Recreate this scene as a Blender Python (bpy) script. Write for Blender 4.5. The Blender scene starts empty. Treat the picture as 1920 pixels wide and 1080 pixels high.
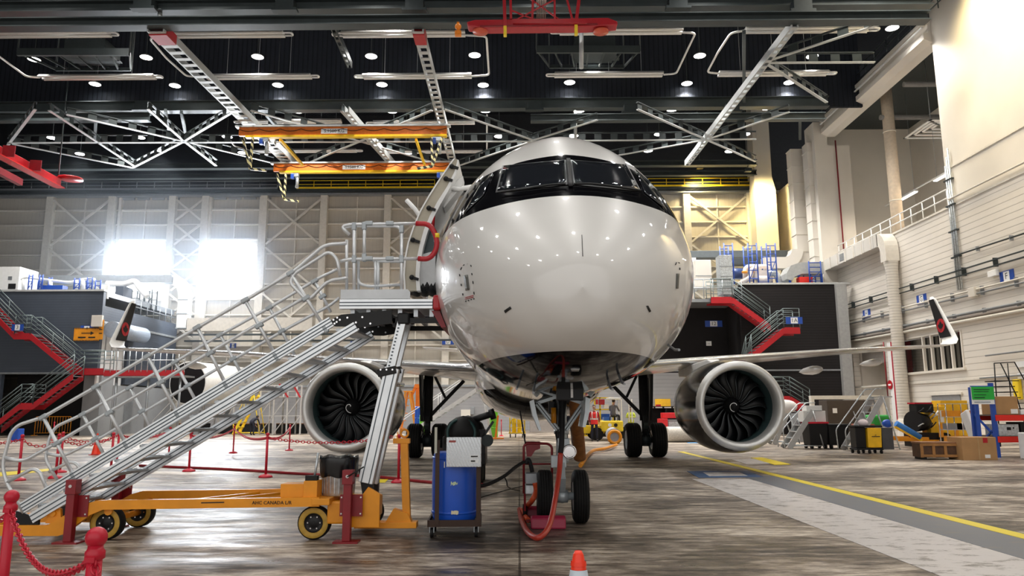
import bpy, math, random
from mathutils import Vector, Matrix
from mathutils.bvhtree import BVHTree
random.seed(7)
PI = math.pi
S = bpy.context.scene
COL = S.collection

# ------------------------------------------------------------------ camera
CAM_LOC = Vector((0, 0, 1.45))
CAM_F = 1400.0                       # focal length in pixels of the 1920-wide frame
CAM_R = (Matrix.Rotation(math.radians(.49), 3, 'Z') @ Matrix.Rotation(math.radians(99.4), 3, 'X') @ Matrix.Rotation(math.radians(-.2), 3, 'Z'))
cam_data = bpy.data.cameras.new('camera')
cam = bpy.data.objects.new('camera', cam_data)
COL.objects.link(cam)
cam.matrix_world = Matrix.Translation(CAM_LOC) @ CAM_R.to_4x4()
cam_data.sensor_fit = 'HORIZONTAL'
cam_data.sensor_width = 36.0
cam_data.lens = 36.0 * CAM_F / 1920.0
cam_data.clip_end = 400
S.camera = cam

# ------------------------------------------------------------------ view, world, large lights
S.view_settings.view_transform = 'Standard'
S.view_settings.look = 'None'
S.view_settings.gamma = 1.0
S.view_settings.use_curve_mapping = False
S.view_settings.exposure = 0.62
world = bpy.data.worlds.new('world'); S.world = world; world.use_nodes = True
wn = world.node_tree.nodes; wl = world.node_tree.links
wn['Background'].inputs[0].default_value = (0.93, 0.91, 0.88, 1)
wn['Background'].inputs[1].default_value = 0.5

def area_light(name, loc, rot, sx, sy, power, color=(1, 1, 1), spread=180):
    d = bpy.data.lights.new(name, 'AREA'); d.shape = 'RECTANGLE'; d.size = sx; d.size_y = sy
    d.energy = power; d.color = color; d.spread = math.radians(spread)
    o = bpy.data.objects.new(name, d); COL.objects.link(o); o.location = loc; o.rotation_euler = rot
    return o
# added fill behind the camera, as daylight through an unseen hangar mouth
area_light('fill_from_hangar_mouth', (-4, -12, 10), (math.radians(82), 0, 0), 70, 24, 1500, (1.0, .97, .93))
# daylight through the two glazed doors at the far left
area_light('daylight_through_glazed_door', (-30.9, 59.2, 13), (math.radians(-78), 0, 0), 4.6, 4.5, 1500, (.86, .92, 1.0))
area_light('daylight_through_second_glazed_door', (-23.3, 59.2, 13), (math.radians(-78), 0, 0), 4.6, 4.5, 1500, (.86, .92, 1.0))

# ------------------------------------------------------------------ pixel to place
def ray(px, py): return CAM_R @ Vector(((px-960)/CAM_F, (540-py)/CAM_F, -1.0))
def at(px, py, Y): d = ray(px, py); return CAM_LOC + d*(Y/d.y)
def onZ(px, py, Z=0.0): d = ray(px, py); return CAM_LOC + d*((Z-1.45)/d.z)
def onX(px, py, X): d = ray(px, py); return CAM_LOC + d*(X/d.x)

# ------------------------------------------------------------------ materials
MATS = {}
def mat(name, color, rough=.5, metal=0.0, var=.08, vscale=6.0, bump=0.0, bscale=40.0, coat=0.0, emit=None, estr=0.0, alpha=None, trans=0.0, spec=None):
    if name in MATS: return MATS[name]
    m = bpy.data.materials.new(name); m.use_nodes = True
    n = m.node_tree.nodes; l = m.node_tree.links; b = n['Principled BSDF']
    c = (*color, 1) if len(color) == 3 else color
    b.inputs['Base Color'].default_value = c
    b.inputs['Roughness'].default_value = rough; b.inputs['Metallic'].default_value = metal
    if coat: b.inputs['Coat Weight'].default_value = coat; b.inputs['Coat Roughness'].default_value = .04
    if spec is not None: b.inputs['Specular IOR Level'].default_value = spec
    if emit: b.inputs['Emission Color'].default_value = (*emit, 1); b.inputs['Emission Strength'].default_value = estr
    if trans: b.inputs['Transmission Weight'].default_value = trans
    if alpha is not None: b.inputs['Alpha'].default_value = alpha
    tc = n.new('ShaderNodeTexCoord')
    if var:
        t = n.new('ShaderNodeTexNoise'); t.inputs['Scale'].default_value = vscale; t.inputs['Detail'].default_value = 5
        l.new(tc.outputs['Object'], t.inputs['Vector'])
        r = n.new('ShaderNodeMapRange'); r.inputs[1].default_value = .3; r.inputs[2].default_value = .7
        r.inputs[3].default_value = 1-var; r.inputs[4].default_value = 1+var
        l.new(t.outputs['Fac'], r.inputs[0])
        x = n.new('ShaderNodeVectorMath'); x.operation = 'SCALE'; x.inputs[0].default_value = c[:3]
        l.new(r.outputs[0], x.inputs['Scale']); l.new(x.outputs[0], b.inputs['Base Color'])
    if bump:
        t2 = n.new('ShaderNodeTexNoise'); t2.inputs['Scale'].default_value = bscale; t2.inputs['Detail'].default_value = 4
        l.new(tc.outputs['Object'], t2.inputs['Vector'])
        bp = n.new('ShaderNodeBump'); bp.inputs['Strength'].default_value = bump
        l.new(t2.outputs['Fac'], bp.inputs['Height']); l.new(bp.outputs[0], b.inputs['Normal'])
    MATS[name] = m
    return m
def nodes_of(m): return m.node_tree.nodes, m.node_tree.links, m.node_tree.nodes['Principled BSDF']

ALU = mat('aluminium', (.66, .68, .71), .32, .85, .06)
ALU_DULL = mat('brushed_aluminium', (.50, .53, .56), .42, .8, .08)  # darker, rougher aluminium of treads and decks
GALV = mat('galvanised_steel', (.56, .60, .63), .38, .75, .25, 14)
STEEL = mat('grey_steel', (.32, .34, .36), .42, .6)
DKSTEEL = mat('dark_steel', (.035, .045, .047), .5, .3)
CHROME = mat('chrome', (.8, .8, .82), .12, 1.0, 0)
BLACK = mat('black_paint', (.007, .007, .008), .4, spec=.3)
BLACKP = mat('black_plastic', (.009, .009, .010), .55, spec=.3)
RUBBER = mat('tyre_rubber', (.008, .008, .008), .7, 0, .2, 20, .15, spec=.25)
RED = mat('red_paint', (.43, .010, .018), .35, 0, .06)
CRIMSON = mat('crimson_paint', (.50, .005, .026), .38, 0, .06)
DKRED = mat('dark_red_paint', (.23, .008, .014), .4, 0, .1)
MAGENTA = mat('deep_pink_rubber', (.30, .010, .045), .45)
YELLOW = mat('yellow_paint', (.86, .62, .02), .38, 0, .08)
AMBER = mat('amber_paint', (.80, .30, .010), .38, 0, .1, 4)
ORANGE = mat('orange_paint', (.85, .24, .01), .4)
OCHRE = mat('ochre_rubber', (.46, .28, .04), .6, 0, .15, 18)
BLUE = mat('blue_plastic', (.010, .085, .52), .33, 0, .05)
BLUEP = mat('blue_paint', (.015, .07, .38), .4)
GREEN = mat('green_paint', (.02, .30, .05), .45)
LIME = mat('lime_green_plastic', (.16, .55, .03), .45)
WHITE = mat('white_paint', (.80, .80, .79), .4, 0, .04)
WHITEP = mat('white_plastic', (.82, .83, .84), .45, 0, .04)
CREAM = mat('cream_wall_paint', (.70, .655, .585), .62, 0, .06, .35)
CREAMD = mat('cream_steel_paint', (.68, .64, .57), .5, 0, .06)
BEIGE = mat('beige_metal_cladding', (.56, .53, .49), .5, 0, .08, .5)
GREYW = mat('grey_wall_paint', (.30, .31, .32), .6, 0, .1, .6)
SLATE = mat('slate_cladding', (.062, .075, .10), .5, 0, .12, .7)
CHARC = mat('charcoal_cladding', (.014, .013, .014), .75, 0, .2, .6, spec=.2)
ROOFM = mat('roof_steel_green_grey', (.052, .064, .066), .38, .25, .15, 1.2)
PALE = mat('pale_roof_steel', (.55, .56, .55), .45, .2, .1)
BROWN = mat('brown_wood', (.22, .095, .035), .6, 0, .25, 5)
CARD = mat('brown_cardboard', (.40, .225, .095), .75, 0, .08, 3)
LAMP = mat('lamp_glow', (1, 1, 1), .5, 0, 0, emit=(1, .98, .95), estr=16)
TUBEGLOW = mat('fluorescent_glow', (1, 1, 1), .5, 0, 0, emit=(1, .95, .84), estr=7)
GLASS = mat('dark_glass', (.012, .014, .018), .04, 0, 0, coat=1.0)
SKIN = mat('skin', (.50, .29, .20), .55, 0, .04)
HAIRM = mat('dark_hair', (.03, .02, .015), .7)
NAVY = mat('navy_cloth', (.012, .014, .030), .8)
TEXTB = mat('black_lettering', (.01, .01, .01), .6, 0, 0)
TEXTW = mat('white_lettering', (.85, .85, .85), .6, 0, 0)

# ------------------------------------------------------------------ mesh builder
SPLITN = {'hanger_rod', 'batten', 'upright', 'leg', 'bracket', 'castor', 'wheel', 'post', 'rail', 'hazard_stripe', 'mark', 'steering_box', 'tray_bracket', 'ledger', 'cross_beam', 'duct_flange', 'shelf', 'top_rail',
          'skid', 'cross_board', 'text_line', 'label_strip', 'support_stand', 'rail_post', 'front_leg', 'rear_leg', 'handrail', 'boom', 'chassis_cross_brace', 'chain_hook', 'castor_fork', 'cross_tube', 'machine_wheel', 'bag_print', 'lift_frame', 'canopy_post', 'collar', 'base_beam', 'rail_bar', 'cross_rail', 'deck_beam', 'wire_rope', 'festoon_cable', 'board', 'cradle_wheel', 'grating'}
class MB:
    def __init__(s): s.v = []; s.f = []; s.sm = []
    def add(s, vs, fs, smooth=False):
        o = len(s.v); s.v += [tuple(v) for v in vs]
        for f in fs: s.f.append(tuple(i+o for i in f)); s.sm.append(smooth)
        return s
    def box(s, c, d, rot=None, ax=None):
        hx, hy, hz = d[0]/2, d[1]/2, d[2]/2; c = Vector(c)
        vs = [Vector((x, y, z)) for x in (-hx, hx) for y in (-hy, hy) for z in (-hz, hz)]
        if rot: 
            m = Matrix.Rotation(rot[2], 3, 'Z') @ Matrix.Rotation(rot[1], 3, 'Y') @ Matrix.Rotation(rot[0], 3, 'X')
            vs = [m @ v for v in vs]
        if ax: vs = [ax[0]*v.x+ax[1]*v.y+ax[2]*v.z for v in vs]
        return s.add([c+v for v in vs], [(0, 1, 3, 2), (4, 6, 7, 5), (0, 4, 5, 1), (2, 3, 7, 6), (0, 2, 6, 4), (1, 5, 7, 3)])
    def b2(s, a, b): return s.box([(a[i]+b[i])/2 for i in range(3)], [abs(a[i]-b[i]) for i in range(3)])
    def bar(s, p, q, w, h=None, up=(0, 0, 1)):
        p = Vector(p); q = Vector(q); h = h or w; d = q-p; L = d.length
        if L < 1e-6: return s
        d.normalize(); up = Vector(up)
        if abs(d.dot(up)) > .97: up = Vector((0, 1, 0)) if abs(d.y) < .9 else Vector((1, 0, 0))
        x = d.cross(up).normalized(); z = x.cross(d)
        return s.box((p+q)/2, (w, L, h), ax=(x, d, z))
    def cyl(s, p, q, r, r2=None, n=14, cap=True):
        p = Vector(p); q = Vector(q); d = q-p
        if d.length < 1e-7: return s
        d.normalize(); a = Vector((0, 0, 1)) if abs(d.z) < .9 else Vector((1, 0, 0))
        x = d.cross(a).normalized(); y = d.cross(x); r2 = r if r2 is None else r2
        vs = []
        for k in range(n):
            t = 2*PI*k/n; vs.append(p+(x*math.cos(t)+y*math.sin(t))*r)
        for k in range(n):
            t = 2*PI*k/n; vs.append(q+(x*math.cos(t)+y*math.sin(t))*r2)
        s.add(vs, [(k, n+k, n+(k+1) % n, (k+1) % n) for k in range(n)], True)
        if cap:
            o = len(s.v)-2*n
            s.f += [tuple(o+k for k in range(n)), tuple(o+n+k for k in reversed(range(n)))]; s.sm += [False, False]
        return s
    def tube(s, pts, r, n=8, closed=False, r2=None):
        pts = [Vector(p) for p in pts]; N = len(pts); rings = []
        prev = None
        for i, p in enumerate(pts):
            if closed: d = pts[(i+1) % N]-pts[i-1]
            else: d = pts[min(i+1, N-1)]-pts[max(i-1, 0)]
            if d.length < 1e-9: d = Vector((0, 0, 1))
            d.normalize()
            if prev is None:
                a = Vector((0, 0, 1)) if abs(d.z) < .9 else Vector((1, 0, 0)); x = d.cross(a).normalized()
            else:
                x = prev-d*prev.dot(d); x = x.normalized() if x.length > 1e-6 else d.orthogonal().normalized()
            prev = x; y = d.cross(x)
            rr = r if r2 is None else r+(r2-r)*i/(N-1)
            rings.append([p+(x*math.cos(2*PI*k/n)+y*math.sin(2*PI*k/n))*rr for k in range(n)])
        vs = [v for R_ in rings for v in R_]; fs = []
        for i in range(N if closed else N-1):
            j = (i+1) % N
            for k in range(n): fs.append((i*n+k, i*n+(k+1) % n, j*n+(k+1) % n, j*n+k))
        s.add(vs, fs, True)
        if not closed:
            o = len(s.v)-N*n
            s.f += [tuple(o+k for k in reversed(range(n))), tuple(o+(N-1)*n+k for k in range(n))]; s.sm += [False, False]
        return s
    def lathe(s, prof, c=(0, 0, 0), axis='Z', n=28, smooth=True, ax=None):
        """prof: (radius, height) pairs; ends closed when the radius is 0"""
        c = Vector(c)
        if ax is None:
            ax = {'Z': (Vector((1, 0, 0)), Vector((0, 1, 0)), Vector((0, 0, 1))), 'X': (Vector((0, 1, 0)), Vector((0, 0, 1)), Vector((1, 0, 0))),
                  'Y': (Vector((0, 0, 1)), Vector((1, 0, 0)), Vector((0, 1, 0)))}[axis]
        vs = []; 
        for r, h in prof:
            for k in range(n):
                t = 2*PI*k/n; vs.append(c+ax[0]*(r*math.cos(t))+ax[1]*(r*math.sin(t))+ax[2]*h)
        fs = []
        for i in range(len(prof)-1):
            for k in range(n): fs.append((i*n+k, i*n+(k+1) % n, (i+1)*n+(k+1) % n, (i+1)*n+k))
        return s.add(vs, fs, smooth)
    def ball(s, c, r, n=14, sc=(1, 1, 1)):
        m = max(6, n//2); pr = [(max(r*math.sin(PI*i/m), 1e-4), -r*math.cos(PI*i/m)) for i in range(m+1)]
        o = len(s.v); s.lathe(pr, (0, 0, 0), 'Z', n); c = Vector(c)
        for i in range(o, len(s.v)): v = s.v[i]; s.v[i] = (c.x+v[0]*sc[0], c.y+v[1]*sc[1], c.z+v[2]*sc[2])
        return s
    def torus(s, c, R_, r, axis='X', n=36, m=10, sx=1.0):
        c = Vector(c); ax = {'Z': (Vector((1, 0, 0)), Vector((0, 1, 0)), Vector((0, 0, 1))), 'X': (Vector((0, 1, 0)), Vector((0, 0, 1)), Vector((1, 0, 0))), 'Y': (Vector((0, 0, 1)), Vector((1, 0, 0)), Vector((0, 1, 0)))}[axis]
        pr = [(R_+r*math.cos(2*PI*k/m), r*sx*math.sin(2*PI*k/m)) for k in range(m+1)]
        return s.lathe(pr, c, axis, n)
    def prism(s, poly, off):
        """poly: 3-D points of one face, off: extrusion vector"""
        poly = [Vector(p) for p in poly]; off = Vector(off); n = len(poly)
        s.add(poly+[p+off for p in poly], [tuple(range(n)), tuple(reversed(range(n, 2*n)))]+[(i, n+i, n+(i+1) % n, (i+1) % n) for i in range(n)])
        return s
    def quad(s, *p): return s.add(p, [tuple(range(len(p)))])
    def pieces(s):
        par = list(range(len(s.v)))
        def fd(i):
            while par[i] != i: par[i] = par[par[i]]; i = par[i]
            return i
        for f in s.f:
            r = fd(f[0])
            for k in f[1:]: par[fd(k)] = r
        gr = {}
        for f, sm in zip(s.f, s.sm): gr.setdefault(fd(f[0]), []).append((f, sm))
        out = []
        for fs in gr.values():
            ids = sorted({i for f, _ in fs for i in f}); mp = {i: k for k, i in enumerate(ids)}; q = MB(); q.v = [s.v[i] for i in ids]; q.f = [tuple(mp[i] for i in f) for f, _ in fs]; q.sm = [x for _, x in fs]; out.append(q)
        return out
    def build(s, name, m=None, parent=None, kind=None, bev=0.0, loc=None, bev_skip=False):
        if parent is not None and name in SPLITN and not bev_skip:
            parts = s.pieces()
            if len(parts) > 1:
                o = None
                for p_ in parts: o = p_.build(name, m, parent, kind, bev, bev_skip=True)
                return o
        me = bpy.data.meshes.new(name)
        me.from_pydata(s.v, [], s.f)
        me.polygons.foreach_set('use_smooth', s.sm)
        bm_fix(me)
        if m: me.materials.append(m)
        o = bpy.data.objects.new(name, me); COL.objects.link(o)
        if parent is not None:
            o.parent = parent
        if kind: o['kind'] = kind
        if bev:
            b = o.modifiers.new('edge', 'BEVEL'); b.width = bev; b.segments = 2; b.limit_method = 'ANGLE'; b.angle_limit = .7
        if loc: o.location = loc
        return o
import bmesh
def bm_fix(me):
    bm = bmesh.new(); bm.from_mesh(me); bmesh.ops.recalc_face_normals(bm, faces=bm.faces); bm.to_mesh(me); bm.free()
def tag(o, label, cat, group=None, kind=None):
    o['label'] = label; o['category'] = cat
    if group: o['group'] = group
    if kind: o['kind'] = kind
    return o
def thing(name, label, cat, group=None, loc=(0, 0, 0), rz=0.0):
    o = bpy.data.objects.new(name, None); COL.objects.link(o); o.location = loc; o.rotation_euler = (0, 0, rz)
    o.empty_display_size = .2
    return tag(o, label, cat, group)
def struct(name, mb, m, bev=0.0): return mb.build(name, m, kind='structure', bev=bev)
def kids(o): return list(o.children)
def copy_tree(o, parent=None):
    c = o.copy(); COL.objects.link(c)
    if parent is not None: c.parent = parent
    for ch in kids(o): copy_tree(ch, c)
    return c
def smoothpath(pts, n=6):
    pts = [Vector(p) for p in pts]; out = []
    P_ = [pts[0]*2-pts[1]]+pts+[pts[-1]*2-pts[-2]]
    for i in range(1, len(P_)-2):
        a, b, c, d = P_[i-1:i+3]
        for k in range(n):
            t = k/n; out.append(.5*((2*b)+(c-a)*t+(2*a-5*b+4*c-d)*t*t+(3*b-a-3*c+d)*t**3))
    out.append(pts[-1]); return out
def roundpath(pts, r=.1, n=5):
    """polyline with rounded corners"""
    pts = [Vector(p) for p in pts]; out = [pts[0]]
    for a, b, c in zip(pts, pts[1:], pts[2:]):
        u = (a-b); v = (c-b); k = min(r, u.length*.48, v.length*.48)
        p = b+u.normalized()*k; q = b+v.normalized()*k
        for i in range(n+1):
            t = i/n; out.append(p*(1-t)**2+b*2*t*(1-t)+q*t*t)
    out.append(pts[-1]); return out
def sag(p, q, drop, n=12):
    p = Vector(p); q = Vector(q)
    return [p+(q-p)*(i/n)+Vector((0, 0, -drop*4*(i/n)*(1-i/n))) for i in range(n+1)]
def web(mb, a, b, h, pitch=.8, e=.10, th=.03, up=(0, 0, 1)):
    """one plate from a to b with a row of rectangular openings"""
    a = Vector(a); b = Vector(b); d = b-a; L_ = d.length; d.normalize(); up = Vector(up); s = d.cross(up).normalized()*th/2; n = max(2, int(L_/pitch))
    xs = []
    for i in range(n): xs += [L_*i/n, L_*(i+.42)/n]
    xs.append(L_); zs = [0, h*e, h*(1-e), h]; base = len(mb.v); o = []
    for sg in (1, -1): mb.v += [tuple(a+d*x+up*z+s*sg) for x in xs for z in zs]
    N = len(xs)*4
    for i in range(len(xs)-1):
        for k in range(3):
            if k == 1 and i % 2: 
                for kk in (1, 2): p = base+i*4+kk; mb.f.append((p, p+4, p+4+N, p+N)); mb.sm.append(False)
                for ii in (i, i+1): p = base+ii*4+1; mb.f.append((p, p+1, p+1+N, p+N)); mb.sm.append(False)
                continue
            p = base+i*4+k
            for q in (0, N): mb.f.append((p+q, p+4+q, p+5+q, p+1+q)); mb.sm.append(False)
    return mb
def lettering(name, body, size, m, parent, loc, right=(1, 0, 0), up=(0, 0, 1), depth=.002, align='CENTER'):
    """flat letters turned into a mesh"""
    cu = bpy.data.curves.new(name, 'FONT'); cu.body = body; cu.size = size; cu.align_x = align; cu.align_y = 'CENTER'; cu.extrude = depth; cu.resolution_u = 2
    t = bpy.data.objects.new('t', cu); me = bpy.data.meshes.new_from_object(t); bpy.data.objects.remove(t)
    me.name = name; me.materials.clear(); me.materials.append(m)
    R_ = Vector(right).normalized(); U = Vector(up).normalized(); N = R_.cross(U)
    mt = Matrix(((R_.x, U.x, N.x, loc[0]), (R_.y, U.y, N.y, loc[1]), (R_.z, U.z, N.z, loc[2]), (0, 0, 0, 1)))
    me.transform(mt)
    o = bpy.data.objects.new(name, me); COL.objects.link(o)
    if parent is not None: o.parent = parent
    return o
ORD = ['first', 'second', 'third', 'fourth', 'fifth', 'sixth', 'seventh', 'eighth', 'ninth', 'tenth', 'eleventh', 'twelfth', 'thirteenth', 'fourteenth', 'fifteenth', 'sixteenth']
# ================================================================== floor
def floor_material():
    m = mat('worn_concrete', (.3, .27, .24), .4, 0, 0); n, l, b = nodes_of(m)
    tc = n.new('ShaderNodeTexCoord')
    def noise(scale, det, sx=1, sy=1, rough=.6, dist=0.0):
        mp = n.new('ShaderNodeMapping'); mp.inputs['Scale'].default_value = (sx, sy, 1); l.new(tc.outputs['Object'], mp.inputs[0])
        t = n.new('ShaderNodeTexNoise'); t.inputs['Scale'].default_value = scale; t.inputs['Detail'].default_value = det; t.inputs['Roughness'].default_value = rough
        t.inputs['Distortion'].default_value = dist
        l.new(mp.outputs[0], t.inputs['Vector']); return t.outputs['Fac']
    big = noise(.55, 9, .55, 1.1, .68, .4); fine = noise(4.5, 8, .45, 1.7, .72); spots = noise(1.9, 6, .5, 1.6, .65, .8)  # patches stretched sideways; their tones also imitate streaks of reflected light
    add = n.new('ShaderNodeMath'); add.operation = 'ADD'; l.new(big, add.inputs[0])
    ml = n.new('ShaderNodeMath'); ml.operation = 'MULTIPLY_ADD'; l.new(fine, ml.inputs[0]); ml.inputs[1].default_value = .85; ml.inputs[2].default_value = -.425
    l.new(ml.outputs[0], add.inputs[1])
    cr = n.new('ShaderNodeValToRGB'); l.new(add.outputs[0], cr.inputs[0])
    e = cr.color_ramp.elements; e[0].position = .36; e[0].color = (.040, .031, .024, 1); e[1].position = .66; e[1].color = (.70, .62, .52, 1)
    x = cr.color_ramp.elements.new(.47); x.color = (.165, .128, .098, 1)
    x = cr.color_ramp.elements.new(.56); x.color = (.39, .325, .262, 1)
    cs = n.new('ShaderNodeValToRGB'); l.new(spots, cs.inputs[0]); cs.color_ramp.elements[0].position = .56; cs.color_ramp.elements[0].color = (1, 1, 1, 1)
    cs.color_ramp.elements[1].position = .70; cs.color_ramp.elements[1].color = (.42, .40, .38, 1)
    mx = n.new('ShaderNodeMix'); mx.data_type = 'RGBA'; mx.blend_type = 'MULTIPLY'; mx.inputs[0].default_value = 1
    l.new(cr.outputs[0], mx.inputs[6]); l.new(cs.outputs[0], mx.inputs[7])
    # slab joints every six metres
    br = n.new('ShaderNodeTexBrick'); br.offset = 0; br.inputs['Scale'].default_value = 1; br.inputs['Brick Width'].default_value = 6; br.inputs['Row Height'].default_value = 6
    br.inputs['Mortar Size'].default_value = .012; br.inputs['Color1'].default_value = (1, 1, 1, 1); br.inputs['Color2'].default_value = (1, 1, 1, 1); br.inputs['Mortar'].default_value = (.3, .28, .26, 1)
    l.new(tc.outputs['Object'], br.inputs['Vector'])
    m2 = n.new('ShaderNodeMix'); m2.data_type = 'RGBA'; m2.blend_type = 'MULTIPLY'; m2.inputs[0].default_value = 1
    l.new(mx.outputs[2], m2.inputs[6]); l.new(br.outputs['Color'], m2.inputs[7]); l.new(m2.outputs[2], b.inputs['Base Color'])
    rr = n.new('ShaderNodeMapRange'); rr.inputs[1].default_value = .35; rr.inputs[2].default_value = .65; rr.inputs[3].default_value = .26; rr.inputs[4].default_value = .6
    l.new(noise(2.2, 7, .4, 1.5, .7), rr.inputs[0]); l.new(rr.outputs[0], b.inputs['Roughness'])
    bp = n.new('ShaderNodeBump'); bp.inputs['Strength'].default_value = .22; bp.inputs['Distance'].default_value = .03
    l.new(noise(3, 6, .6, 1.5), bp.inputs['Height']); l.new(bp.outputs[0], b.inputs['Normal'])
    return m
FLOORM = floor_material()
struct('floor', MB().b2((-62, -14, -.3), (34, 62, 0)), FLOORM)

def paint_mat(name, c, wear=.35, under=(.2, .18, .16)):
    m = mat(name, c, .4, 0, 0); n, l, b = nodes_of(m)
    tc = n.new('ShaderNodeTexCoord'); mp = n.new('ShaderNodeMapping'); mp.inputs['Scale'].default_value = (.6, 1.6, 1); l.new(tc.outputs['Object'], mp.inputs[0])
    t = n.new('ShaderNodeTexNoise'); t.inputs['Scale'].default_value = 4; t.inputs['Detail'].default_value = 9; t.inputs['Roughness'].default_value = .75; l.new(mp.outputs[0], t.inputs['Vector'])
    r = n.new('ShaderNodeValToRGB'); l.new(t.outputs['Fac'], r.inputs[0]); e = r.color_ramp.elements
    e[0].position = wear; e[0].color = (*under, 1); e[1].position = wear+.07; e[1].color = (*c, 1)
    l.new(r.outputs[0], b.inputs['Base Color'])
    b.inputs['Roughness'].default_value = .38
    return m
YPAINT = paint_mat('worn_yellow_floor_paint', (.86, .68, .02), .28)
WPAINT = paint_mat('worn_white_floor_paint', (.62, .585, .57), .40)
GPAINT = paint_mat('worn_blue_grey_floor_paint', (.15, .165, .19), .38)
BPAINT = paint_mat('worn_blue_floor_paint', (.06, .12, .25), .34)
def floor_patch(name, pts, m, label, cat, z=.004, group=None):
    mb = MB(); P_ = [onZ(x, y) for x, y in pts]
    mb.prism([(p.x, p.y, .0005) for p in P_], (0, 0, z)); return tag(mb.build(name, m), label, cat, group)
tag(MB().b2((5.72, 6.5, .0005), (5.94, 27.6, .008)).build('floor_line', YPAINT), 'long solid yellow line painted on the floor, running from the right foreground towards the right engine', 'floor marking')
tag(MB().b2((4.95, 6.5, .0005), (5.715, 17.3, .006)).build('floor_stripe', GPAINT), 'blue-grey painted stripe on the floor beside the yellow line', 'floor marking')
tag(MB().b2((3.72, 6.5, .0005), (4.945, 16.6, .005)).build('floor_band', WPAINT), 'wide worn whitish band painted on the floor beside the grey stripe', 'floor marking')
floor_patch('floor_panel', [(1288, 884), (1400, 883), (1432, 895), (1310, 896)], BPAINT, 'blue painted rectangle with pale centre on the floor near the grey stripe', 'floor marking', .009)
floor_patch('floor_patch', [(1318, 886.5), (1386, 886), (1402, 893), (1330, 893.6)], WPAINT, 'pale worn centre of the blue painted floor rectangle', 'floor marking', .012)
floor_patch('floor_corner', [(1408, 859), (1428, 858), (1482, 871), (1452, 872)], YPAINT, 'yellow painted corner mark on the floor below the right engine', 'floor marking', .012)
floor_patch('floor_plate', [(1372, 862), (1424, 860), (1450, 869), (1400, 871)], WPAINT, 'white painted rectangle on the floor below the right engine', 'floor marking', .010)
floor_patch('floor_arc', [(0, 886), (92, 879), (92, 883), (0, 893)], YPAINT, 'thin yellow line on the floor behind the lower end of the access stairs', 'floor marking', .006)
floor_patch('floor_square', [(705, 899), (728, 899), (722, 905), (700, 905)], YPAINT, 'small yellow painted square on the floor right of the waste bin', 'floor marking', .006)

# ================================================================== wall materials
def siding(name, c, pitch, depth=.35, vert=False, rough=.6, dark=.62, var=.05, width=.12):
    m = mat(name, c, rough, 0, 0); n, l, b = nodes_of(m)
    tc = n.new('ShaderNodeTexCoord'); sp = n.new('ShaderNodeSeparateXYZ'); l.new(tc.outputs['Object'], sp.inputs[0])
    src = sp.outputs[2]
    if vert:
        a = n.new('ShaderNodeMath'); a.operation = 'ADD'; l.new(sp.outputs[0], a.inputs[0]); l.new(sp.outputs[1], a.inputs[1]); src = a.outputs[0]
    d = n.new('ShaderNodeMath'); d.operation = 'DIVIDE'; l.new(src, d.inputs[0]); d.inputs[1].default_value = pitch
    f = n.new('ShaderNodeMath'); f.operation = 'FRACT'; l.new(d.outputs[0], f.inputs[0])
    r = n.new('ShaderNodeValToRGB'); l.new(f.outputs[0], r.inputs[0]); e = r.color_ramp.elements
    e[0].position = 0; e[0].color = (dark, dark, dark, 1); e[1].position = width; e[1].color = (1, 1, 1, 1)
    t = n.new('ShaderNodeTexNoise'); t.inputs['Scale'].default_value = .5; t.inputs['Detail'].default_value = 7; l.new(tc.outputs['Object'], t.inputs['Vector'])
    mr = n.new('ShaderNodeMapRange'); mr.inputs[1].default_value = .3; mr.inputs[2].default_value = .7; mr.inputs[3].default_value = 1-var; mr.inputs[4].default_value = 1+var; l.new(t.outputs['Fac'], mr.inputs[0])
    s1 = n.new('ShaderNodeVectorMath'); s1.operation = 'SCALE'; s1.inputs[0].default_value = c; l.new(mr.outputs[0], s1.inputs['Scale'])
    mu = n.new('ShaderNodeVectorMath'); mu.operation = 'MULTIPLY'; l.new(s1.outputs[0], mu.inputs[0]); l.new(r.outputs[0], mu.inputs[1]); l.new(mu.outputs[0], b.inputs['Base Color'])
    bp = n.new('ShaderNodeBump'); bp.inputs['Strength'].default_value = depth; bp.inputs['Distance'].default_value = .05; l.new(r.outputs[0], bp.inputs['Height']); l.new(bp.outputs[0], b.inputs['Normal'])
    return m
SIDING = siding('cream_block_siding', (.70, .655, .59), .30)
SLATES = siding('slate_ribbed_cladding', (.060, .074, .100), .17, .3, False, .5, .75, .12)
CHARS = siding('charcoal_ribbed_cladding', (.016, .014, .0145), .17, .3, False, .7, .5, .15)
nodes_of(CHARS)[2].inputs['Specular IOR Level'].default_value = .2
ROOFDECK = siding('black_roof_decking', (.014, .017, .024), .30, .5, True, .7, .35, .12, .3)
nodes_of(ROOFDECK)[2].inputs['Specular IOR Level'].default_value = .2
DOORSKIN = siding('door_sheet_cladding', (.49, .455, .395), .32, .25, True, .5, .86, .06)
GREYS = siding('grey_ribbed_cladding', (.30, .30, .31), .25, .3, False, .5, .75, .08)

# ================================================================== right wall
WX = 21.5
w = MB()
w.b2((WX, -14, 0), (WX+.4, 36.3, 11.4)); w.b2((WX, 36.3, 5.3), (WX+.4, 60, 11.4)); w.b2((WX, 39.9, 0), (WX+.4, 44.0, 3.44)); w.b2((WX, 36.3, 0), (WX+.4, 39.9, 3.44)); w.b2((WX, 43.0, 3.44), (WX+.4, 44.0, 5.3)); w.b2((WX, 48.3, 0), (WX+.4, 60, 5.3))
struct('wall_right', w, SIDING)
struct('wall_right_upper', MB().b2((WX, -14, 11.4), (WX+.4, 36.3, 26)), CREAM)
struct('wall_right_far', MB().b2((WX, 50.4, 11.4), (WX+.4, 60, 19.3)), CREAM)
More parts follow.
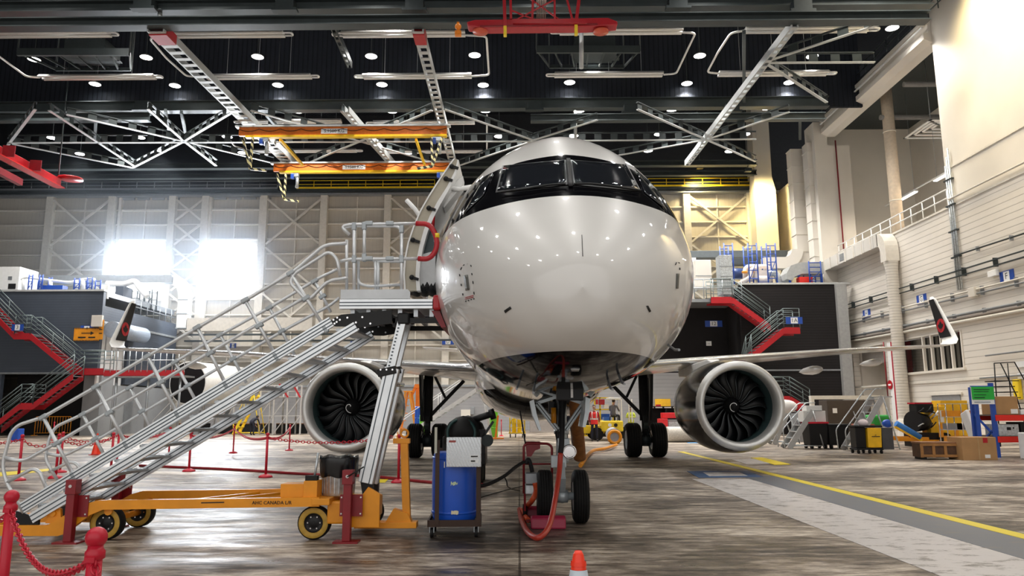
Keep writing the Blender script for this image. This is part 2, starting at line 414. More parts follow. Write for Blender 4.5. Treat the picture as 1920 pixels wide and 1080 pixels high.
# gallery recess behind the opening
g = MB(); g.b2((28.4, 33, 11.0), (28.7, 52, 22)); g.b2((WX+.4, 51.9, 11.0), (28.7, 52.2, 22))
struct('wall_right_gallery', g, CREAM)
struct('floor_gallery', MB().b2((WX+.05, 33, 11.15), (28.4, 52, 11.35)), GREYW)
struct('ceiling_gallery', MB().b2((WX+.4, 33, 21.6), (28.6, 52, 21.9)), DKSTEEL)
# end pilaster and far pilaster
struct('wall_right_pier', MB().b2((20.6, 49.7, 0), (21.5, 51.3, 21.3)).b2((21.5, 49.7, 11.4), (23.0, 50.3, 19.6)), CREAM)
struct('wall_right_column', MB().b2((19.0, 57.6, 0), (20.3, 59.6, 26)), CREAM)
# horizontal panel joint lines of the wall
for i, z in enumerate((2.9, 5.62, 11.42, 13.35)):
    struct('trim_%d' % (i+1), MB().b2((WX-.05, -10, z-.05), (WX, 49.6 if z < 12 else 36, z+.05)), CREAMD)

# ================================================================== back wall: sliding hangar doors
BY = 60.0
struct('wall_back', MB().b2((-62, BY, 0), (WX+.4, BY+.3, 19.3)), DOORSKIN)
struct('wall_back_upper', MB().b2((-62, BY-.2, 19.3), (34, BY+.3, 26.5)), mat('dark_upper_wall', (.030, .034, .042), .6))
struct('wall_left', MB().b2((-62.3, -14, 0), (-62, 60.3, 26.5)), GREYW)
struct('ceiling', MB().b2((-62, -14, 26.2), (34, BY+.3, 26.5)), ROOFDECK)
struct('wall_fascia', MB().b2((-62, 44.2, 20.1), (WX, 44.4, 26.2)), ROOFDECK)
struct('trim_9', MB().b2((-62, BY-.9, 19.35), (WX, BY-.2, 19.95)), ROOFM)
struct('trim_10', MB().b2((-62, BY-.7, 19.15), (WX, BY-.1, 19.3)), STEEL)
def zpx(y): return at(700, y, BY).z
def xpx(x, y=470): return at(x, y, BY).x
# columns of the door leaves: each leaf is framed separately
colx = [92, 208, 322, 384, 494, 607, 727, 838, 1289, 1408]
for k, px in enumerate(colx):
    x = xpx(px)
    struct('door_post_%d' % (k+1), MB().b2((x-.28, BY-.55, 0), (x+.28, BY-.003, 19.15)), CREAMD)
for k, px in enumerate([222, 316, 392, 487]):
    x = xpx(px); struct('window_jamb_%d' % (k+1), MB().b2((x-.10, BY-.35, 0), (x+.10, BY-.003, 19.1)), CREAMD)
for k in range(14):
    z = 18.05-k*1.255
    struct('door_rail_%d' % (k+1), MB().b2((-62, BY-.22, z-.06), (WX-.9, BY-.003, z+.06)), CREAMD)
k = 0
for a, b in ((-58, -56.9), (30, 30.1), (154, 154), (268, 268), (438, 438), (553, 553), (668, 668), (782, 782), (1348, 1348)):
    if a < 0 or a == 30: continue
    x = xpx(a); k += 1
    struct('door_mullion_%d' % k, MB().b2((x-.05, BY-.12, 0), (x+.05, BY-.003, 19.1)), CREAMD)
def brace(name, a, b, z0, z1, n=2):
    """crossed diagonals of one door leaf"""
    x0, x1 = xpx(a)+.3, xpx(b)-.3; h = (z1-z0)/n; mb = MB()
    for i in range(n):
        lo, hi = z0+i*h+.15, z0+(i+1)*h-.15
        mb.bar((x0, BY-.34, lo), (x1, BY-.34, hi), .16, .12, (0, 1, 0)); mb.bar((x0, BY-.47, hi), (x1, BY-.47, lo), .16, .12, (0, 1, 0))
    struct(name, mb, CREAMD)
zz = [zpx(y) for y in (372, 462, 548, 640)]
for k, (a, b) in enumerate(((92, 208), (322, 384), (494, 607), (727, 838), (1289, 1408))):
    for j in range(3): brace('door_brace_%d' % (k*3+j+1), a, b, zz[j+1], zz[j], 2 if (k == 1) else 1)
# glazed panels, blown out by the daylight outside
SKYPANE = mat('daylit_glazing', (1, 1, 1), .2, 0, 0, emit=(.93, .965, 1.0), estr=4.2)
for k, (a, b) in enumerate(((216, 318), (390, 489))):
    x0, x1 = xpx(a, 500), xpx(b, 500)
    struct('window_%d' % (k+1), MB().b2((x0, BY-.32, zpx(545)), (x1, BY-.24, zpx(463))), SKYPANE)
    mb = MB(); xm = (x0+x1)/2
    for z in (11.9, 12.7, 13.4, 14.1): mb.b2((xm-.06, BY-.37, z), (xm+.06, BY-.32, z+.1))
    struct('window_latch_%d' % (k+1), mb, STEEL)
    mb = MB()
    for i in range(4): mb.b2((x0+.2+i*1.25, BY-.15, 18.95), (x0+1.2+i*1.25, BY-.02, 19.13))
    struct('window_vent_%d' % (k+1), mb, GREYW)
# low band of the back wall with a service walkway rail
struct('trim_11', MB().b2((-26.5, BY-1.2, 7.0), (8, BY-.9, 7.12)), DKSTEEL)
struct('trim_12', MB().b2((-26.5, BY-1.2, 7.5), (-14, BY-.9, 7.62)), DKSTEEL)
struct('wall_back_base', MB().b2((-26.5, BY-.7, 0), (19, BY-.5, 3.4)), GREYS)
struct('trim_13', MB().b2((-26.5, BY-.8, 3.4), (19, BY-.45, 3.55)), STEEL)
# zone signs on the back wall
def sign(name, txt, c, wd, ht, label, facing='Y', bgc=BLUEP, ts=None, plates=True, cat='sign'):
    t = thing(name, label, cat, loc=c); m = MB()
    if facing == 'Y': m.box((0, 0, 0), (wd, .03, ht))
    else: m.box((0, 0, 0), (.03, wd, ht))
    m.build('plate', bgc, t)
    r = (1, 0, 0) if facing == 'Y' else (0, -1, 0); off = (0, -.028, 0) if facing == 'Y' else (-.028, 0, 0)
    if plates:
        c2 = MB().box((off[0]*.8, off[1]*.8, 0), (wd*.42, .01, ht*.86) if facing == 'Y' else (.01, wd*.42, ht*.86)); c2.build('panel', WHITEP, t)
    lettering('lettering', txt, ts or ht*.8, TEXTB if plates else TEXTW, t, off, r)
    return t
def ysign(name, txt, px, py, Y, wd, ht, label, **k): p = at(px, py, Y); return sign(name, txt, p, wd, ht, label, **k)
ysign('wall_sign', '17', 667, 643, BY-.6, .85, .42, 'small blue sign with the number 17 on the back wall')
ysign('wall_sign', 'D', 840, 641, BY-.6, .95, .45, 'small blue sign with the letter D on the back wall')
ysign('wall_sign', '18', 437, 648, BY-.6, .5, .38, 'small blue sign with the number 18 on the back wall behind the stair rails')

# ================================================================== left two-storey block
LX, LY = -27.4, 48.5
struct('wall_left_block', MB().b2((-61, LY, 4.0), (LX, LY+.3, 9.4)).b2((-61, LY, 0), (-33.6, LY+.3, 4.0)), SLATES)
struct('wall_left_block_lower', MB().b2((-33.6, LY+1.6, 0), (-28.6, LY+1.9, 4.0)), CHARC)
struct('ceiling_left_block', MB().b2((-61, LY+.3, 9.2), (LX-.3, BY-.6, 9.52)), STEEL)
struct('trim_14', MB().b2((-61, LY-.08, 9.4), (LX+.05, LY+.35, 9.52)), PALE)
struct('trim_15', MB().b2((-61, LY-.05, 3.96), (LX, LY, 4.08)), STEEL)
# side face of the block towards the aircraft: parapet, open white panels and lower wall
struct('wall_left_side_parapet', MB().b2((LX-.3, LY+.3, 7.5), (LX, BY-.6, 8.45)), SLATES)
struct('wall_left_side', MB().b2((LX-.3, LY+3.6, 3.4), (LX, BY-.6, 7.5)), SLATES)
struct('trim_16', MB().b2((LX-.05, LY+.3, 7.3), (LX+.06, BY-.6, 7.45)), GALV)
for i in range(4):
    y0 = LY+.35+i*.8; struct('door_%d' % (i+1), MB().b2((LX-.35, y0+.08, 3.3), (LX-.22, y0+.7, 7.2)), WHITE)
struct('wall_left_side_lower', MB().b2((LX-.3, LY+2.2, 0), (LX, BY-.6, 3.3)), GREYW)
struct('wall_left_bay', MB().b2((-28.6, LY+.7, 0), (-27.45, LY+2.2, 3.9)), GREYW)
# white and grey doors of the lower wall
struct('door_5', MB().b2((LX-.02, 52.2, 0), (LX+.05, 53.3, 2.2)), STEEL)
struct('door_6', MB().b2((LX-.02, 55.2, 0), (LX+.05, 56.1, 2.2)), GREYW)

# ================================================================== right two-storey block
RY = 47.5
struct('wall_right_block', MB().b2((14.2, RY, 3.95), (20.3, RY+.3, 9.45)).b2((15.2, RY, 0), (20.3, RY+.3, 3.95)), CHARS)
struct('wall_right_block_recess', MB().b2((8.5, RY+2.6, 3.95), (14.2, RY+2.9, 8.3)), CHARC)
struct('wall_right_block_return', MB().b2((14.0, RY+.3, 3.95), (14.2, RY+2.9, 9.3)), CHARC)
struct('ceiling_right_block', MB().b2((14.2, RY+.3, 9.2), (20.3, BY-.8, 9.33)), STEEL)
struct('floor_right_landing', MB().b2((7.5, RY+.2, 8.3), (14.2, BY-.8, 8.55)), STEEL)
struct('trim_17', MB().b2((14.2, RY-.06, 9.45), (21.3, RY+.35, 9.57)), PALE)
struct('trim_18', MB().b2((7.5, RY-.05, 3.92), (20.3, RY, 4.02)), STEEL)
struct('trim_19', MB().b2((20.3, RY-.3, 0), (20.95, RY+.4, 9.45)), mat('grey_corner_post', (.34, .34, .33), .5))
struct('wall_right_block_lower', MB().b2((4.2, RY+2.4, 0), (15.2, RY+2.6, 3.95)), GREYS)
t = MB().b2((11.5, RY+2.3, 0), (12.65, RY+2.4, 3.6)); struct('door_7', t, mat('grey_door', (.2, .22, .24), .45))
struct('window_3', MB().b2((12.1, RY+2.27, 1.9), (12.4, RY+2.3, 3.1)), BLACK)
ysign('wall_sign', '12', 1338, 607, RY+2.55, 1.15, .42, 'blue sign with the number 12 on the recessed dark wall')
ysign('door_notice', '--', 1329, 644, RY+2.28, .35, .3, 'white notice on the grey door under the right stairs', bgc=WHITEP, cat='notice')

# ================================================================== zigzag stairs with red stringers
def zig(name, label, cat, runs, Y, depth=1.1, sign_at=None):
    """runs: list of (x,z) points of the near stringer; flights between them"""
    t = thing(name, label, cat, loc=(0, 0, 0))
    for (x0, z0), (x1, z1), y0 in runs:
        flat = abs(z0-z1) < .1
        for yy in (y0, y0+depth):
            MB().prism([(x0, yy, z0-.02), (x1, yy, z1-.02), (x1, yy, z1-.42), (x0, yy, z0-.42)], (0, .06, 0)).build('stringer', RED, t)
        if flat:
            MB().b2((min(x0, x1), y0+.06, z0-.12), (max(x0, x1), y0+depth, z0-.05)).build('landing', STEEL, t)
            dirs = 1
        else:
            n = max(3, int(abs(z1-z0)/.19)); mb = MB()
            for i in range(n):
                f = (i+.5)/n; x = x0+(x1-x0)*f; z = z0+(z1-z0)*f
                mb.box((x, y0+depth/2, z-.1), (.28, depth-.06, .035))
            mb.build('tread', STEEL, t)
        for yy in (y0, y0+depth):
            mb = MB()
            for dz in (.35, .62, .88, 1.12): mb.cyl((x0, yy, z0+dz), (x1, yy, z1+dz), .022 if dz < 1 else .03, n=6)
            n = max(1, int(math.hypot(x1-x0, z1-z0)/1.5))
            for i in range(n+1):
                f = i/n; mb.cyl((x0+(x1-x0)*f, yy, z0-.1+(z1-z0)*f), (x0+(x1-x0)*f, yy, z0+1.12+(z1-z0)*f), .025, n=6)
            mb.build('railing', mat('grey_green_rail', (.16, .20, .20), .4, .4), t)
    return t
def p2(px, py, Y): p = at(px, py, Y); return (p.x, p.z)
zig('steel_staircase', 'zigzag stairs with red stringers climbing the slate block at the left', 'stairs',
    [(p2(-40, 555, 47.2), p2(27, 624, 47.2), 47.2), (p2(27, 624, 47.2), p2(57, 624, 47.2), 47.2), (p2(57, 624, 47.2), p2(137, 690, 47.2), 47.2), (p2(137, 690, 47.2), p2(195, 690, 47.2), 47.2),
     (p2(137, 699, 46.0), p2(62, 755, 46.0), 46.0), (p2(62, 755, 46.0), p2(38, 755, 46.0), 46.0), (p2(38, 755, 46.0), p2(-20, 800, 46.0), 46.0)], 47)
zig('steel_staircase', 'zigzag stairs with red stringers on the charcoal block right of the aircraft', 'stairs',
    [(p2(1333, 556, 46.3), p2(1373, 556, 46.3), 46.3), (p2(1373, 556, 46.3), p2(1445, 608, 46.3), 46.3),
     (p2(1410, 662, 45.1), p2(1470, 613, 45.1), 45.1), (p2(1470, 613, 45.1), p2(1500, 613, 45.1), 45.1), (p2(1400, 705, 46.3), p2(1410, 662, 46.3), 46.3),
     (p2(1440, 742, 45.1), p2(1482, 742, 45.1), 45.1), (p2(1482, 742, 45.1), p2(1520, 765, 45.1), 45.1)], 47)
ysign('stair_sign', '1A', 1489, 601, 45.05, 1.0, .42, 'blue sign reading 1A on the right stair landing rail')
ysign('stair_sign', '3', 33, 614, 47.15, .75, .42, 'blue sign with the number 3 on the left stair landing rail')
ysign('wall_sign', '4', 163, 616, LY-.03, .85, .38, 'blue sign with the number 4 on the slate wall above the yellow notice')
t = thing('notice_board', 'yellow hazard-bordered notice board with a black arrow on the slate wall', 'sign', loc=at(163, 627, LY-.04))
MB().box((0, 0, 0), (1.7, .04, .85)).build('plate', AMBER, t)
mb = MB()
for i in range(18):
    x = -.85+i*.1; mb.box((x, -.03, .39), (.05, .01, .07)); mb.box((x, -.03, -.39), (.05, .01, .07))
mb.build('hazard_stripe', TEXTB, t)
MB().box((-.05, -.03, .08), (.6, .01, .05)).prism([(.25, -.035, .2), (.48, -.035, .08), (.25, -.035, -.04)], (0, .01, 0)).build('arrow', TEXTB, t)
MB().box((-.3, -.03, -.2), (.5, .01, .09)).box((.35, -.03, -.2), (.45, .01, .09)).build('mark', TEXTB, t)
t = thing('notice_board', 'narrow upright yellow notice on the corner of the slate block', 'sign', loc=at(189.5, 618, LY-.04))
MB().box((0, 0, 0), (.30, .04, 1.3)).build('plate', AMBER, t)
MB().box((0, -.03, .5), (.2, .01, .06)).box((0, -.03, .25), (.2, .01, .06)).box((0, -.03, 0), (.2, .01, .06)).box((0, -.03, -.25), (.2, .01, .06)).build('mark', TEXTB, t)
t = tag(MB().b2((-.35, -.2, -.35), (.35, 0, .4)).build('wall_box', CREAM, bev=.02), 'cream electrical box high on the corner of the slate block', 'electrical box'); t.location = at(184, 603, LY)
# tank-like cylinder and pipe on block corner
p = at(214, 592, LY+2); mb = MB().cyl((LX+.54, LY+.35, 6.9), (LX+.54, LY+4.5, 6.9), .55, n=20)
tag(mb.build('roller_drum', mat('pale_blue_drum', (.30, .35, .42), .4)), 'pale cylindrical drum under the parapet of the slate block', 'drum')
# ================================================================== airliner, nose towards the camera
AIR = Vector((.55, 6.3, 0))
plane = thing('airplane', 'white twin-engine airliner with black belly and black cockpit mask, parked nose to the camera', 'airplane', loc=AIR)
FK = [0, .06, .2, .45, .8, 1.3, 2.0, 2.9, 4.2, 6.0, 9]
FP = dict(w=[0, .26, .48, .74, .98, 1.21, 1.43, 1.59, 1.69, 1.72, 1.72], t=[2.5, 2.75, 2.95, 3.2, 3.5, 3.85, 4.45, 4.95, 5.25, 5.33, 5.33],
          b=[2.5, 2.25, 2.10, 1.96, 1.86, 1.77, 1.70, 1.66, 1.64, 1.62, 1.62], m=[2.5, 2.5, 2.55, 2.62, 2.72, 2.85, 3.0, 3.15, 3.3, 3.35, 3.35],
          e=[2, 2, 2, 2, 1.95, 1.9, 1.82, 1.82, 1.86, 1.9, 1.9])
def pch(ys, x):
    xs = FK; n = len(xs); h = [xs[i+1]-xs[i] for i in range(n-1)]; d = [(ys[i+1]-ys[i])/h[i] for i in range(n-1)]
    m = [0.0]*n
    for i in range(1, n-1): m[i] = 0 if d[i-1]*d[i] <= 0 else 2*d[i-1]*d[i]/(d[i-1]+d[i])
    m[0] = d[0]*1.5
    i = max(0, min(n-2, next((k for k in range(n-1) if x <= xs[k+1]), n-2))); t = (x-xs[i])/h[i]
    return (2*t**3-3*t*t+1)*ys[i]+(t**3-2*t*t+t)*h[i]*m[i]+(-2*t**3+3*t*t)*ys[i+1]+(t**3-t*t)*h[i]*m[i+1]
def fus_ring(s, Q=72):
    if s <= 9: w, t, b, m, e = (pch(FP[k], s) for k in 'wtbme')
    else:
        w, t, b, m, e = 1.72, 5.33, 1.62, 3.35, 1.9
        if s > 25:
            k = (s-25)/13; b = 1.62+(4.5-1.62)*k**1.3; t = 5.33-.25*k; w = 1.72*(1-k**1.6)+.16*k; m = b+(t-b)*.5
    vs = []
    for q in range(Q):
        a = 2*PI*q/Q; c, sn = math.cos(a), math.sin(a); ee = e if sn > 0 else 2.15
        x = w*math.copysign(abs(c)**(2/ee), c); z = m+((t-m)*abs(sn)**(2/ee) if sn > 0 else -(m-b)*abs(sn)**(2/ee))
        vs.append((x, s, z))
    return vs
ss = [9*(i/62)**2.2 for i in range(63)]+[9+i for i in range(1, 17)]+[25+i for i in range(1, 14)]
mb = MB(); Q = 72
for s in ss: mb.v += fus_ring(s, Q)
for i in range(len(ss)-1):
    for q in range(Q): mb.f.append((i*Q+q, i*Q+(q+1) % Q, (i+1)*Q+(q+1) % Q, (i+1)*Q+q)); mb.sm.append(True)
def livery():
    m = mat('airliner_livery', (.68, .665, .64), .38, 0, 0, coat=.8); n, l, b = nodes_of(m)
    tc = n.new('ShaderNodeTexCoord'); sp = n.new('ShaderNodeSeparateXYZ'); l.new(tc.outputs['Object'], sp.inputs[0])
    def M(op, a, c, *r):
        x = n.new('ShaderNodeMath'); x.operation = op
        for i, v in enumerate((a, c)+r):
            if isinstance(v, (int, float)): x.inputs[i].default_value = v
            else: l.new(v, x.inputs[i])
        return x.outputs[0]
    z = sp.outputs[2]; y = sp.outputs[1]; x = sp.outputs[0]
    belly = M('LESS_THAN', z, 1.985)
    top = M('MULTIPLY_ADD', M('ABSOLUTE', x, 0), -.09, 4.335)
    band = M('MULTIPLY', M('GREATER_THAN', z, 3.575), M('LESS_THAN', z, top))
    band = M('MULTIPLY', band, M('LESS_THAN', M('MULTIPLY_ADD', z, .9, y), 7.35))
    blk = M('MAXIMUM', belly, band)
    mx = n.new('ShaderNodeMix'); mx.data_type = 'RGBA'; l.new(blk, mx.inputs[0]); mx.inputs[6].default_value = (.68, .665, .64, 1); mx.inputs[7].default_value = (.003, .003, .004, 1)
    l.new(mx.outputs[2], b.inputs['Base Color'])
    rg = n.new('ShaderNodeMapRange'); rg.inputs[3].default_value = .36; rg.inputs[4].default_value = .07; l.new(blk, rg.inputs[0]); l.new(rg.outputs[0], b.inputs['Roughness'])
    sv = n.new('ShaderNodeMapRange'); sv.inputs[3].default_value = .5; sv.inputs[4].default_value = .22; l.new(blk, sv.inputs[0]); l.new(sv.outputs[0], b.inputs['Specular IOR Level'])
    ct = n.new('ShaderNodeMapRange'); ct.inputs[3].default_value = .8; ct.inputs[4].default_value = .0; l.new(blk, ct.inputs[0]); l.new(ct.outputs[0], b.inputs['Coat Weight'])
    t = n.new('ShaderNodeTexNoise'); t.inputs['Scale'].default_value = .8; l.new(tc.outputs['Object'], t.inputs['Vector'])
    bp = n.new('ShaderNodeBump'); bp.inputs['Strength'].default_value = .03; bp.inputs['Distance'].default_value = .05; l.new(t.outputs['Fac'], bp.inputs['Height']); l.new(bp.outputs[0], b.inputs['Normal'])
    return m
LIV = livery()
fus = mb.build('fuselage', LIV, plane)
BV = BVHTree.FromPolygons(mb.v, mb.f)
def hit(px, py):
    o = CAM_LOC-AIR; d = ray(px, py).normalized(); r = BV.ray_cast(o, d)
    return (r[0], r[1] if r[1].dot(d) < 0 else -r[1]) if r[0] is not None else None
def decal(name, quad, m, parent, off=.006, nu=10, nv=6, label=None):
    """a patch lying on the skin; quad: four corners read off the photograph"""
    vs = []
    a, b, c, d = quad
    for j in range(nv+1):
        for i in range(nu+1):
            u, v = i/nu, j/nv
            x = (a[0]*(1-u)+b[0]*u)*(1-v)+(d[0]*(1-u)+c[0]*u)*v; y = (a[1]*(1-u)+b[1]*u)*(1-v)+(d[1]*(1-u)+c[1]*u)*v
            h = hit(x, y)
            if h is None: return None
            vs.append(h[0]+h[1]*off)
    q = MB(); q.add(vs, [(j*(nu+1)+i, j*(nu+1)+i+1, (j+1)*(nu+1)+i+1, (j+1)*(nu+1)+i) for j in range(nv) for i in range(nu)], True)
    # give it thickness towards the skin
    o = q.build(name, m, parent); s = o.modifiers.new('thick', 'SOLIDIFY'); s.thickness = off*.8; s.offset = 0
    if label: o['label'] = label
    return o
FRAME = mat('window_frame_grey', (.30, .31, .32), .35, .5)
for nm, q in (('left', [(946, 313), (1058, 303), (1062, 346), (934, 360)]), ('right', [(1072, 303), (1172, 311), (1197, 358), (1078, 346)])):
    cx = sum(p[0] for p in q)/4; cy = sum(p[1] for p in q)/4
    big = [(cx+(x-cx)*1.045+(1 if x > cx else -1), cy+(y-cy)*1.07) for x, y in q]
    fr = decal('windshield_frame', big, FRAME, plane, .008)
    g = decal('windshield_pane', q, GLASS, fr, .014)
for q in ([(905, 342), (925, 324), (908, 366), (868, 405)], [(1190, 318), (1212, 338), (1248, 394), (1208, 362)]):
    decal('side_window', q, GLASS, plane, .010)
# centre post and wipers
decal('windshield_post', [(1062, 300), (1069, 300), (1074, 352), (1066, 352)], BLACKP, plane, .018, 2, 8)
for pts in ([(1061, 351), (1030, 353), (985, 360), (938, 366)], [(1076, 351), (1110, 351), (1155, 356), (1198, 362)]):
    w3 = [hit(*p)[0]+hit(*p)[1]*.035 for p in pts]
    MB().tube(smoothpath(w3), .012, 6).build('wiper', BLACKP, plane)
# marks on the nose
decal('radome_mark', [(1090.3, 441), (1091.4, 441), (1093.2, 481), (1092.0, 481)], TEXTB, plane, .004, 1, 8)
decal('static_port_plate', [(870, 517), (877.5, 515), (881, 543), (874, 545)], mat('grey_plate', (.10, .10, .09), .4), plane, .005, 2, 6)
decal('static_port_plate', [(1268, 513), (1273, 513), (1271, 541), (1267, 541)], MATS['grey_plate'], plane, .005, 2, 6)
decal('angle_vane_plate', [(946, 582), (957, 574.5), (959.5, 578.5), (948, 587)], TEXTB, plane, .005, 3, 2)
decal('angle_vane_plate', [(1211, 573.5), (1214.5, 573), (1220, 583), (1217, 585.5)], TEXTB, plane, .005, 3, 2)
dash = [(864, 506, 866, 501), (869, 498, 871, 496), (876, 495, 878, 495), (883, 497, 884, 500), (885, 512, 885.6, 516), (887, 527, 887.6, 532), (889, 547, 889.6, 552), (862, 514, 862.6, 518), (865, 532, 865.6, 536), (868, 550, 868.5, 554), (1266, 497, 1268, 492), (1272, 492, 1274, 494), (1274, 502, 1274.3, 506)]
for a, b, c, d in dash: decal('door_outline_dash', [(a-.7, b), (a+.7, b), (c+.7, d), (c-.7, d)], TEXTB, plane, .004, 1, 2)
for y0 in (555.5, 558.5): decal('red_notice', [(872, y0+2), (888, y0-2), (888, y0-.8), (872, y0+3.2)], RED, plane, .004, 4, 1)
for x0 in (873, 878, 883, 888): decal('black_dot', [(x0, 564-(x0-873)*.3), (x0+2, 563.6-(x0-873)*.3), (x0+2, 565.4-(x0-873)*.3), (x0, 565.8-(x0-873)*.3)], TEXTB, plane, .004, 1, 1)
decal('drain_ring', [(1070, 690), (1087, 690), (1085, 695), (1072, 695)], GALV, plane, .006, 4, 2)
# air data probes near the belly
for px, py, dx in ((975, 712, -.12), (1003, 718, -.10), (1140, 712, .10), (1160, 702, .12), (1205, 700, .2), (1252, 646, .22)):
    h = hit(px, py)
    if h: MB().tube([h[0]-h[1]*.02, h[0]+h[1]*.09, h[0]+h[1]*.11+Vector((0, -.14, 0))], .014, 6).build('pitot_probe', STEEL, plane)
# cabin windows down both sides
for sx in (-1, 1):
    mbw = MB()
    for i in range(26):
        y = 6.2+i*.82; r = fus_ring(y); z = 3.75
        xw = max(v[0] for v in r if abs(v[2]-z) < .2)
        mbw.box((sx*(xw+.002), y, z), (.03, .27, .38))
    mbw.build('cabin_window_row', GLASS, plane)
# forward cabin door standing open beside the fuselage (near the access platform)
def L(px, py, Y): return at(px, py, Y)-AIR
def strip(name, left, right, Y0, Y1, m, parent):
    poly = [L(x, y, Y0) for x, y in left]+[L(x, y, Y0) for x, y in reversed(right)]
    # built as a row of blocks so the curve keeps its thickness
    q = MB(); n = len(left); dy = Vector((0, Y1-Y0, 0))
    for i in range(n-1):
        q.prism([L(*left[i], Y0), L(*left[i+1], Y0), L(*right[i+1], Y0), L(*right[i], Y0)], dy)
    return q.build(name, m, parent)
DY = 9.75
outer = [(853, 297), (838, 318), (822, 342), (806, 367), (790, 395), (777, 425), (767, 455), (761, 485), (759, 515), (761, 545)]
mid = [(858, 299), (852, 322), (838, 350), (820, 378), (806, 404), (795, 430), (787, 458), (781, 487), (779, 515), (781, 545)]
inner = [(860, 300), (855, 325), (843, 353), (826, 383), (813, 408), (802, 434), (794, 462), (788, 490), (786, 515), (788, 545)]
DOORIN = mat('door_lining_beige', (.42, .38, .30), .6)
door = strip('cabin_door', outer, mid, DY, DY+.85, DOORIN, plane); door['label'] = 'open cabin door, beige edge'
strip('door_skin', [(x-3, y) for x, y in outer], outer, DY-.02, DY+.87, WHITE, door)
strip('door_rim', mid, inner, DY-.02, DY+.87, WHITE, door)
for x, y in ((843, 312), (832, 335), (800, 390), (770, 450), (768, 520)):
    c = L(x+4, y, DY-.03); MB().ball(c, .035, 8).bar(c, c+Vector((.09, 0, -.03)), .035).build('latch', BLACKP, door)
MB().prism([L(786, 420, DY+.1), L(812, 418, DY+.1), L(815, 470, DY+.1), L(788, 480, DY+.1)], (0, .5, 0)).build('door_window_panel', mat('dark_teal_panel', (.02, .045, .05), .35), door)
MB().prism([L(787, 478, DY+.05), L(816, 470, DY+.05), L(817, 535, DY+.05), L(787, 538, DY+.05)], (0, .55, 0)).build('slide_pack', mat('pale_grey_lining', (.55, .56, .57), .5), door)
q = MB(); 
for i in range(7):
    a = L(768+i*8, 530, DY); q.ball(a+Vector((0, .25, -.03-.02*(i % 2))), .09, 8, (1, 2.6, 1.1))
q.build('slide_skirt', BLACKP, door)
MB().prism([L(868, 330, DY+.2), L(866, 348, DY+.2), L(832, 390, DY+.2), L(833, 372, DY+.2), L(850, 345, DY+.2)], (0, .3, 0)).build('hinge_cover', WHITE, door)
MB().tube([L(840, 350, DY+.1), L(858, 355, DY+.2), L(900, 348, DY+.5)], .035, 8).tube([L(762, 375, DY+.1), L(778, 392, DY+.1), L(790, 410, DY+.1)], .03, 8).build('hinge_arm', WHITE, door)
MB().cyl(L(814, 390, DY), L(812, 425, DY), .02, n=8).build('door_strap', RED, door)


# ------------------------------------------------------------------ wings
WINGM = mat('wing_grey_paint', (.60, .605, .60), .26, .15, .03, coat=.3)
LEADM = mat('polished_leading_edge', (.66, .67, .68), .22, .8, .03)
def foil(n=10):
    up = []; 
    for i in range(n+1):
        t = (i/n)**1.7; y = 5*.5*(.2969*math.sqrt(t)-.126*t-.3516*t*t+.2843*t**3-.1036*t**4); up.append((t, y))
    return up
def wing_mesh(sec, t0, t1, sx, shift=0.0):
    up = [p for p in foil(16) if t0-1e-6 <= p[0] <= t1+1e-6]
    if up[0][0] > t0+1e-6: up = [(t0, up[0][1]*.9)]+up
    loop = up+[(t, -y*.85) for t, y in reversed(up) if not (t == 0)]
    m = MB(); n = len(loop)
    for (x, y, z, c, th) in sec:
        for t, h in loop: m.v.append((sx*x, y+t*c, z+h*th*(1.02 if shift else 1)-.06*t*c*.3))
    for i in range(len(sec)-1):
        for k in range(n): m.f.append((i*n+k, i*n+(k+1) % n, (i+1)*n+(k+1) % n, (i+1)*n+k)); m.sm.append(True)
    m.f += [tuple(range(n)), tuple(reversed(range((len(sec)-1)*n, len(sec)*n)))]; m.sm += [False, False]
    return m
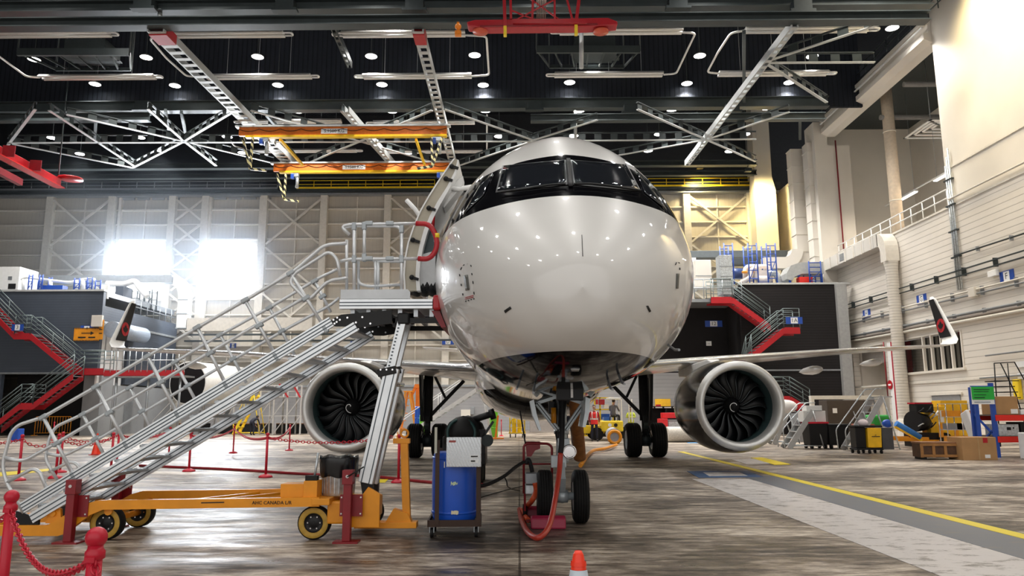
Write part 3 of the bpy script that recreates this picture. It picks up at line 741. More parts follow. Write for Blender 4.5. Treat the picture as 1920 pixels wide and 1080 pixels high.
for sx in (-1, 1):
    sec = [(1.2, 12.9, 2.55, 6.9, 1.0), (2.3, 13.9, 2.64, 5.9, .85), (5.8, 16.3, 3.02, 3.75, .58), (11, 19.9, 3.55, 2.5, .38), (16.7, 23.9, 4.05, 1.45, .19), (17.15, 24.3, 4.10, 1.3, .13)]
    wg = wing_mesh(sec, 0, 1, sx).build('wing', WINGM, plane)
    wing_mesh([(a, b-.015, c, d, e*1.03) for a, b, c, d, e in sec], 0, .07, sx).build('leading_edge', LEADM, wg)
    for (x, y, z, ln, r) in ((7.6, 19.0, 2.78, 2.6, .20), (10.4, 20.9, 3.05, 2.2, .17), (13.4, 22.6, 3.42, 1.9, .15)):
        MB().lathe([(.005, 0), (r*.55, ln*.05), (r*.9, ln*.2), (r, ln*.4), (r*.7, ln*.75), (.01, ln)], (sx*x, y, z-.12), 'Y', 16).build('flap_fairing', WINGM, wg)
    # winglet: blend, then a swept blade
    bl = [(17.1, 24.3, 4.10, 1.32, .12), (17.45, 24.5, 4.16, 1.28, .11), (17.68, 24.75, 4.35, 1.2, .10), (17.74, 25.0, 4.6, 1.12, .09), (17.80, 26.3, 6.25, .5, .05), (17.82, 26.6, 6.42, .22, .03)]
    loop = [(t, y) for t, y in foil(10)]; loop = loop+[(t, -y) for t, y in reversed(loop) if t > 0]
    def blade(kx, t0, t1, extra=0):
        m = MB(); lp = [(t, y) for t, y in loop if t0-1e-6 <= t <= t1+1e-6]; n = len(lp)
        for j, (x, y, z, c, th) in enumerate(bl):
            a = min(1, j/3)*PI/2*.97
            for t, h in lp: m.v.append((sx*(x-h*math.sin(a)*(th+extra)), y+t*c, z+h*math.cos(a)*(th+extra)))
        for i in range(len(bl)-1):
            for k in range(n): m.f.append((i*n+k, i*n+(k+1) % n, (i+1)*n+(k+1) % n, (i+1)*n+k)); m.sm.append(True)
        m.f += [tuple(range(n)), tuple(reversed(range((len(bl)-1)*n, len(bl)*n)))]; m.sm += [False, False]
        return m
    wl_ = blade(sx, 0, 1).build('winglet', WHITE, wg)
    # black inboard face and the red roundel with a leaf
    def face(y, z): return (17.74+(z-4.6)/1.65*.06)
    xi = lambda z: sx*(17.74+(z-4.6)*.036-.065)
    P4 = [(25.24, 4.52), (26.08, 4.52), (26.80, 6.28), (26.42, 6.28)]
    MB().prism([(xi(z), y, z) for y, z in P4], (sx*.012, 0, 0)).build('winglet_panel', BLACK, wl_)
    cy, cz = 25.93, 5.05
    MB().lathe([(.001, 0), (.30, 0), (.30, .012), (.001, .012)], (xi(cz)-sx*.016-.006, cy, cz), 'X', 28, False).build('roundel', RED, wl_)
    leaf = [(0, .24), (.05, .13), (.10, .16), (.085, .04), (.15, .09), (.17, .05), (.23, .06), (.20, -.01), (.22, -.04), (.11, -.12), (.12, -.16), (.012, -.14), (.012, -.25)]
    lf = leaf+[(-a, b) for a, b in reversed(leaf)]
    MB().prism([(xi(cz)-sx*.030, cy-sx*a*.9, cz+b*.9) for a, b in lf], (sx*.006, 0, 0)).build('leaf_emblem', BLACK, wl_)
# belly fairing
m = MB(); N = 22; q = 24
for i in range(N+1):
    t = i/N; k = math.sin(PI*min(1, max(0, t)))**.55; y = 11.6+t*11
    for j in range(q):
        a = 2*PI*j/q; m.v.append((math.cos(a)*(1.25+.62*k), y, 2.25+math.sin(a)*(.55+.55*k)))
for i in range(N):
    for j in range(q): m.f.append((i*q+j, i*q+(j+1) % q, (i+1)*q+(j+1) % q, (i+1)*q+j)); m.sm.append(True)
m.f += [tuple(range(q)), tuple(reversed(range(N*q, (N+1)*q)))]; m.sm += [False, False]
m.build('belly_fairing', LIV, plane)

# ------------------------------------------------------------------ engines
NAC = mat('nacelle_black_gloss', (.006, .006, .007), .16, 0, 0)
LIPM = mat('satin_inlet_lip', (.62, .62, .61), .36, .55, .04)
LINER = mat('teal_inlet_liner', (.045, .085, .09), .45)
BLADEM = mat('fan_blade_composite', (.006, .0065, .008), .42, 0, spec=.3)
BEDGE = mat('fan_blade_edge_titanium', (.16, .18, .19), .35, .8)
def engine(cx):
    e = bpy.data.objects.new('engine', None); COL.objects.link(e); e.parent = plane; e.location = (cx, 11.2, 1.57)
    MB().lathe([(1.035, .13), (1.10, .5), (1.13, 1.1), (1.11, 1.9), (1.02, 2.7), (.86, 3.35), (.80, 3.4), (.80, 2.0), (.84, 1.3), (.845, 1.05)], (0, 0, 0), 'Y', 56).build('nacelle', NAC, e)
    MB().lathe([(.845, .42), (.835, .28), (.835, .16), (.85, .07), (.885, .015), (.935, 0), (.985, .025), (1.02, .08), (1.037, .14)], (0, 0, 0), 'Y', 64).build('inlet_lip', LIPM, e)
    MB().lathe([(.845, .40), (.86, .9), (.86, 1.3)], (0, 0, 0), 'Y', 56).build('inlet_liner', LINER, e)
    MB().lathe([(.001, .82), (.85, .82)], (0, .45, 0), 'Y', 40).build('fan_disc', BLACK, e)
    MB().lathe([(.001, .52), (.035, .54), (.10, .63), (.17, .80), (.22, 1.0), (.23, 1.15)], (0, 0, 0), 'Y', 32).build('spinner', BLACKP, e)
    sp = []; 
    for i in range(22):
        t = i/21; a = 2.2*t*2+.4; r = .03+.11*t; sp.append((r*math.cos(a), .575+.16*t**1.2-.05, r*math.sin(a)))
    MB().tube(sp, .009, 6).build('spinner_mark', TEXTW, e)
    proto = None
    for b in range(18):
        if proto is None:
            m = MB(); ed = []; n = 9
            for i in range(n+1):
                t = i/n; r = .20+.635*t; ph = .30*math.sin(t*PI*.85)-.05
                tw = math.radians(28+34*t); ch = .135+.075*math.sin(t*PI*.8)
                mid_ = Vector((r*math.cos(ph), 0, r*math.sin(ph))); tang = Vector((-math.sin(ph), 0, math.cos(ph)))
                le = mid_-tang*ch*math.sin(tw)+Vector((0, .92-ch*math.cos(tw), 0)); te = mid_+tang*ch*math.sin(tw)+Vector((0, .92+ch*math.cos(tw), 0))
                for s_ in (0, .006): m.v += [tuple(le+Vector((0, s_, 0))), tuple((le+te)/2+Vector((0, s_+.015, 0))), tuple(te+Vector((0, s_, 0)))]
                ed.append(le)
            for i in range(n):
                o = i*6; p_ = (i+1)*6
                m.f += [(o, o+1, p_+1, p_), (o+1, o+2, p_+2, p_+1), (o+3, p_+3, p_+4, o+4), (o+4, p_+4, p_+5, o+5), (o, p_, p_+3, o+3), (o+2, o+5, p_+5, p_+2)]; m.sm += [True]*6
            proto = m.build('fan_blade', BLADEM, e); MB().tube(ed, .006, 5).build('blade_edge', BEDGE, proto); bl_ = proto
        else: bl_ = copy_tree(proto, e)
        bl_.rotation_euler = (0, 2*PI*b/18, 0)
    return e
for cx in (-4.6, 4.6):
    engine(cx)
    MB().prism([(cx-.16, 12.1, 2.45), (cx-.16, 14.6, 2.35), (cx-.16, 17.2, 2.5), (cx-.16, 17.2, 2.75), (cx-.16, 15.6, 2.78), (cx-.16, 13.6, 2.80)], (.32, 0, 0)).build('pylon', WHITE, plane, bev=.03)
# ------------------------------------------------------------------ tail
for sx in (-1, 1):
    wing_mesh([(.2, 33.4, 4.5, 3.3, .42), (6.1, 36.8, 5.15, 1.3, .14)], 0, 1, sx).build('tailplane', WINGM, plane)
m = MB()
for (z, y, c, th) in ((5.0, 29.5, 6.2, .5), (11.4, 35.2, 2.4, .2)):
    lp = foil(10); lp = lp+[(t, -h) for t, h in reversed(lp) if t > 0]
    for t, h in lp: m.v.append((h*th*1.2, y+t*c, z))
n = len(m.v)//2
for k in range(n): m.f.append((k, (k+1) % n, n+(k+1) % n, n+k)); m.sm.append(True)
m.f += [tuple(range(n)), tuple(reversed(range(n, 2*n)))]; m.sm += [False, False]
m.build('tail_fin', BLACK, plane)

# ------------------------------------------------------------------ undercarriage
GEARW = mat('gear_pale_grey', (.50, .55, .58), .35, .3)
GEARL = mat('gear_light_blue_grey', (.62, .68, .72), .35, .3)
def wheel(parent, c, R_, wd, hub, name='wheel', faces=(-1, 1)):
    """tyre with grooves, rim and hub, axle along X"""
    k = R_*.30
    pr = [(R_*.55, -wd*.42), (R_*.66, -wd*.49), (R_*.84, -wd*.5), (R_*.955, -wd*.38)]
    for x in (-.24, -.08, .08, .24): pr += [(R_*.985, (x-.06)*wd), (R_*.99, (x-.02)*wd), (R_*.968, (x-.018)*wd), (R_*.968, (x+.018)*wd), (R_*.99, (x+.02)*wd)]
    pr += [(R_*.955, wd*.38), (R_*.84, wd*.5), (R_*.66, wd*.49), (R_*.55, wd*.42)]
    t = MB().lathe(pr, c, 'X', 40).build('tyre', RUBBER, parent)
    m = MB()
    for s in (-1, 1): m.lathe([(R_*.56, s*wd*.42), (R_*.52, s*wd*.46), (R_*.46, s*wd*.40), (R_*.30, s*wd*.30), (R_*.16, s*wd*.36), (.001, s*wd*.38)], c, 'X', 28)
    m.build('rim', hub, t)
    return t
ng = bpy.data.objects.new('nose_gear', None); COL.objects.link(ng); ng.parent = plane; ng.location = (.02, 3.9, 0)
HUBG = mat('wheel_hub_grey', (.42, .45, .47), .35, .5)
for x in (-.235, .235): wheel(ng, (x, 0, .345), .345, .205, HUBG)
MB().cyl((-.2, 0, .345), (.2, 0, .345), .05).cyl((-.07, 0, .345), (.07, 0, .345), .085).ball((0, 0, .345), .10, 14, (1, 1, .9)).build('axle', GEARW, ng)
MB().cyl((0, 0, .4), (0, .02, .80), .042, n=16).build('chrome_piston', CHROME, ng)
MB().cyl((0, .02, .78), (0, .03, 1.75), .075, n=18).cyl((0, .02, .78), (0, .02, .86), .095, n=18).cyl((0, .02, 1.15), (0, .02, 1.22), .10, n=18).build('strut', GEARW, ng)
MB().bar((0, -.08, .42), (0, -.24, .60), .07, .03).bar((0, -.24, .60), (0, -.09, .84), .06, .03).build('torque_link', GEARW, ng)
MB().cyl((.09, -.2, .93), (.09, -.1, .93), .088, n=24).torus((.09, -.2, .93), .082, .012, 'Y', 24, 6).build('taxi_lamp', CHROME, ng)
MB().box((.02, -.09, 1.05), (.16, .1, .10)).box((-.05, -.1, .80), (.2, .08, .16)).build('steering_box', GEARW, ng, bev=.01)
for sx in (-1, 1):
    G_ = lambda x, y, Y=10.1: at(x, y, Y)-AIR-Vector((0, 3.9, 0))
    tp_, bt_ = (G_(1004, 756), G_(1043, 806)) if sx < 0 else (G_(1091, 757), G_(1057, 806))
    o = MB().bar(tp_, bt_, .062, .07).build('side_brace', GEARL, ng, bev=.01); MB().bar(tp_+Vector((0, -.04, 0)), bt_+Vector((0, -.04, 0)), .016, .01).build('brace_groove', DKSTEEL, o)
    MB().bar(tp_, (tp_+(G_(1048, 742)-tp_)*.9), .04).build('upper_brace', GEARL, ng); MB().bar(tp_, (0, .2, 1.75), .05).build('drag_link', GEARW, ng)
    ol = [(991, 752), (998, 749), (1003, 775), (1012, 807), (1008, 808), (996, 779)] if sx < 0 else [(1095, 744), (1104, 748), (1102, 771), (1095, 801), (1089, 801), (1094, 772)]
    MB().prism([G_(x, y, 9.45) for x, y in ol], (0, .7, 0)).build('gear_door', GEARL, ng)
    MB().bar((sx*.32, -.6, 1.66), (sx*.42, -.66, 1.78), .04, .08).build('door_hinge', GEARW, ng)
MB().box((0, -1.75, 1.69), (.30, .12, .24)).build('landing_light_box', BLACK, ng, bev=.01)
MB().box((.02, -1.815, 1.65), (.026, .01, .10)).build('box_mark', TEXTW, ng)
MB().cyl((-.11, -.15, 1.30), (-.11, -.15, 1.50), .035).build('lock_pin_sleeve', AMBER, ng)
MB().cyl((.09, -1.83, 1.70), (.09, -1.83, 1.80), .012).cyl((.09, -1.83, 1.80), (.09, -1.83, 1.82), .03).build('beacon_pin', YELLOW, ng)
m = MB()
for i in range(9):
    a = random.uniform(-.18, .18); m.tube(smoothpath([(a, .05, 1.75), (a*.7+.02, -.06, 1.55), (a*.5, -.05, 1.35), (a*.3-.02, -.07, 1.1), (.03, -.08, .86)]), .010+.006*random.random(), 6)
m.build('hydraulic_line', BLACKP, ng)
m = MB().box((0, .3, 1.70), (.5, 1.1, .1)).box((.06, 0, 1.62), (.10, .1, .1)).box((-.13, -.02, 1.5), (.08, .1, .16)); m.build('wheel_bay', BLACK, ng)
for sx in (-1, 1):
    g = bpy.data.objects.new('main_gear', None); COL.objects.link(g); g.parent = plane; g.location = (sx*3.48, 18.05, 0)
    for x in (-.40, .40): wheel(g, (x, 0, .545), .545, .47, HUBG)
    MB().cyl((-.3, 0, .545), (.3, 0, .545), .09).cyl((-.14, 0, .545), (.14, 0, .545), .2, n=20).build('axle', DKSTEEL, g)
    MB().cyl((0, 0, .55), (0, .05, 1.2), .085).cyl((0, .05, 1.15), (0, .1, 2.75), .15, n=20).build('strut', BLACKP, g)
    MB().bar((-sx*.1, .05, 1.35), (-sx*1.15, .1, 2.45), .11).bar((-sx*.55, .05, 1.9), (-sx*.2, .05, 2.6), .08).build('side_stay', BLACKP, g)
    MB().prism([(sx*.22, -.35, 2.75), (sx*.22, .5, 2.75), (sx*.16, .4, 1.15), (sx*.16, -.28, 1.15)], (sx*.05, 0, 0)).build('leg_door', BLACKP, g)
    MB().bar((0, -.12, .75), (0, -.30, 1.0), .14, .05).bar((0, -.30, 1.0), (0, -.1, 1.3), .12, .05).build('torque_link', DKSTEEL, g)
    m = MB()
    for i in range(6): m.tube(smoothpath([(-.12+.05*i, -.16, 2.5), (-.14+.05*i, -.2, 1.6), (-.08+.03*i, -.26, 1.0), (-.2+.08*i, -.15, .6)]), .014, 6)
    m.build('brake_line', BLACKP, g)
# ================================================================== mobile access stairs (aluminium on an amber chassis)
YN, YF = 8.85, 9.85
def N_(x, y): return at(x, y, YN)
def F_(x, y): return at(x, y, YF)
st = thing('access_stairs', 'aluminium aircraft access stairs with tube handrails on a long amber wheeled chassis', 'access stairs')
LIGHTALU = mat('light_anodised_aluminium', (.76, .79, .82), .34, .7, .05)
GROOVE = mat('profile_groove', (.09, .11, .13), .5, .5)
TUBE = mat('grey_handrail_tube', (.68, .70, .72), .34, .5, .04)
CLAMP = mat('rail_clamp', (.36, .39, .41), .45, .6)
def stringer(p, q, y, h, parent, n=3):
    """extruded profile with long grooves; p, q are (x, z) of its centre line"""
    a = Vector((p[0], y, p[1])); b = Vector((q[0], y, q[1])); d = (b-a).normalized(); u = Vector((-d.z, 0, d.x))
    o = MB().bar(a, b, .05, h, u).build('stringer', LIGHTALU, parent)
    for i in range(n):
        k = (i-(n-1)/2)*h/(n)*.9
        MB().bar(a+u*k+Vector((0, -.026, 0)), b+u*k+Vector((0, -.026, 0)), .006, .012, u).build('groove', GROOVE, o)
    return a, b, u
a0 = N_(43, 952); a1 = N_(622, 603); b0 = N_(60, 972); b1 = N_(668, 612)
stringer((a0.x, a0.z), (a1.x, a1.z), YN, .125, st)
stringer((b0.x, b0.z), (b1.x, b1.z), YN, .115, st, 2)
sl = (a1-a0).normalized(); un = Vector((-sl.z, 0, sl.x))
stringer((a0.x, a0.z), (a1.x, a1.z), YF, .125, st)
c0 = F_(105, 962); c1 = F_(684, 620)
stringer((b0.x+.05, b0.z), (b1.x, b1.z), YF, .115, st, 2)
nt = 13
for i in range(nt):
    f = (i+.6)/nt; p = b0+(b1-b0)*f
    q = MB().box((p.x-.02, (YN+YF)/2, p.z+.03), (.23, YF-YN-.06, .03))
    for k in range(4): q.box((p.x-.11+k*.06, (YN+YF)/2, p.z+.048), (.02, YF-YN-.1, .008))
    q.build('tread', ALU_DULL, st)
def rail(name, pts, r=.0205, rr=.10, m=TUBE, parent=None):
    return MB().tube(roundpath(pts, rr, 5), r, 10).build(name, m, parent or st)
def clampb(p, d):
    d = Vector(d).normalized(); return MB().bar(Vector(p)-d*.05, Vector(p)+d*.05, .055, .055).build('clamp', CLAMP, st, bev=.012)
near = lambda pts: [N_(*p) for p in pts]
far = lambda pts: [F_(*p) for p in pts]
rail('handrail', near([(45, 962), (12, 905), (4, 872), (20, 812), (34, 797), (81, 782), (180, 725), (277, 668), (460, 563), (552, 508), (608, 459), (650, 456)]))
rail('handrail', near([(9, 858), (42, 866), (107, 830), (203, 773), (303, 714), (480, 610), (575, 556)]), m=TUBE)
rail('handrail', near([(12, 905), (62, 878), (76, 886), (90, 925)]))
rail('handrail', near([(638, 518), (632, 485), (617, 471), (552, 513), (543, 530), (574, 562), (584, 558), (615, 526), (652, 521)]))
for a, b in (((81, 782), (138, 892)), ((180, 725), (237, 834)), ((277, 668), (333, 777)), ((370, 614), (424, 722)), ((460, 563), (518, 669)), ((545, 512), (610, 617))):
    rail('rail_post', near([a, b])); clampb(N_(*a), sl); m_ = (a[0]*.55+b[0]*.45, a[1]*.55+b[1]*.45); clampb(N_(*m_), sl)
    clampb(N_(*b), un)
rail('handrail', far([(110, 905), (84, 860), (93, 820), (104, 800), (155, 777), (243, 727), (328, 679), (413, 628), (505, 577), (600, 520), (633, 505)]))
rail('handrail', far([(86, 850), (118, 856), (190, 820), (280, 766), (365, 716), (450, 667), (540, 615), (620, 572), (636, 558)]))
rail('handrail', far([(92, 885), (130, 866), (142, 868), (158, 890)]))
for a, b in (((155, 777), (203, 868)), ((243, 727), (290, 815)), ((328, 679), (376, 768)), ((413, 628), (462, 718)), ((505, 577), (552, 665)), ((590, 527), (620, 585))):
    rail('rail_post', far([a, b])); clampb(F_(*a), sl); m_ = (a[0]*.5+b[0]*.5, a[1]*.5+b[1]*.5); clampb(F_(*m_), sl)
# ------------------------------------------------------------------ platform
pl0 = N_(638, 577); pl1 = N_(812, 577)
zt = N_(700, 562).z; zb = N_(700, 580).z
for y in (YN-.02, YF+.10):
    o = MB().b2((pl0.x, y-.03, zb), (pl1.x, y+.03, zt)).build('deck_edge', LIGHTALU, st, bev=.004)
    for z in (zb+(zt-zb)*.33, zb+(zt-zb)*.66): MB().b2((pl0.x, y-.034, z-.006), (pl1.x, y-.029, z+.006)).build('groove', GROOVE, o)
MB().b2((pl0.x, YN+.01, zt-.05), (pl1.x, YF+.07, zt-.02)).build('deck', ALU_DULL, st)
tb0, tb1 = N_(640, 560), N_(770, 545)
MB().prism([(tb0.x, YN-.045, zt+.004), (tb1.x, YN-.045, zt+.004), (tb1.x, YN-.045, tb1.z-.02), (tb1.x-.03, YN-.045, tb1.z+.01), (tb0.x, YN-.045, tb1.z+.01)], (0, .02, 0)).build('toe_board', mat('pale_toe_board', (.62, .65, .68), .5), st)
for i in range(6): MB().b2((pl0.x+.12+i*.19, YN+.02, zb-.09), (pl0.x+.17+i*.19, YF+.05, zb-.001)).build('deck_joist', ALU_DULL, st)
MB().b2((pl1.x, YN-.06, zb-.02), (pl1.x+.10, YF+.12, zt+.05)).build('bumper', RED, st, bev=.03)
bp = N_(830, 605); MB().prism([(pl1.x-.02, YN, zb-.02), (pl1.x+.08, YN, zb-.02), (pl1.x+.16, YN, zb-.22), (pl1.x+.10, YN, zb-.22)], (0, 1.0, 0)).build('bumper_bracket', DKRED, st)
for y in (YN-.01, YF+.02):
    o = MB().prism([(N_(621, 600).x, y, N_(621, 600).z), (N_(640, 590).x, y, N_(640, 590).z), (N_(735, 585).x, y, zb-.01), (N_(735, 604).x, y, N_(735, 606).z), (N_(690, 611).x, y, N_(690, 613).z), (N_(628, 612).x, y, N_(628, 612).z)], (0, .03, 0)).build('hinge_plate', BLACK, st)
    m = MB()
    for px, py in ((626, 600), (633, 596), (632, 604), (638, 600), (652, 596), (680, 595), (628, 607), (695, 607), (668, 605)):
        c = N_(px, py); MB().cyl((c.x, y-.012, c.z), (c.x, y, c.z), .012, n=10).build('bolt', CHROME, o)
MB().b2((N_(735, 590).x, YN+.05, zb-.16), (N_(822, 590).x, YN+.10, zb-.10)).b2((N_(735, 590).x, YF-.10, zb-.16), (N_(822, 590).x, YF-.05, zb-.10)).b2((N_(735, 590).x, YN+.05, zb-.2), (N_(740, 590).x, YF-.05, zb-.1)).build('lift_frame', BLACK, st)
# platform rails
rail('platform_rail', near([(655, 440), (640, 425), (655, 421), (783, 419)]))
rail('platform_rail', near([(638, 490), (655, 486), (787, 485)]))
rail('platform_rail', far([(655, 440), (640, 428), (660, 424), (752, 424), (753, 470), (753, 545)]))
rail('platform_rail', far([(672, 490), (672, 532), (690, 537), (752, 534)]))
rail('platform_rail', far([(700, 490), (752, 490)]))
MB().tube(roundpath(near([(780, 419), (806, 420), (819, 445), (819, 468), (805, 486), (784, 485)]), .12, 6), .032, 12).build('padded_rail_end', RED, st)
MB().cyl(N_(818.5, 438), N_(819, 446), .035, n=12).build('yellow_tape', YELLOW, st)
for px, y0, y1 in ((664, 421, 574), (753, 426, 574)):
    rail('rail_post', near([(px, y0), (px, y1)])); clampb(N_(px, y0+4), (0, 0, 1)); clampb(N_(px, 486), (0, 0, 1)); clampb(N_(px, 570), (0, 0, 1))
rail('rail_post', near([(683, 421), (683, 485)])); clampb(N_(683, 424), (0, 0, 1)); clampb(N_(683, 483), (0, 0, 1))
for px in (650, 672, 704, 709): rail('rail_post', far([(px, 450 if px == 650 else 490), (px, 548)]))
for px in (692, 731): clampb(N_(px, 419), (1, 0, 0)); clampb(N_(px, 485), (1, 0, 0))
# ------------------------------------------------------------------ telescopic struts
for y, dx in ((YN+.05, 0), (YF-.25, 10)):
    f = lambda x, y_: Vector((at(x+dx, y_, y).x, y, at(x+dx, y_, y).z))
    lo, mi, hi = f(686, 905), f(730, 702), f(755, 600)
    o = MB().bar(lo, f(736, 690), .11, .17, (1, 0, 0)).build('strut_outer_profile', LIGHTALU, st, bev=.006)
    d = (mi-lo).normalized(); s_ = Vector((d.z, 0, -d.x))
    for k in (-.045, .045): MB().bar(lo+s_*k+Vector((0, -.056, 0)), f(734, 697)+s_*k+Vector((0, -.056, 0)), .012, .006, (0, 1, 0)).build('groove', GROOVE, o)
    o = MB().bar(mi, hi, .08, .10, (1, 0, 0)).build('strut_inner_profile', LIGHTALU, st, bev=.004)
    for i in range(16):
        c = mi+(hi-mi)*((i+.5)/16); MB().box(c+Vector((-.02, -.042, 0)), (.022, .006, .018)).build('rack_tooth', GROOVE, o)
    o = MB().box(f(727, 697), (.22, .16, .09), (0, math.radians(-12), 0)).build('strut_collar', BLACK, st, bev=.008)
    for q in (-.07, 0, .07): MB().cyl(f(727, 697)+Vector((q, -.09, .02)), f(727, 697)+Vector((q, -.078, .02)), .011, n=8).build('bolt', CHROME, o)
    MB().box(f(757, 598), (.14, .10, .14)).build('strut_head', BLACK, st, bev=.02)
    MB().prism([f(672, 880), f(700, 872), f(698, 925), f(680, 930)], (0, .10, 0)).build('strut_foot', BLACK, st)
MB().cyl((N_(735, 720).x, YN+.05, N_(735, 720).z), (N_(735, 720).x, YF-.2, N_(735, 720).z+.02), .03, n=12).build('strut_crossbar', CHROME, st)
# ------------------------------------------------------------------ chassis
def zz_(py, Y=YN): return at(300, py, Y).z
for y in (YN-.04, YF+.02):
    top = [(-60, 985), (92, 984), (113, 972), (160, 945), (185, 938), (600, 932)]; bot = [(600, 949), (196, 955), (172, 965), (122, 1001), (112, 1004), (-60, 1004)]
    tp = [(N_(*p).x, y, N_(*p).z+ (0)) for p in top]; bt = [(N_(*p).x, y, max(.03, N_(*p).z)) for p in reversed(bot)]
    m = MB()
    for i in range(len(tp)-1): m.prism([tp[i], tp[i+1], bt[i+1], bt[i]], (0, .07, 0))
    m.build('chassis_beam', AMBER, st)
xl, xr = N_(185, 940).x, N_(600, 940).x
MB().bar((xl+.6, YN+.03, .40), (xl+1.5, YF+.02, .43), .04, .03).bar((xr-.7, YF+.02, .43), (xr-1.4, YN+.03, .43), .04, .03).build('chassis_cross_brace', AMBER, st)
MB().cyl((xl+.1, YN+.03, .33), (xl+.1, YF+.02, .33), .045, n=12).build('rear_axle_tube', AMBER, st)
MB().cyl((N_(-10, 970).x, YN, .19), (N_(-10, 970).x, YF, .19), .03).build('front_cross_tube', AMBER, st)
for y in (YN, YF-.05):
    p = N_(50, 975); MB().prism([(p.x-.2, y, .10), (p.x+.14, y, .10), (p.x+.14, y, .26), (p.x-.2, y, .36)], (0, .03, 0)).build('stair_foot_plate', BLACK, st)
    p = N_(98, 960); MB().prism([(p.x-.08, y+.02, .2), (p.x+.10, y+.02, .2), (p.x+.08, y+.02, .36), (p.x-.05, y+.02, .38)], (0, .04, 0)).cyl((p.x, y, .31), (p.x, y+.08, .31), .035).build('pivot_lug', AMBER, st)
MB().b2((N_(586, 930).x, YN-.05, .40), (N_(612, 930).x+.05, YF+.05, .475)).build('swivel_plate', AMBER, st, bev=.008)
MB().b2((N_(612, 930).x, YN+.05, .18), (N_(700, 930).x-.05, YF-.1, .43)).build('steering_block', AMBER, st, bev=.02)
MB().prism([(N_(655, 930).x, YN, .15), (N_(712, 930).x, YN, .15), (N_(712, 930).x, YN, .52), (N_(690, 930).x, YN, .60), (N_(668, 930).x, YN, .42)], (0, .05, 0)).build('strut_lug', AMBER, st, bev=.004)
MB().b2((N_(552, 970).x, YN+.16, .19), (N_(569, 970).x, YN+.24, .25)).build('tow_hitch', BLACK, st)
TYRE_SIDE = OCHRE
def cart_wheel(c, R_, wd, parent, side=TYRE_SIDE):
    t = MB().lathe([(R_*.6, -wd*.45), (R_*.9, -wd*.5), (R_*.99, -wd*.36), (R_, 0), (R_*.99, wd*.36), (R_*.9, wd*.5), (R_*.6, wd*.45)], c, 'Y', 32).build('tyre', RUBBER, parent)
    for s in (-1, 1): MB().lathe([(R_*.58, s*wd*.46), (R_*.66, s*wd*.54), (R_*.88, s*wd*.53), (R_*.95, s*wd*.42)], c, 'Y', 32).build('sidewall', side, t)
    for s in (-1, 1):
        h = MB().lathe([(.001, s*wd*.32), (R_*.22, s*wd*.34), (R_*.3, s*wd*.26), (R_*.5, s*wd*.3), (R_*.6, s*wd*.48)], c, 'Y', 24).build('rim', BLACK, t)
    m = MB()
    for k in range(6):
        a = 2*PI*k/6; m = MB().cyl(Vector(c)+Vector((R_*.38*math.cos(a), -wd*.36, R_*.38*math.sin(a))), Vector(c)+Vector((R_*.38*math.cos(a), -wd*.27, R_*.38*math.sin(a))), .009, n=8).build('wheel_bolt', CHROME, t)
    return t
R1 = .19
for px, Y in ((202, 8.98), (590, 8.98)):
    p = at(px, 985, Y); cart_wheel((p.x, Y, R1), R1, .13, st)
for px, Y in ((262, 9.95), (692, 9.95)):
    p = at(px, 965, Y); cart_wheel((p.x, Y, R1), R1, .13, st)
    MB().cyl((p.x, Y-.5, R1), (p.x, Y, R1), .04, n=12).build('stub_axle', AMBER, st)
p = at(692, 965, 9.95); p0 = at(590, 965, 8.98)
MB().cyl((p0.x, 8.98, R1), (p0.x+.3, 9.3, R1+.08), .035).build('stub_axle', AMBER, st)
# tools fixed to the chassis
a = N_(523, 920); MB().b2((a.x, YN+.05, .475), (a.x+.42, YN+.3, .63)).build('tool_tray', AMBER, st, bev=.006)
a = N_(566, 920); pb = MB().b2((a.x+.01, YN+.02, .476), (a.x+.17, YN+.25, .665)).build('pump_box', AMBER, st, bev=.006)
MB().tube([(a.x+.10, YN+.12, .66), (a.x+.12, YN+.12, .80), (a.x+.14, YN+.12, .98)], .014, 8).build('pump_lever', GALV, st)
MB().box((a.x+.08, YN+.12, .69), (.14, .08, .06)).build('pump_valve', BLACKP, st)
# crossbeam and jack post at the aircraft end
e0 = at(640, 975, 9.0); e1 = at(782, 975, 9.9)
MB().b2((N_(655, 975).x, YN+.25, .10), (N_(772, 975).x+.02, YN+.42, .17)).build('front_outrigger', AMBER, st, bev=.006)
MB().prism([(N_(715, 975).x, YN+.27, .17), (N_(765, 975).x, YN+.27, .17), (N_(757, 975).x, YN+.27, .27), (N_(730, 975).x, YN+.27, .32)], (0, .13, 0)).build('outrigger_gusset', AMBER, st)
j0 = Vector((N_(755, 970).x, YN+.34, .17)); j1 = Vector((N_(750, 822).x, YN+.34, at(750, 822, YN+.34).z))
MB().bar(j0, j1, .09, .09, (0, 1, 0)).build('stabiliser_post', AMBER, st, bev=.006)
MB().torus(j1+Vector((0, 0, .06)), .045, .013, 'Y', 20, 8).build('lifting_eye', AMBER, st)
MB().box(j1+Vector((-.03, 0, -.03)), (.2, .1, .06)).build('post_cap', AMBER, st, bev=.006)
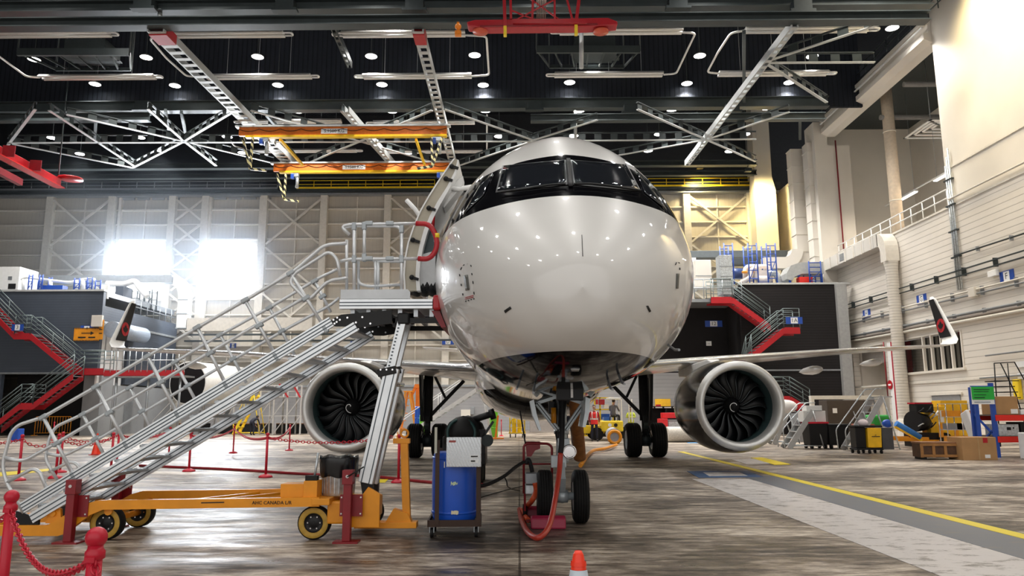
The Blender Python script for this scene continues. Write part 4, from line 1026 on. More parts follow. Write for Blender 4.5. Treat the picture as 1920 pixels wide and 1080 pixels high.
# red support legs of the chassis
for x, y, zt_, side in ((N_(143, 960).x, YN-.10, .70, 1), (N_(655, 960).x, YN-.10, .80, 1), (at(228, 920, YF+.2).x, YF+.1, .72, 1)):
    lg = MB().b2((x-.045, y-.045, .02), (x+.045, y+.045, zt_)).build('support_leg', DKRED, st, bev=.006)
    MB().b2((x-.06, y-.06, zt_-.16), (x+.06, y+.06, zt_)).build('leg_sleeve', DKRED, lg, bev=.004)
    MB().b2((x-.14, y-.09, 0), (x+.14, y+.09, .02)).build('foot_plate', DKRED, lg)
    pt = MB().b2((x-.10, y+.047, .28), (x+.16, y+.06, .52)).build('mounting_plate', DKRED, lg)
    for sx in (-.08, .14):
        for z in (.31, .49): MB().cyl((x+sx, y+.035, z), (x+sx, y+.047, z), .010, n=8).build('bolt', CHROME, pt)
    MB().cyl((x+.0, y-.07, zt_-.07), (x+.0, y-.045, zt_-.07), .018).build('locking_pin', CHROME, lg)
MB().tube([(N_(655, 905).x, YN-.16, .72), (N_(672, 905).x, YN-.2, .78), (N_(688, 905).x, YN-.2, .84)], .008, 6).build('crank_handle', BLACK, st)
c = N_(560, 940); lettering('lettering', 'AHC CANADA L/R', .055, TEXTB, st, (N_(512, 941).x, YN-.045, N_(512, 942).z))
MB().prism([(N_(380, 941).x, YN-.044, N_(380, 941).z), (N_(423, 941).x, YN-.044, N_(423, 940).z), (N_(423, 942).x, YN-.044, N_(423, 942).z), (N_(380, 943).x, YN-.044, N_(380, 943).z)], (0, .003, 0)).build('name_strip', TEXTB, st)
# waste bin with a black liner standing on the chassis
c = at(634, 930, 9.2); bn = thing('waste_bin', 'galvanised steel waste bin with a black liner standing on the amber chassis', 'waste bin', loc=(c.x, 9.2, .476))
pr = [(.001, 0), (.185, 0)]
MB().lathe(pr+[(.19, .01), (.205, .36), (.212, .37), (.205, .372), (.19, .35)], (0, 0, 0), 'Z', 40).build('can_body', GALV, bn)
m = MB(); 
for k in range(24):
    a = 2*PI*k/24; m.bar((.192*math.cos(a), .192*math.sin(a), .03), (.205*math.cos(a), .205*math.sin(a), .33), .010, .006, (math.cos(a), math.sin(a), 0))
m.build('can_rib', GALV, bn)
m = MB(); n = 48; rows = [(.213, .22), (.222, .27), (.224, .36), (.228, .42), (.222, .455), (.17, .44), (.10, .33), (.001, .28)]
for j, (r, z) in enumerate(rows):
    for k in range(n):
        a = 2*PI*k/n; rr = r*(1+.035*math.sin(k*2.7+j*1.9)*(1 if j < 6 else 0)+random.uniform(-.008, .008)); m.v.append((rr*math.cos(a), rr*math.sin(a), z+(.012*math.sin(k*.79) if j in (0, 4) else 0)))
for j in range(len(rows)-1):
    for k in range(n): m.f.append((j*n+k, j*n+(k+1) % n, (j+1)*n+(k+1) % n, (j+1)*n+k)); m.sm.append(True)
m.build('bin_liner', mat('black_bin_liner', (.008, .008, .009), .22), bn)
bo = tag(MB().lathe([(.001, 0), (.028, 0), (.028, .07), (.012, .095), (.012, .12), (.001, .12)], (0, 0, 0), 'Z', 16).build('bottle', mat('clear_plastic', (.6, .68, .7), .2, 0, 0, trans=.5)), 'small clear bottle standing on the chassis left of the waste bin', 'bottle'); bo.location = (c.x-.28, 9.0, .476)
# ================================================================== red posts and chains
def stanchion(x, y, label, h=.98, m=CRIMSON, detail=True):
    t = thing('barrier_post', label, 'barrier post', 'red chain barrier posts', loc=(x, y, 0))
    MB().lathe([(.001, .0), (.155, 0), (.155, .02), (.12, .05), (.05, .075), (.001, .08)], (0, 0, 0), 'Z', 28).build('base', m, t)
    MB().cyl((0, 0, .07), (0, 0, h-.07), .029 if detail else .028, n=18).build('post', m, t)
    MB().ball((0, 0, h-.045), .042, 20).lathe([(.030, h-.13), (.038, h-.125), (.038, h-.10), (.028, h-.085)], (0, 0, 0), 'Z', 20).build('ball_top', m, t)
    if detail: MB().box((0, -.034, h-.125), (.04, .014, .02)).build('chain_hook', m, t)
    return Vector((x, y, h-.12))
def chain(p, q, drop, label, m=CRIMSON, link=.030, r=.0045, links=True):
    pts = sag(p, q, drop, 40); mb = MB()
    if not links:
        mb.tube(sag(p, q, drop, 14), .012, 6)
    else:
        L_ = sum((b-a).length for a, b in zip(pts, pts[1:])); n = int(L_/(link*1.35)); k = 0; acc = 0; step = L_/n; pos = []
        tgt = step/2
        for a, b in zip(pts, pts[1:]):
            s = (b-a).length
            while acc+s >= tgt and len(pos) < n: pos.append((a+(b-a)*((tgt-acc)/s), (b-a).normalized())); tgt += step
            acc += s
        for i, (c, d) in enumerate(pos):
            s1 = d.cross(Vector((0, 0, 1))).normalized() if i % 2 else Vector((0, 0, 1))-d*d.z
            s1 = s1.normalized(); loop = []
            for a in range(10):
                t = 2*PI*a/10; loop.append(c+d*math.cos(t)*link*.95+s1*math.sin(t)*link*.55)
            mb.tube(loop, r, 5, closed=True)
    return tag(mb.build('plastic_chain', m), label, 'chain', 'red barrier chains')
fa = at(23, 923, 4.7); fb = at(182, 995, 3.12)
A = stanchion(fa.x, 4.7, 'crimson ball-topped barrier post cut by the bottom left corner', .99)
B = stanchion(fb.x, 3.12, 'nearest crimson ball-topped barrier post, beside the lower left edge', 1.0)
chain(A, B, .19, 'red plastic chain hanging between the two nearest barrier posts')
p = at(250, 1150, 2.7); chain(B, Vector((p.x, 2.6, .55)), .06, 'red plastic chain dropping to the right from the nearest barrier post')
pz = at(-60, 1000, 4.9); chain(A, Vector((pz.x, 4.9, .86)), .10, 'red plastic chain leaving the picture left of the corner barrier post')
far_posts = [((354, 884), 'red barrier post right of the stairs, left of the two middle ones'), ((498, 895), 'red barrier post on the floor left of the waste bin and left engine'),
             ((437, 850), 'far red barrier post between the two nearer ones right of the stairs'), ((542, 845), 'farthest right red barrier post beside the left engine'),
             ((34, 901), 'red barrier post seen behind the lower handrail loop of the stairs'), ((112, 886), 'red barrier post behind the second stair handrail post, nearer of a pair'),
             ((104, 897), 'red barrier post standing just left of the pair behind the stairs'), ((207, 890), 'red barrier post seen through the stair rails left of the orange cone'),
             ((218, 880), 'red barrier post with the tallest ball top behind the stair stringer'), ((316, 858), 'red barrier post seen just below the stair stringer'),
             ((940, 818), 'pink-red barrier post in the distance left of the yellow gas trolley'), ((747, 905), 'red barrier post standing behind the orange stabiliser post'),
             ((99, 826), 'farthest red barrier post by the left building'), ((292, 820), 'far red barrier post behind the upper stair rails')]
PP = []
for (px, py), lb in far_posts:
    g = onZ(px, py); PP.append(stanchion(g.x, g.y, lb, 1.0, detail=False))
for i, j, lb in ((0, 2, 'red chain between the left and far barrier posts'), (2, 1, 'red chain between the middle far and nearer barrier posts'), (1, 3, 'red chain from the nearer post to the far right post'),
                 (4, 6, 'red chain behind the lower end of the stairs'), (6, 7, 'red chain passing left of the orange cone'), (5, 8, 'red chain in the row behind the stairs'), (8, 9, 'red chain reaching the post below the stair stringer')):
    chain(PP[i], PP[j], .16, lb, link=.05, r=.009)
g = at(735, 852, 17); chain(PP[1], Vector((g.x, 17, .9)), .12, 'red chain running behind the waste bin to the post behind the stabiliser', link=.05, r=.009)
chain(PP[4]+Vector((-3, .6, 0)), PP[4], .14, 'red chain entering from the left edge behind the stairs', link=.05, r=.009)
# red hose along the floor
hp = [onZ(262, 873, .03), onZ(430, 880, .03), onZ(560, 888, .03), onZ(690, 893, .03), onZ(815, 905, .03), onZ(905, 909, .03)]
tag(MB().tube(smoothpath(hp), .035, 10).build('floor_hose', DKRED), 'long dark red hose lying on the floor behind the access stairs', 'hose')

# ================================================================== traffic cones
def cone(x, y, label, h=.71, m1=RED, sleeve=True):
    t = thing('traffic_cone', label, 'traffic cone', loc=(x, y, 0))
    MB().b2((-.18, -.18, 0), (.18, .18, .03)).build('base', m1, t, bev=.01)
    prof = lambda z: .155-(z/h)*.130
    if sleeve:
        MB().lathe([(prof(.03), .03), (prof(.18), .18)], (0, 0, 0), 'Z', 32).build('skirt', m1, t)
        MB().lathe([(prof(.18)+.003, .18), (prof(h-.095)+.003, h-.095)], (0, 0, 0), 'Z', 32).build('white_sleeve', mat('white_cone_sleeve', (.60, .68, .76), .35), t)
        MB().lathe([(prof(h-.095), h-.095), (prof(h-.02), h-.02), (.018, h), (.001, h)], (0, 0, 0), 'Z', 32).lathe([(prof(h-.075)+.005, h-.075), (prof(h-.055)+.006, h-.055)], (0, 0, 0), 'Z', 32).build('tip', mat('cone_orange_red', (.90, .045, .012), .35), t)
    else: MB().lathe([(prof(.03), .03), (prof(h-.02), h-.02), (.018, h), (.001, h)], (0, 0, 0), 'Z', 24).build('cone_body', mat('cone_orange_red', (.90, .045, .012), .35), t)
    return t
c = at(1084, 1020, 4.2); cone(c.x, 4.2, 'red-tipped white traffic cone at the bottom edge of the view')
g = onZ(180, 853); cone(g.x, g.y, 'orange traffic cone seen between the stair handrail posts', .75, sleeve=False)

# ================================================================== blue barrel cart
BC = thing('barrel_cart', 'dark wheeled frame cart carrying the blue barrel', 'cart', loc=(at(853, 990, 9.35).x, 9.35, 0), rz=.04)
RUST = mat('dark_brown_angle_iron', (.045, .022, .014), .5, .3)
MB().b2((-.30, -.29, .125), (.31, .29, .15)).build('tray', RUST, BC)
for a, b in (((-.30, -.30), (.31, -.28)), ((-.30, .28), (.31, .30)), ((-.31, -.30), (-.29, .30)), ((.30, -.30), (.32, .30))): MB().b2((a[0], a[1], .125), (b[0], b[1], .20)).build('tray_rim', RUST, BC)
for x in (-.20, .285): MB().b2((x-.025, -.312, .15), (x+.025, -.285, 1.12 if x < 0 else .95)).b2((x-.025, .285, .15), (x+.025, .31, 1.0)).build('upright', RUST, BC)
for x in (-.26, .26):
    for y in (-.24, .24):
        w = MB().cyl((x-.018, y, .055), (x+.018, y, .055), .055, n=20).build('castor_wheel', BLACKP, BC); MB().b2((x-.028, y-.02, .055), (x-.020, y+.02, .125)).b2((x+.020, y-.02, .055), (x+.028, y+.02, .125)).build('castor_fork', GALV, w)
MB().b2((-.235, -.345, .97), (-.205, -.315, 1.27)).build('gauge_strip', mat('pale_gauge', (.5, .5, .42), .5), BC)
bx = BC.location.x
bar_ = thing('plastic_barrel', 'large blue plastic barrel standing on the dark wheeled cart', 'barrel', loc=(bx-.01, 9.35, .151))
MB().lathe([(.001, .0), (.235, .0), (.25, .02), (.262, .06), (.268, .12), (.273, .40), (.268, .70), (.262, .76), (.25, .80), (.235, .82), (.001, .82)], (0, 0, 0), 'Z', 48).build('barrel_body', BLUE, bar_)
MB().lathe([(.268, .0), (.278, .01), (.278, .025), (.266, .035)], (0, 0, .10), 'Z', 48).lathe([(.266, .0), (.274, .01), (.274, .025), (.262, .035)], (0, 0, .73), 'Z', 48).build('barrel_hoop', BLUE, bar_)
def sticker(name, x, z, w, h, m, jag=0):
    vs = []; N = 8; up = []; lo = []
    for i in range(N+1):
        xx = x-w/2+w*i/N; y = -math.sqrt(max(0, .2745**2-xx*xx))
        up.append((xx, y-.002, z+h/2-random.random()*jag)); lo.append((xx, y-.002, z-h/2+random.random()*jag))
    q = MB(); 
    for i in range(N): q.prism([up[i], up[i+1], lo[i+1], lo[i]], (0, -.0015, 0))
    return q.build(name, m, bar_)
sticker('torn_label', .02, .46, .08, .06, mat('pale_label', (.55, .66, .45), .6), .03); sticker('paper_label', .03, .13, .085, .05, mat('cream_label', (.72, .66, .45), .6), .015); sticker('small_tag', -.10, .68, .012, .07, WHITEP)
tag(MB().b2((-.04, -.05, .0), (.05, .05, .03)).build('bung_cap', BLACKP), 'black bung on top of the blue barrel', 'barrel cap').location = (bx, 9.3, .972)
# chequer plate box hung on the front of the cart
dp = mat('chequer_plate', (.60, .63, .66), .28, .8, 0); n, l, b = nodes_of(dp)
tc = n.new('ShaderNodeTexCoord')
def wavecell(rot, ox):
    mp = n.new('ShaderNodeMapping'); mp.inputs['Rotation'].default_value = (0, rot, 0); mp.inputs['Location'].default_value = (ox, 0, 0); mp.inputs['Scale'].default_value = (40, 1, 16); l.new(tc.outputs['Object'], mp.inputs[0])
    sp = n.new('ShaderNodeSeparateXYZ'); l.new(mp.outputs[0], sp.inputs[0]); outs = []
    for o_ in (sp.outputs[0], sp.outputs[2]):
        f = n.new('ShaderNodeMath'); f.operation = 'FRACT'; l.new(o_, f.inputs[0])
        s_ = n.new('ShaderNodeMath'); s_.operation = 'SUBTRACT'; l.new(f.outputs[0], s_.inputs[0]); s_.inputs[1].default_value = .5
        a = n.new('ShaderNodeMath'); a.operation = 'ABSOLUTE'; l.new(s_.outputs[0], a.inputs[0]); outs.append(a.outputs[0])
    q = n.new('ShaderNodeMath'); q.operation = 'MAXIMUM'; l.new(outs[0], q.inputs[0]); l.new(outs[1], q.inputs[1])
    g_ = n.new('ShaderNodeMath'); g_.operation = 'LESS_THAN'; l.new(q.outputs[0], g_.inputs[0]); g_.inputs[1].default_value = .27
    return g_.outputs[0]
mxn = n.new('ShaderNodeMath'); mxn.operation = 'MAXIMUM'; l.new(wavecell(.78, 0), mxn.inputs[0]); l.new(wavecell(-.78, .5), mxn.inputs[1])
bp = n.new('ShaderNodeBump'); bp.inputs['Strength'].default_value = 1; bp.inputs['Distance'].default_value = .02; l.new(mxn.outputs[0], bp.inputs['Height'])
rg = n.new('ShaderNodeMapRange'); rg.inputs[3].default_value = .42; rg.inputs[4].default_value = .16; l.new(mxn.outputs[0], rg.inputs[0]); l.new(rg.outputs[0], b.inputs['Roughness']); l.new(bp.outputs[0], b.inputs['Normal'])
c0 = at(837, 820, 8.95); c1 = at(902, 876, 8.95)
bxo = thing('control_box', 'silver chequer-plate box fixed to the front of the blue barrel cart', 'box', loc=((c0.x+c1.x)/2, 8.96, c1.z))
hw = (c1.x-c0.x)/2; hh = c0.z-c1.z
MB().b2((-hw, -.0, 0), (hw, .07, hh)).build('box_body', dp, bxo, bev=.006)
MB().b2((hw-.13, -.004, .05), (hw-.03, 0, .09)).build('label_plate', WHITEP, bxo); MB().b2((hw-.13, -.004, .105), (hw-.03, 0, .14)).build('label_plate', WHITEP, bxo)
MB().b2((hw-.12, -.007, .115), (hw-.04, -.0045, .13)).build('print_bar', TEXTB, bxo); MB().b2((hw-.12, -.007, .062), (hw-.07, -.0045, .078)).build('print_bar', TEXTB, bxo)
MB().b2((-hw+.03, -.004, hh-.06), (-hw+.11, 0, hh-.035)).build('red_mark', mat('faded_red', (.35, .08, .07), .6), bxo)

# ================================================================== covered machine behind the barrel
cm = thing('ground_compressor', 'black covered ground machine with hoses and a tow arm behind the blue barrel', 'machine')
Y1 = 15.6
def K(x, y, Y=Y1): return at(x, y, Y)
m = MB(); k0 = K(832, 825); k1 = K(905, 790)
rows = [((832, 832), (905, 832)), ((834, 806), (908, 815)), ((842, 792), (900, 795)), ((855, 783), (885, 783))]
vs = []
for (a, b) in rows:
    pa, pb = K(*a), K(*b)
    for yy in (0, 1.1): vs += [(pa.x, Y1+yy, pa.z), ((pa.x+pb.x)/2, Y1+yy-(.25 if yy == 0 else -.2), pa.z+.04), (pb.x, Y1+yy, pb.z)]
for r in range(3):
    o = r*6; q = o+6
    for i, j in ((0, 1), (1, 2)): m.f += [(o+i, o+j, q+j, q+i), (o+3+i, q+3+i, q+3+j, o+3+j)]; m.sm += [True, True]
    m.f += [(o, q, q+3, o+3), (o+2, o+5, q+5, q+2)]; m.sm += [True, True]
m.v = vs; m.f += [(18, 19, 20, 23, 22, 21), (0, 3, 4, 5, 2, 1)]; m.sm += [False, False]
m.build('tarpaulin_cover', BLACKP, cm)
MB().b2((K(828, 850).x, Y1+.1, .35), (K(910, 850).x, Y1+1, .95)).build('machine_body', BLACK, cm, bev=.03)
for px in (842, 900):
    for yy in (.1, 1.0): MB().cyl((K(px, 850).x-.06, Y1+yy, .2), (K(px, 850).x+.06, Y1+yy, .2), .2, n=22).build('machine_wheel', RUBBER, cm)
MB().tube(smoothpath([K(880, 790, Y1+.2), K(900, 783), K(922, 776)]), .07, 10).cyl(K(918, 778), K(928, 775), .11, n=14).build('exhaust_hose', BLACK, cm)
MB().bar(K(905, 820), K(925, 790), .10, .05).bar(K(905, 822), K(922, 820), .08).cyl(K(914, 826)+Vector((0, -.05, 0)), K(914, 826)+Vector((0, .05, 0)), .12, n=18).build('tow_arm', DKSTEEL, cm)
MB().b2((K(897, 850).x, Y1-.05, K(897, 850).z), (K(910, 805).x, Y1+.2, K(910, 805).z)).build('side_panel', BLACK, cm)
MB().torus(K(865, 812, Y1-.12), .28, .03, 'Y', 28, 8).build('hose_ring', mat('dark_green_hose', (.01, .05, .05), .4), cm)

# ================================================================== red hand truck with hoses by the nose gear
HT = thing('hand_truck', 'dark red tubular hand truck with grey boxes beside the nose wheels', 'hand truck')
YH = 10.45
def H(x, y, Y=YH): return at(x, y, Y)
MB().tube(roundpath([H(982, 925), H(982, 835), H(990, 831), H(1028, 832), H(1035, 838), H(1035, 925)], .06), .017, 8).build('frame_tube', DKRED, HT)
MB().tube([H(982, 905), H(1035, 905)], .013, 8).tube([H(982, 870), H(1035, 870)], .013, 8).build('cross_tube', DKRED, HT)
MB().prism([H(985, 829), H(1013, 829), H(1013, 841), H(1003, 845), H(996, 856), H(988, 856)], (0, .25, 0)).build('tool_tray', DKRED, HT)
MB().b2((H(985, 900).x, YH-.15, H(985, 906).z), (H(1014, 900).x, YH+.12, H(985, 886).z)).build('upper_box', STEEL, HT, bev=.008)
MB().b2((H(985, 900).x, YH-.12, H(985, 925).z), (H(1003, 900).x, YH+.12, H(985, 908).z)).build('lower_box', GALV, HT, bev=.008)
MB().b2((H(985, 900).x, YH-.25, .02), (H(1035, 900).x, YH+.1, .05)).bar((H(984, 900).x, YH+.05, .05), H(984, 925), .03).bar((H(1033, 900).x, YH+.05, .05), H(1033, 925), .03).build('toe_plate', DKRED, HT)
for px in (984, 1034): MB().cyl((H(px, 900).x-.03, YH+.12, .10), (H(px, 900).x+.03, YH+.12, .10), .10, n=18).build('truck_wheel', RUBBER, HT)
MB().tube(smoothpath([H(998, 885), H(994, 868), H(990, 862), H(986, 870)]), .03, 8).build('black_hose_loop', BLACKP, HT)
MB().tube(smoothpath([H(985, 832), H(980, 800), H(975, 770)]), .012, 6).build('hose_tail', BLACKP, HT)
tag(MB().tube(smoothpath([at(893, 912, 9.5), at(915, 908, 9.6), at(945, 893, 9.9), at(965, 877, 10.2), at(982, 866, 10.4)]), .024, 8).build('power_cable', BLACKP), 'black cable hanging between the blue barrel and the red hand truck', 'cable')
g1 = [at(945, 893, 9.9), at(950, 903, 9.9), at(952, 912, 10.1), onZ(962, 918, .3), onZ(975, 920, .25)]
tag(MB().tube(smoothpath(g1), .008, 6).build('thin_cable', BLACKP), 'thin black lead dangling from the cable beside the hand truck', 'cable')
tag(MB().tube(smoothpath([onZ(893, 935, .01), onZ(930, 924, .01), onZ(965, 915, .01), onZ(990, 909, .01)]), .008, 6).build('floor_lead', BLACKP), 'thin grey lead lying on the floor right of the blue barrel', 'cable')
def hose(name, pts, r, m, label): return tag(MB().tube(smoothpath(pts, 8), r, 14).build(name, m), label, 'hose')
hose('drain_hose', [at(1055, 738, 9.95), at(1054, 790, 9.9), at(1053, 830, 9.85), at(1051, 850, 9.82)], .036, BLACKP, 'thick black upper hose running down the nose gear strut to the red hose')
hose('air_hose', [at(1051, 850, 9.82), at(1049, 880, 9.75), at(1042, 930, 9.5), onZ(1030, 985, .14), onZ(1010, 1008, .05), onZ(990, 998, .04), onZ(978, 975, .04), onZ(974, 955, .06)], .034, mat('rust_red_hose', (.42, .035, .018), .4), 'thick rust-red hose looping from the nose gear down to the floor')
hose('inflation_hose', [at(1003, 905, 10.3), at(1005, 920, 10.3), at(998, 938, 10.2), onZ(985, 952, .12), onZ(980, 962, .05), onZ(990, 975, .04)], .035, mat('orange_red_hose', (.70, .09, .02), .38), 'orange-red hose dropping from the hand truck to the floor')
ch = thing('wheel_chock', 'deep pink rubber wheel chock in front of the left nose wheel', 'wheel chock', loc=(at(1028, 985, 9.75).x, 9.78, 0))
MB().prism([(-.22, -.10, 0), (-.22, .10, 0), (-.22, .07, .13), (-.22, 0, .155), (-.22, -.07, .13)], (.44, 0, 0)).build('chock_body', MAGENTA, ch, bev=.02)
ch = thing('wheel_chock', 'dark red rubber wheel chock behind the left nose wheel', 'wheel chock', loc=(at(1004, 970, 10.72).x+.05, 10.72, 0))
MB().prism([(-.18, -.10, 0), (-.18, .10, 0), (-.18, .07, .13), (-.18, 0, .155), (-.18, -.07, .13)], (.36, 0, 0)).build('chock_body', MAGENTA, ch, bev=.02)
# brown air duct hanging down to the floor behind the nose gear
BRD = mat('brown_fabric_duct', (.26, .095, .02), .6, 0, .2, 10, .3, 14)
hose('air_duct', [at(1078, 730, 17.5), at(1081, 790, 18.3), at(1085, 830, 18.9), Vector((at(1087, 860, 19.2).x, 19.2, .30))], .155, BRD, 'thick brown fabric duct hanging to the floor behind the nose gear')
hose('air_duct_tail', [Vector((at(1088, 850, 19.4).x, 19.4, .10)), onZ(1110, 846, .10), onZ(1135, 841, .10), onZ(1156, 834, .10)], .055, AMBER, 'amber hose snaking along the floor to the yellow tug')
# ================================================================== round ceiling lamps
def lamp(px, py, z, label, r=.34, power=360):
    p = onZ(px, py, z)
    t = thing('ceiling_lamp', label, 'ceiling lamp', 'round ceiling lamps', loc=p)
    MB().lathe([(.001, .16), (r*.5, .15), (r, .04), (r*1.03, 0), (r*.97, 0), (r*.95, .03), (.001, .03)], (0, 0, 0), 'Z', 24).build('housing', WHITE, t)
    MB().lathe([(.001, .012), (r*.94, .012), (r*.94, .022), (.001, .022)], (0, 0, 0), 'Z', 24).build('lamp_lens', LAMP, t)
    top = 26.2
    MB().cyl((0, 0, .15), (0, 0, top-p.z), .022, n=6).build('hanger_rod', DKSTEEL, t)
    d = bpy.data.lights.new('lamp_light', 'SPOT'); d.energy = power; d.spot_size = math.radians(118); d.spot_blend = .6; d.shadow_soft_size = .3; d.color = (1, .97, .92)
    o = bpy.data.objects.new('lamp_light', d); COL.objects.link(o); o.parent = t; o.location = (0, 0, -.03)
    return t
rows = [('row nearest the camera', 21.5, [(163, 30), (735, 22), (1325, 22), (1673, 53)], [(54, 28)]),
        ('first full row', 21.5, [(64, 112), (274, 108), (483, 107), (696, 106), (890, 104), (1110, 104), (1312, 105), (1523, 106)], []),
        ('second full row', 21.5, [(178, 158), (328, 161), (521, 160), (716, 159), (906, 160), (1068, 155), (1288, 157), (1480, 155)], []),
        ('row just under the fascia beam', 20.2, [(18, 212), (200, 211), (378, 209), (558, 209), (735, 209), (910, 208), (1086, 208), (1260, 206), (1437, 203)], []),
        ('row behind the bracing', 19.9, [(98, 259), (262, 258), (426, 257), (936, 256), (1075, 255), (1236, 252), (1397, 252)], []),
        ('farthest row of the roof', 19.9, [(150, 289), (302, 283), (455, 287), (765, 287), (1215, 283), (1368, 284)], [])]
for rn, z, pts, _ in rows:
    for k, (x, y) in enumerate(pts):
        lamp(x, y, z, 'round ceiling lamp, %s from the left in the %s' % (ORD[k], rn), power=2200 if z > 21 else 2400)
# lamps over the foreground (out of the picture) keep the rows going towards the camera
for k, (x, y) in enumerate([(-23+8*i, 2+8.5*j) for j in range(4) for i in range(6)]):
    t = thing('ceiling_lamp', 'round ceiling lamp above the foreground, outside the picture', 'ceiling lamp', 'round lamps above the foreground', loc=(x, y, 22.0))
    MB().lathe([(.001, .16), (.17, .15), (.34, .04), (.35, 0), (.001, .03)], (0, 0, 0), 'Z', 16).build('housing', WHITE, t)
    MB().lathe([(.001, .0), (.32, .0), (.32, .01), (.001, .01)], (0, 0, 0), 'Z', 16).build('lamp_lens', LAMP, t)
    MB().cyl((0, 0, .15), (0, 0, 4.2), .022, n=6).build('hanger_rod', DKSTEEL, t)
    d = bpy.data.lights.new('lamp_light', 'SPOT'); d.energy = 1050; d.spot_size = math.radians(118); d.spot_blend = .6; d.shadow_soft_size = .3; d.color = (1, .97, .92)
    o = bpy.data.objects.new('lamp_light', d); COL.objects.link(o); o.parent = t; o.location = (0, 0, -.03)

# ================================================================== radiant tube heaters
HEATM = mat('polished_reflector', (.78, .76, .74), .3, .5, .05)
def heater(x0, x1, yt, z, ubend, label, pipe=None):
    t = thing('tube_heater', label, 'radiant heater', 'radiant tube heaters')
    a = onZ(x0, yt+3, z); b = onZ(x1, yt+3, z); Y = (a.y+b.y)/2
    X0, X1 = a.x, b.x
    MB().prism([(X0, Y-.32, z), (X0, Y-.16, z+.16), (X0, Y+.16, z+.16), (X0, Y+.32, z), (X0, Y+.17, z+.13), (X0, Y-.17, z+.13)], (X1-X0, 0, 0)).build('reflector', HEATM, t)
    MB().cyl((X0, Y-.14, z+.03), (X1, Y-.14, z+.03), .055, n=10).build('burner_tube', WHITE, t); MB().cyl((X0, Y+.14, z+.03), (X1, Y+.14, z+.03), .055, n=10).build('return_tube', WHITE, t)
    e = X1 if ubend > 0 else X0; s = ubend
    MB().tube(roundpath([(e, Y-.14, z+.03), (e+s*.45, Y-.14, z+.03), (e+s*.45, Y+.14, z+.03), (e, Y+.14, z+.03)], .13, 5), .05, 8).build('u_bend', WHITE, t)
    for f in (.2, .5, .8): MB().cyl((X0+(X1-X0)*f, Y, z+.16), (X0+(X1-X0)*f, Y, 26.1), .012, n=4).build('hanger_rod', STEEL, t)
    if pipe: MB().tube(roundpath([onZ(*p, z+.03) for p in pipe], .25, 4), .055, 8).build('supply_pipe', WHITE, t)
    return t
heater(-60, 205, 63, 19.9, 1, 'upper left radiant tube heater running out of the picture')
heater(75, 290, 143, 19.9, 1, 'lower left radiant tube heater with a supply pipe', [(75, 145), (50, 144), (0, 107), (-30, 84)])
heater(318, 532, 63, 19.9, 1, 'upper radiant tube heater second from the left', )
heater(385, 583, 142, 19.9, 1, 'lower radiant tube heater second from the left', [(388, 144), (350, 143), (312, 109), (280, 72), (322, 67)])
heater(640, 872, 62, 19.9, -1, 'upper radiant tube heater left of the red hoist', [(872, 66), (912, 68), (917, 141), (884, 143)])
heater(680, 884, 141, 19.9, -1, 'lower radiant tube heater left of centre')
heater(1050, 1280, 57, 19.9, -1, 'upper radiant tube heater right of the red hoist', [(1280, 61), (1304, 62), (1268, 138), (1244, 140)])
heater(1040, 1243, 138, 19.9, -1, 'lower radiant tube heater above the nose of the aircraft')
heater(1398, 1630, 54, 19.9, 1, 'upper right radiant tube heater', [(1398, 57), (1370, 62), (1345, 100), (1326, 136), (1350, 138)])
heater(1348, 1552, 136, 19.9, 1, 'lower right radiant tube heater')
heater(452, 640, 226, 19.8, -1, 'distant radiant tube heater above the orange crane')
heater(700, 890, 228, 19.8, -1, 'distant radiant tube heater right of the pale longitudinal beam')
heater(470, 668, 281, 19.8, 1, 'farthest radiant tube heater behind the orange crane', [(470, 283), (440, 274), (430, 262)])
heater(725, 905, 282, 19.8, -1, 'farthest radiant tube heater left of the aircraft', [(905, 284), (913, 283), (913, 215)])

# ================================================================== roof beams and bracing
def hbeam(name, x0, x1, yt, yb, Y, label, depth=.35):
    t = thing(name, label, 'roof beam', 'dark roof beams')
    a = at(x0, yt, Y); b = at(x1, yt, Y); zt_ = (a.z+b.z)/2; zb_ = (at(x0, yb, Y).z+at(x1, yb, Y).z)/2
    MB().b2((a.x, Y, zb_+.05), (b.x, Y+.05, zt_-.05)).build('web', ROOFM, t)
    MB().b2((a.x, Y-depth/2, zb_), (b.x, Y+depth/2+.05, zb_+.05)).build('bottom_flange', ROOFM, t)
    MB().b2((a.x, Y-depth/2, zt_-.05), (b.x, Y+depth/2+.05, zt_)).build('top_flange', ROOFM, t)
    return t
hbeam('roof_beam', -300, 1745, 1, 21, 31.0, 'deep dark beam along the very top of the picture', .5)
hbeam('roof_beam', -300, 1740, 32, 49, 30.0, 'second dark beam below the top edge of the picture', .5)
hbeam('roof_beam', -300, 1552, 189, 208, 43.6, 'dark beam along the foot of the corrugated fascia', .5)
hbeam('crane_rail_beam', -300, 281, 214, 229, 42.2, 'dark crane rail beam ending in mid air at the upper left', .4)
hbeam('crane_rail_beam', 995, 1546, 214, 227, 42.2, 'dark crane rail beam over the nose of the aircraft reaching the right wall', .4)
hbeam('roof_beam', -300, 1418, 306, 316, 55.0, 'pale edged distant roof beam above the catwalk', .5)
hbeam('roof_beam', -300, 1418, 325, 334, 57.0, 'farthest roof beam just above the catwalk railing', .4)
ZB = 18.0
PALEM = mat('pale_brace_paint', (.50, .52, .52), .45, .3, .04)
nb = [0]
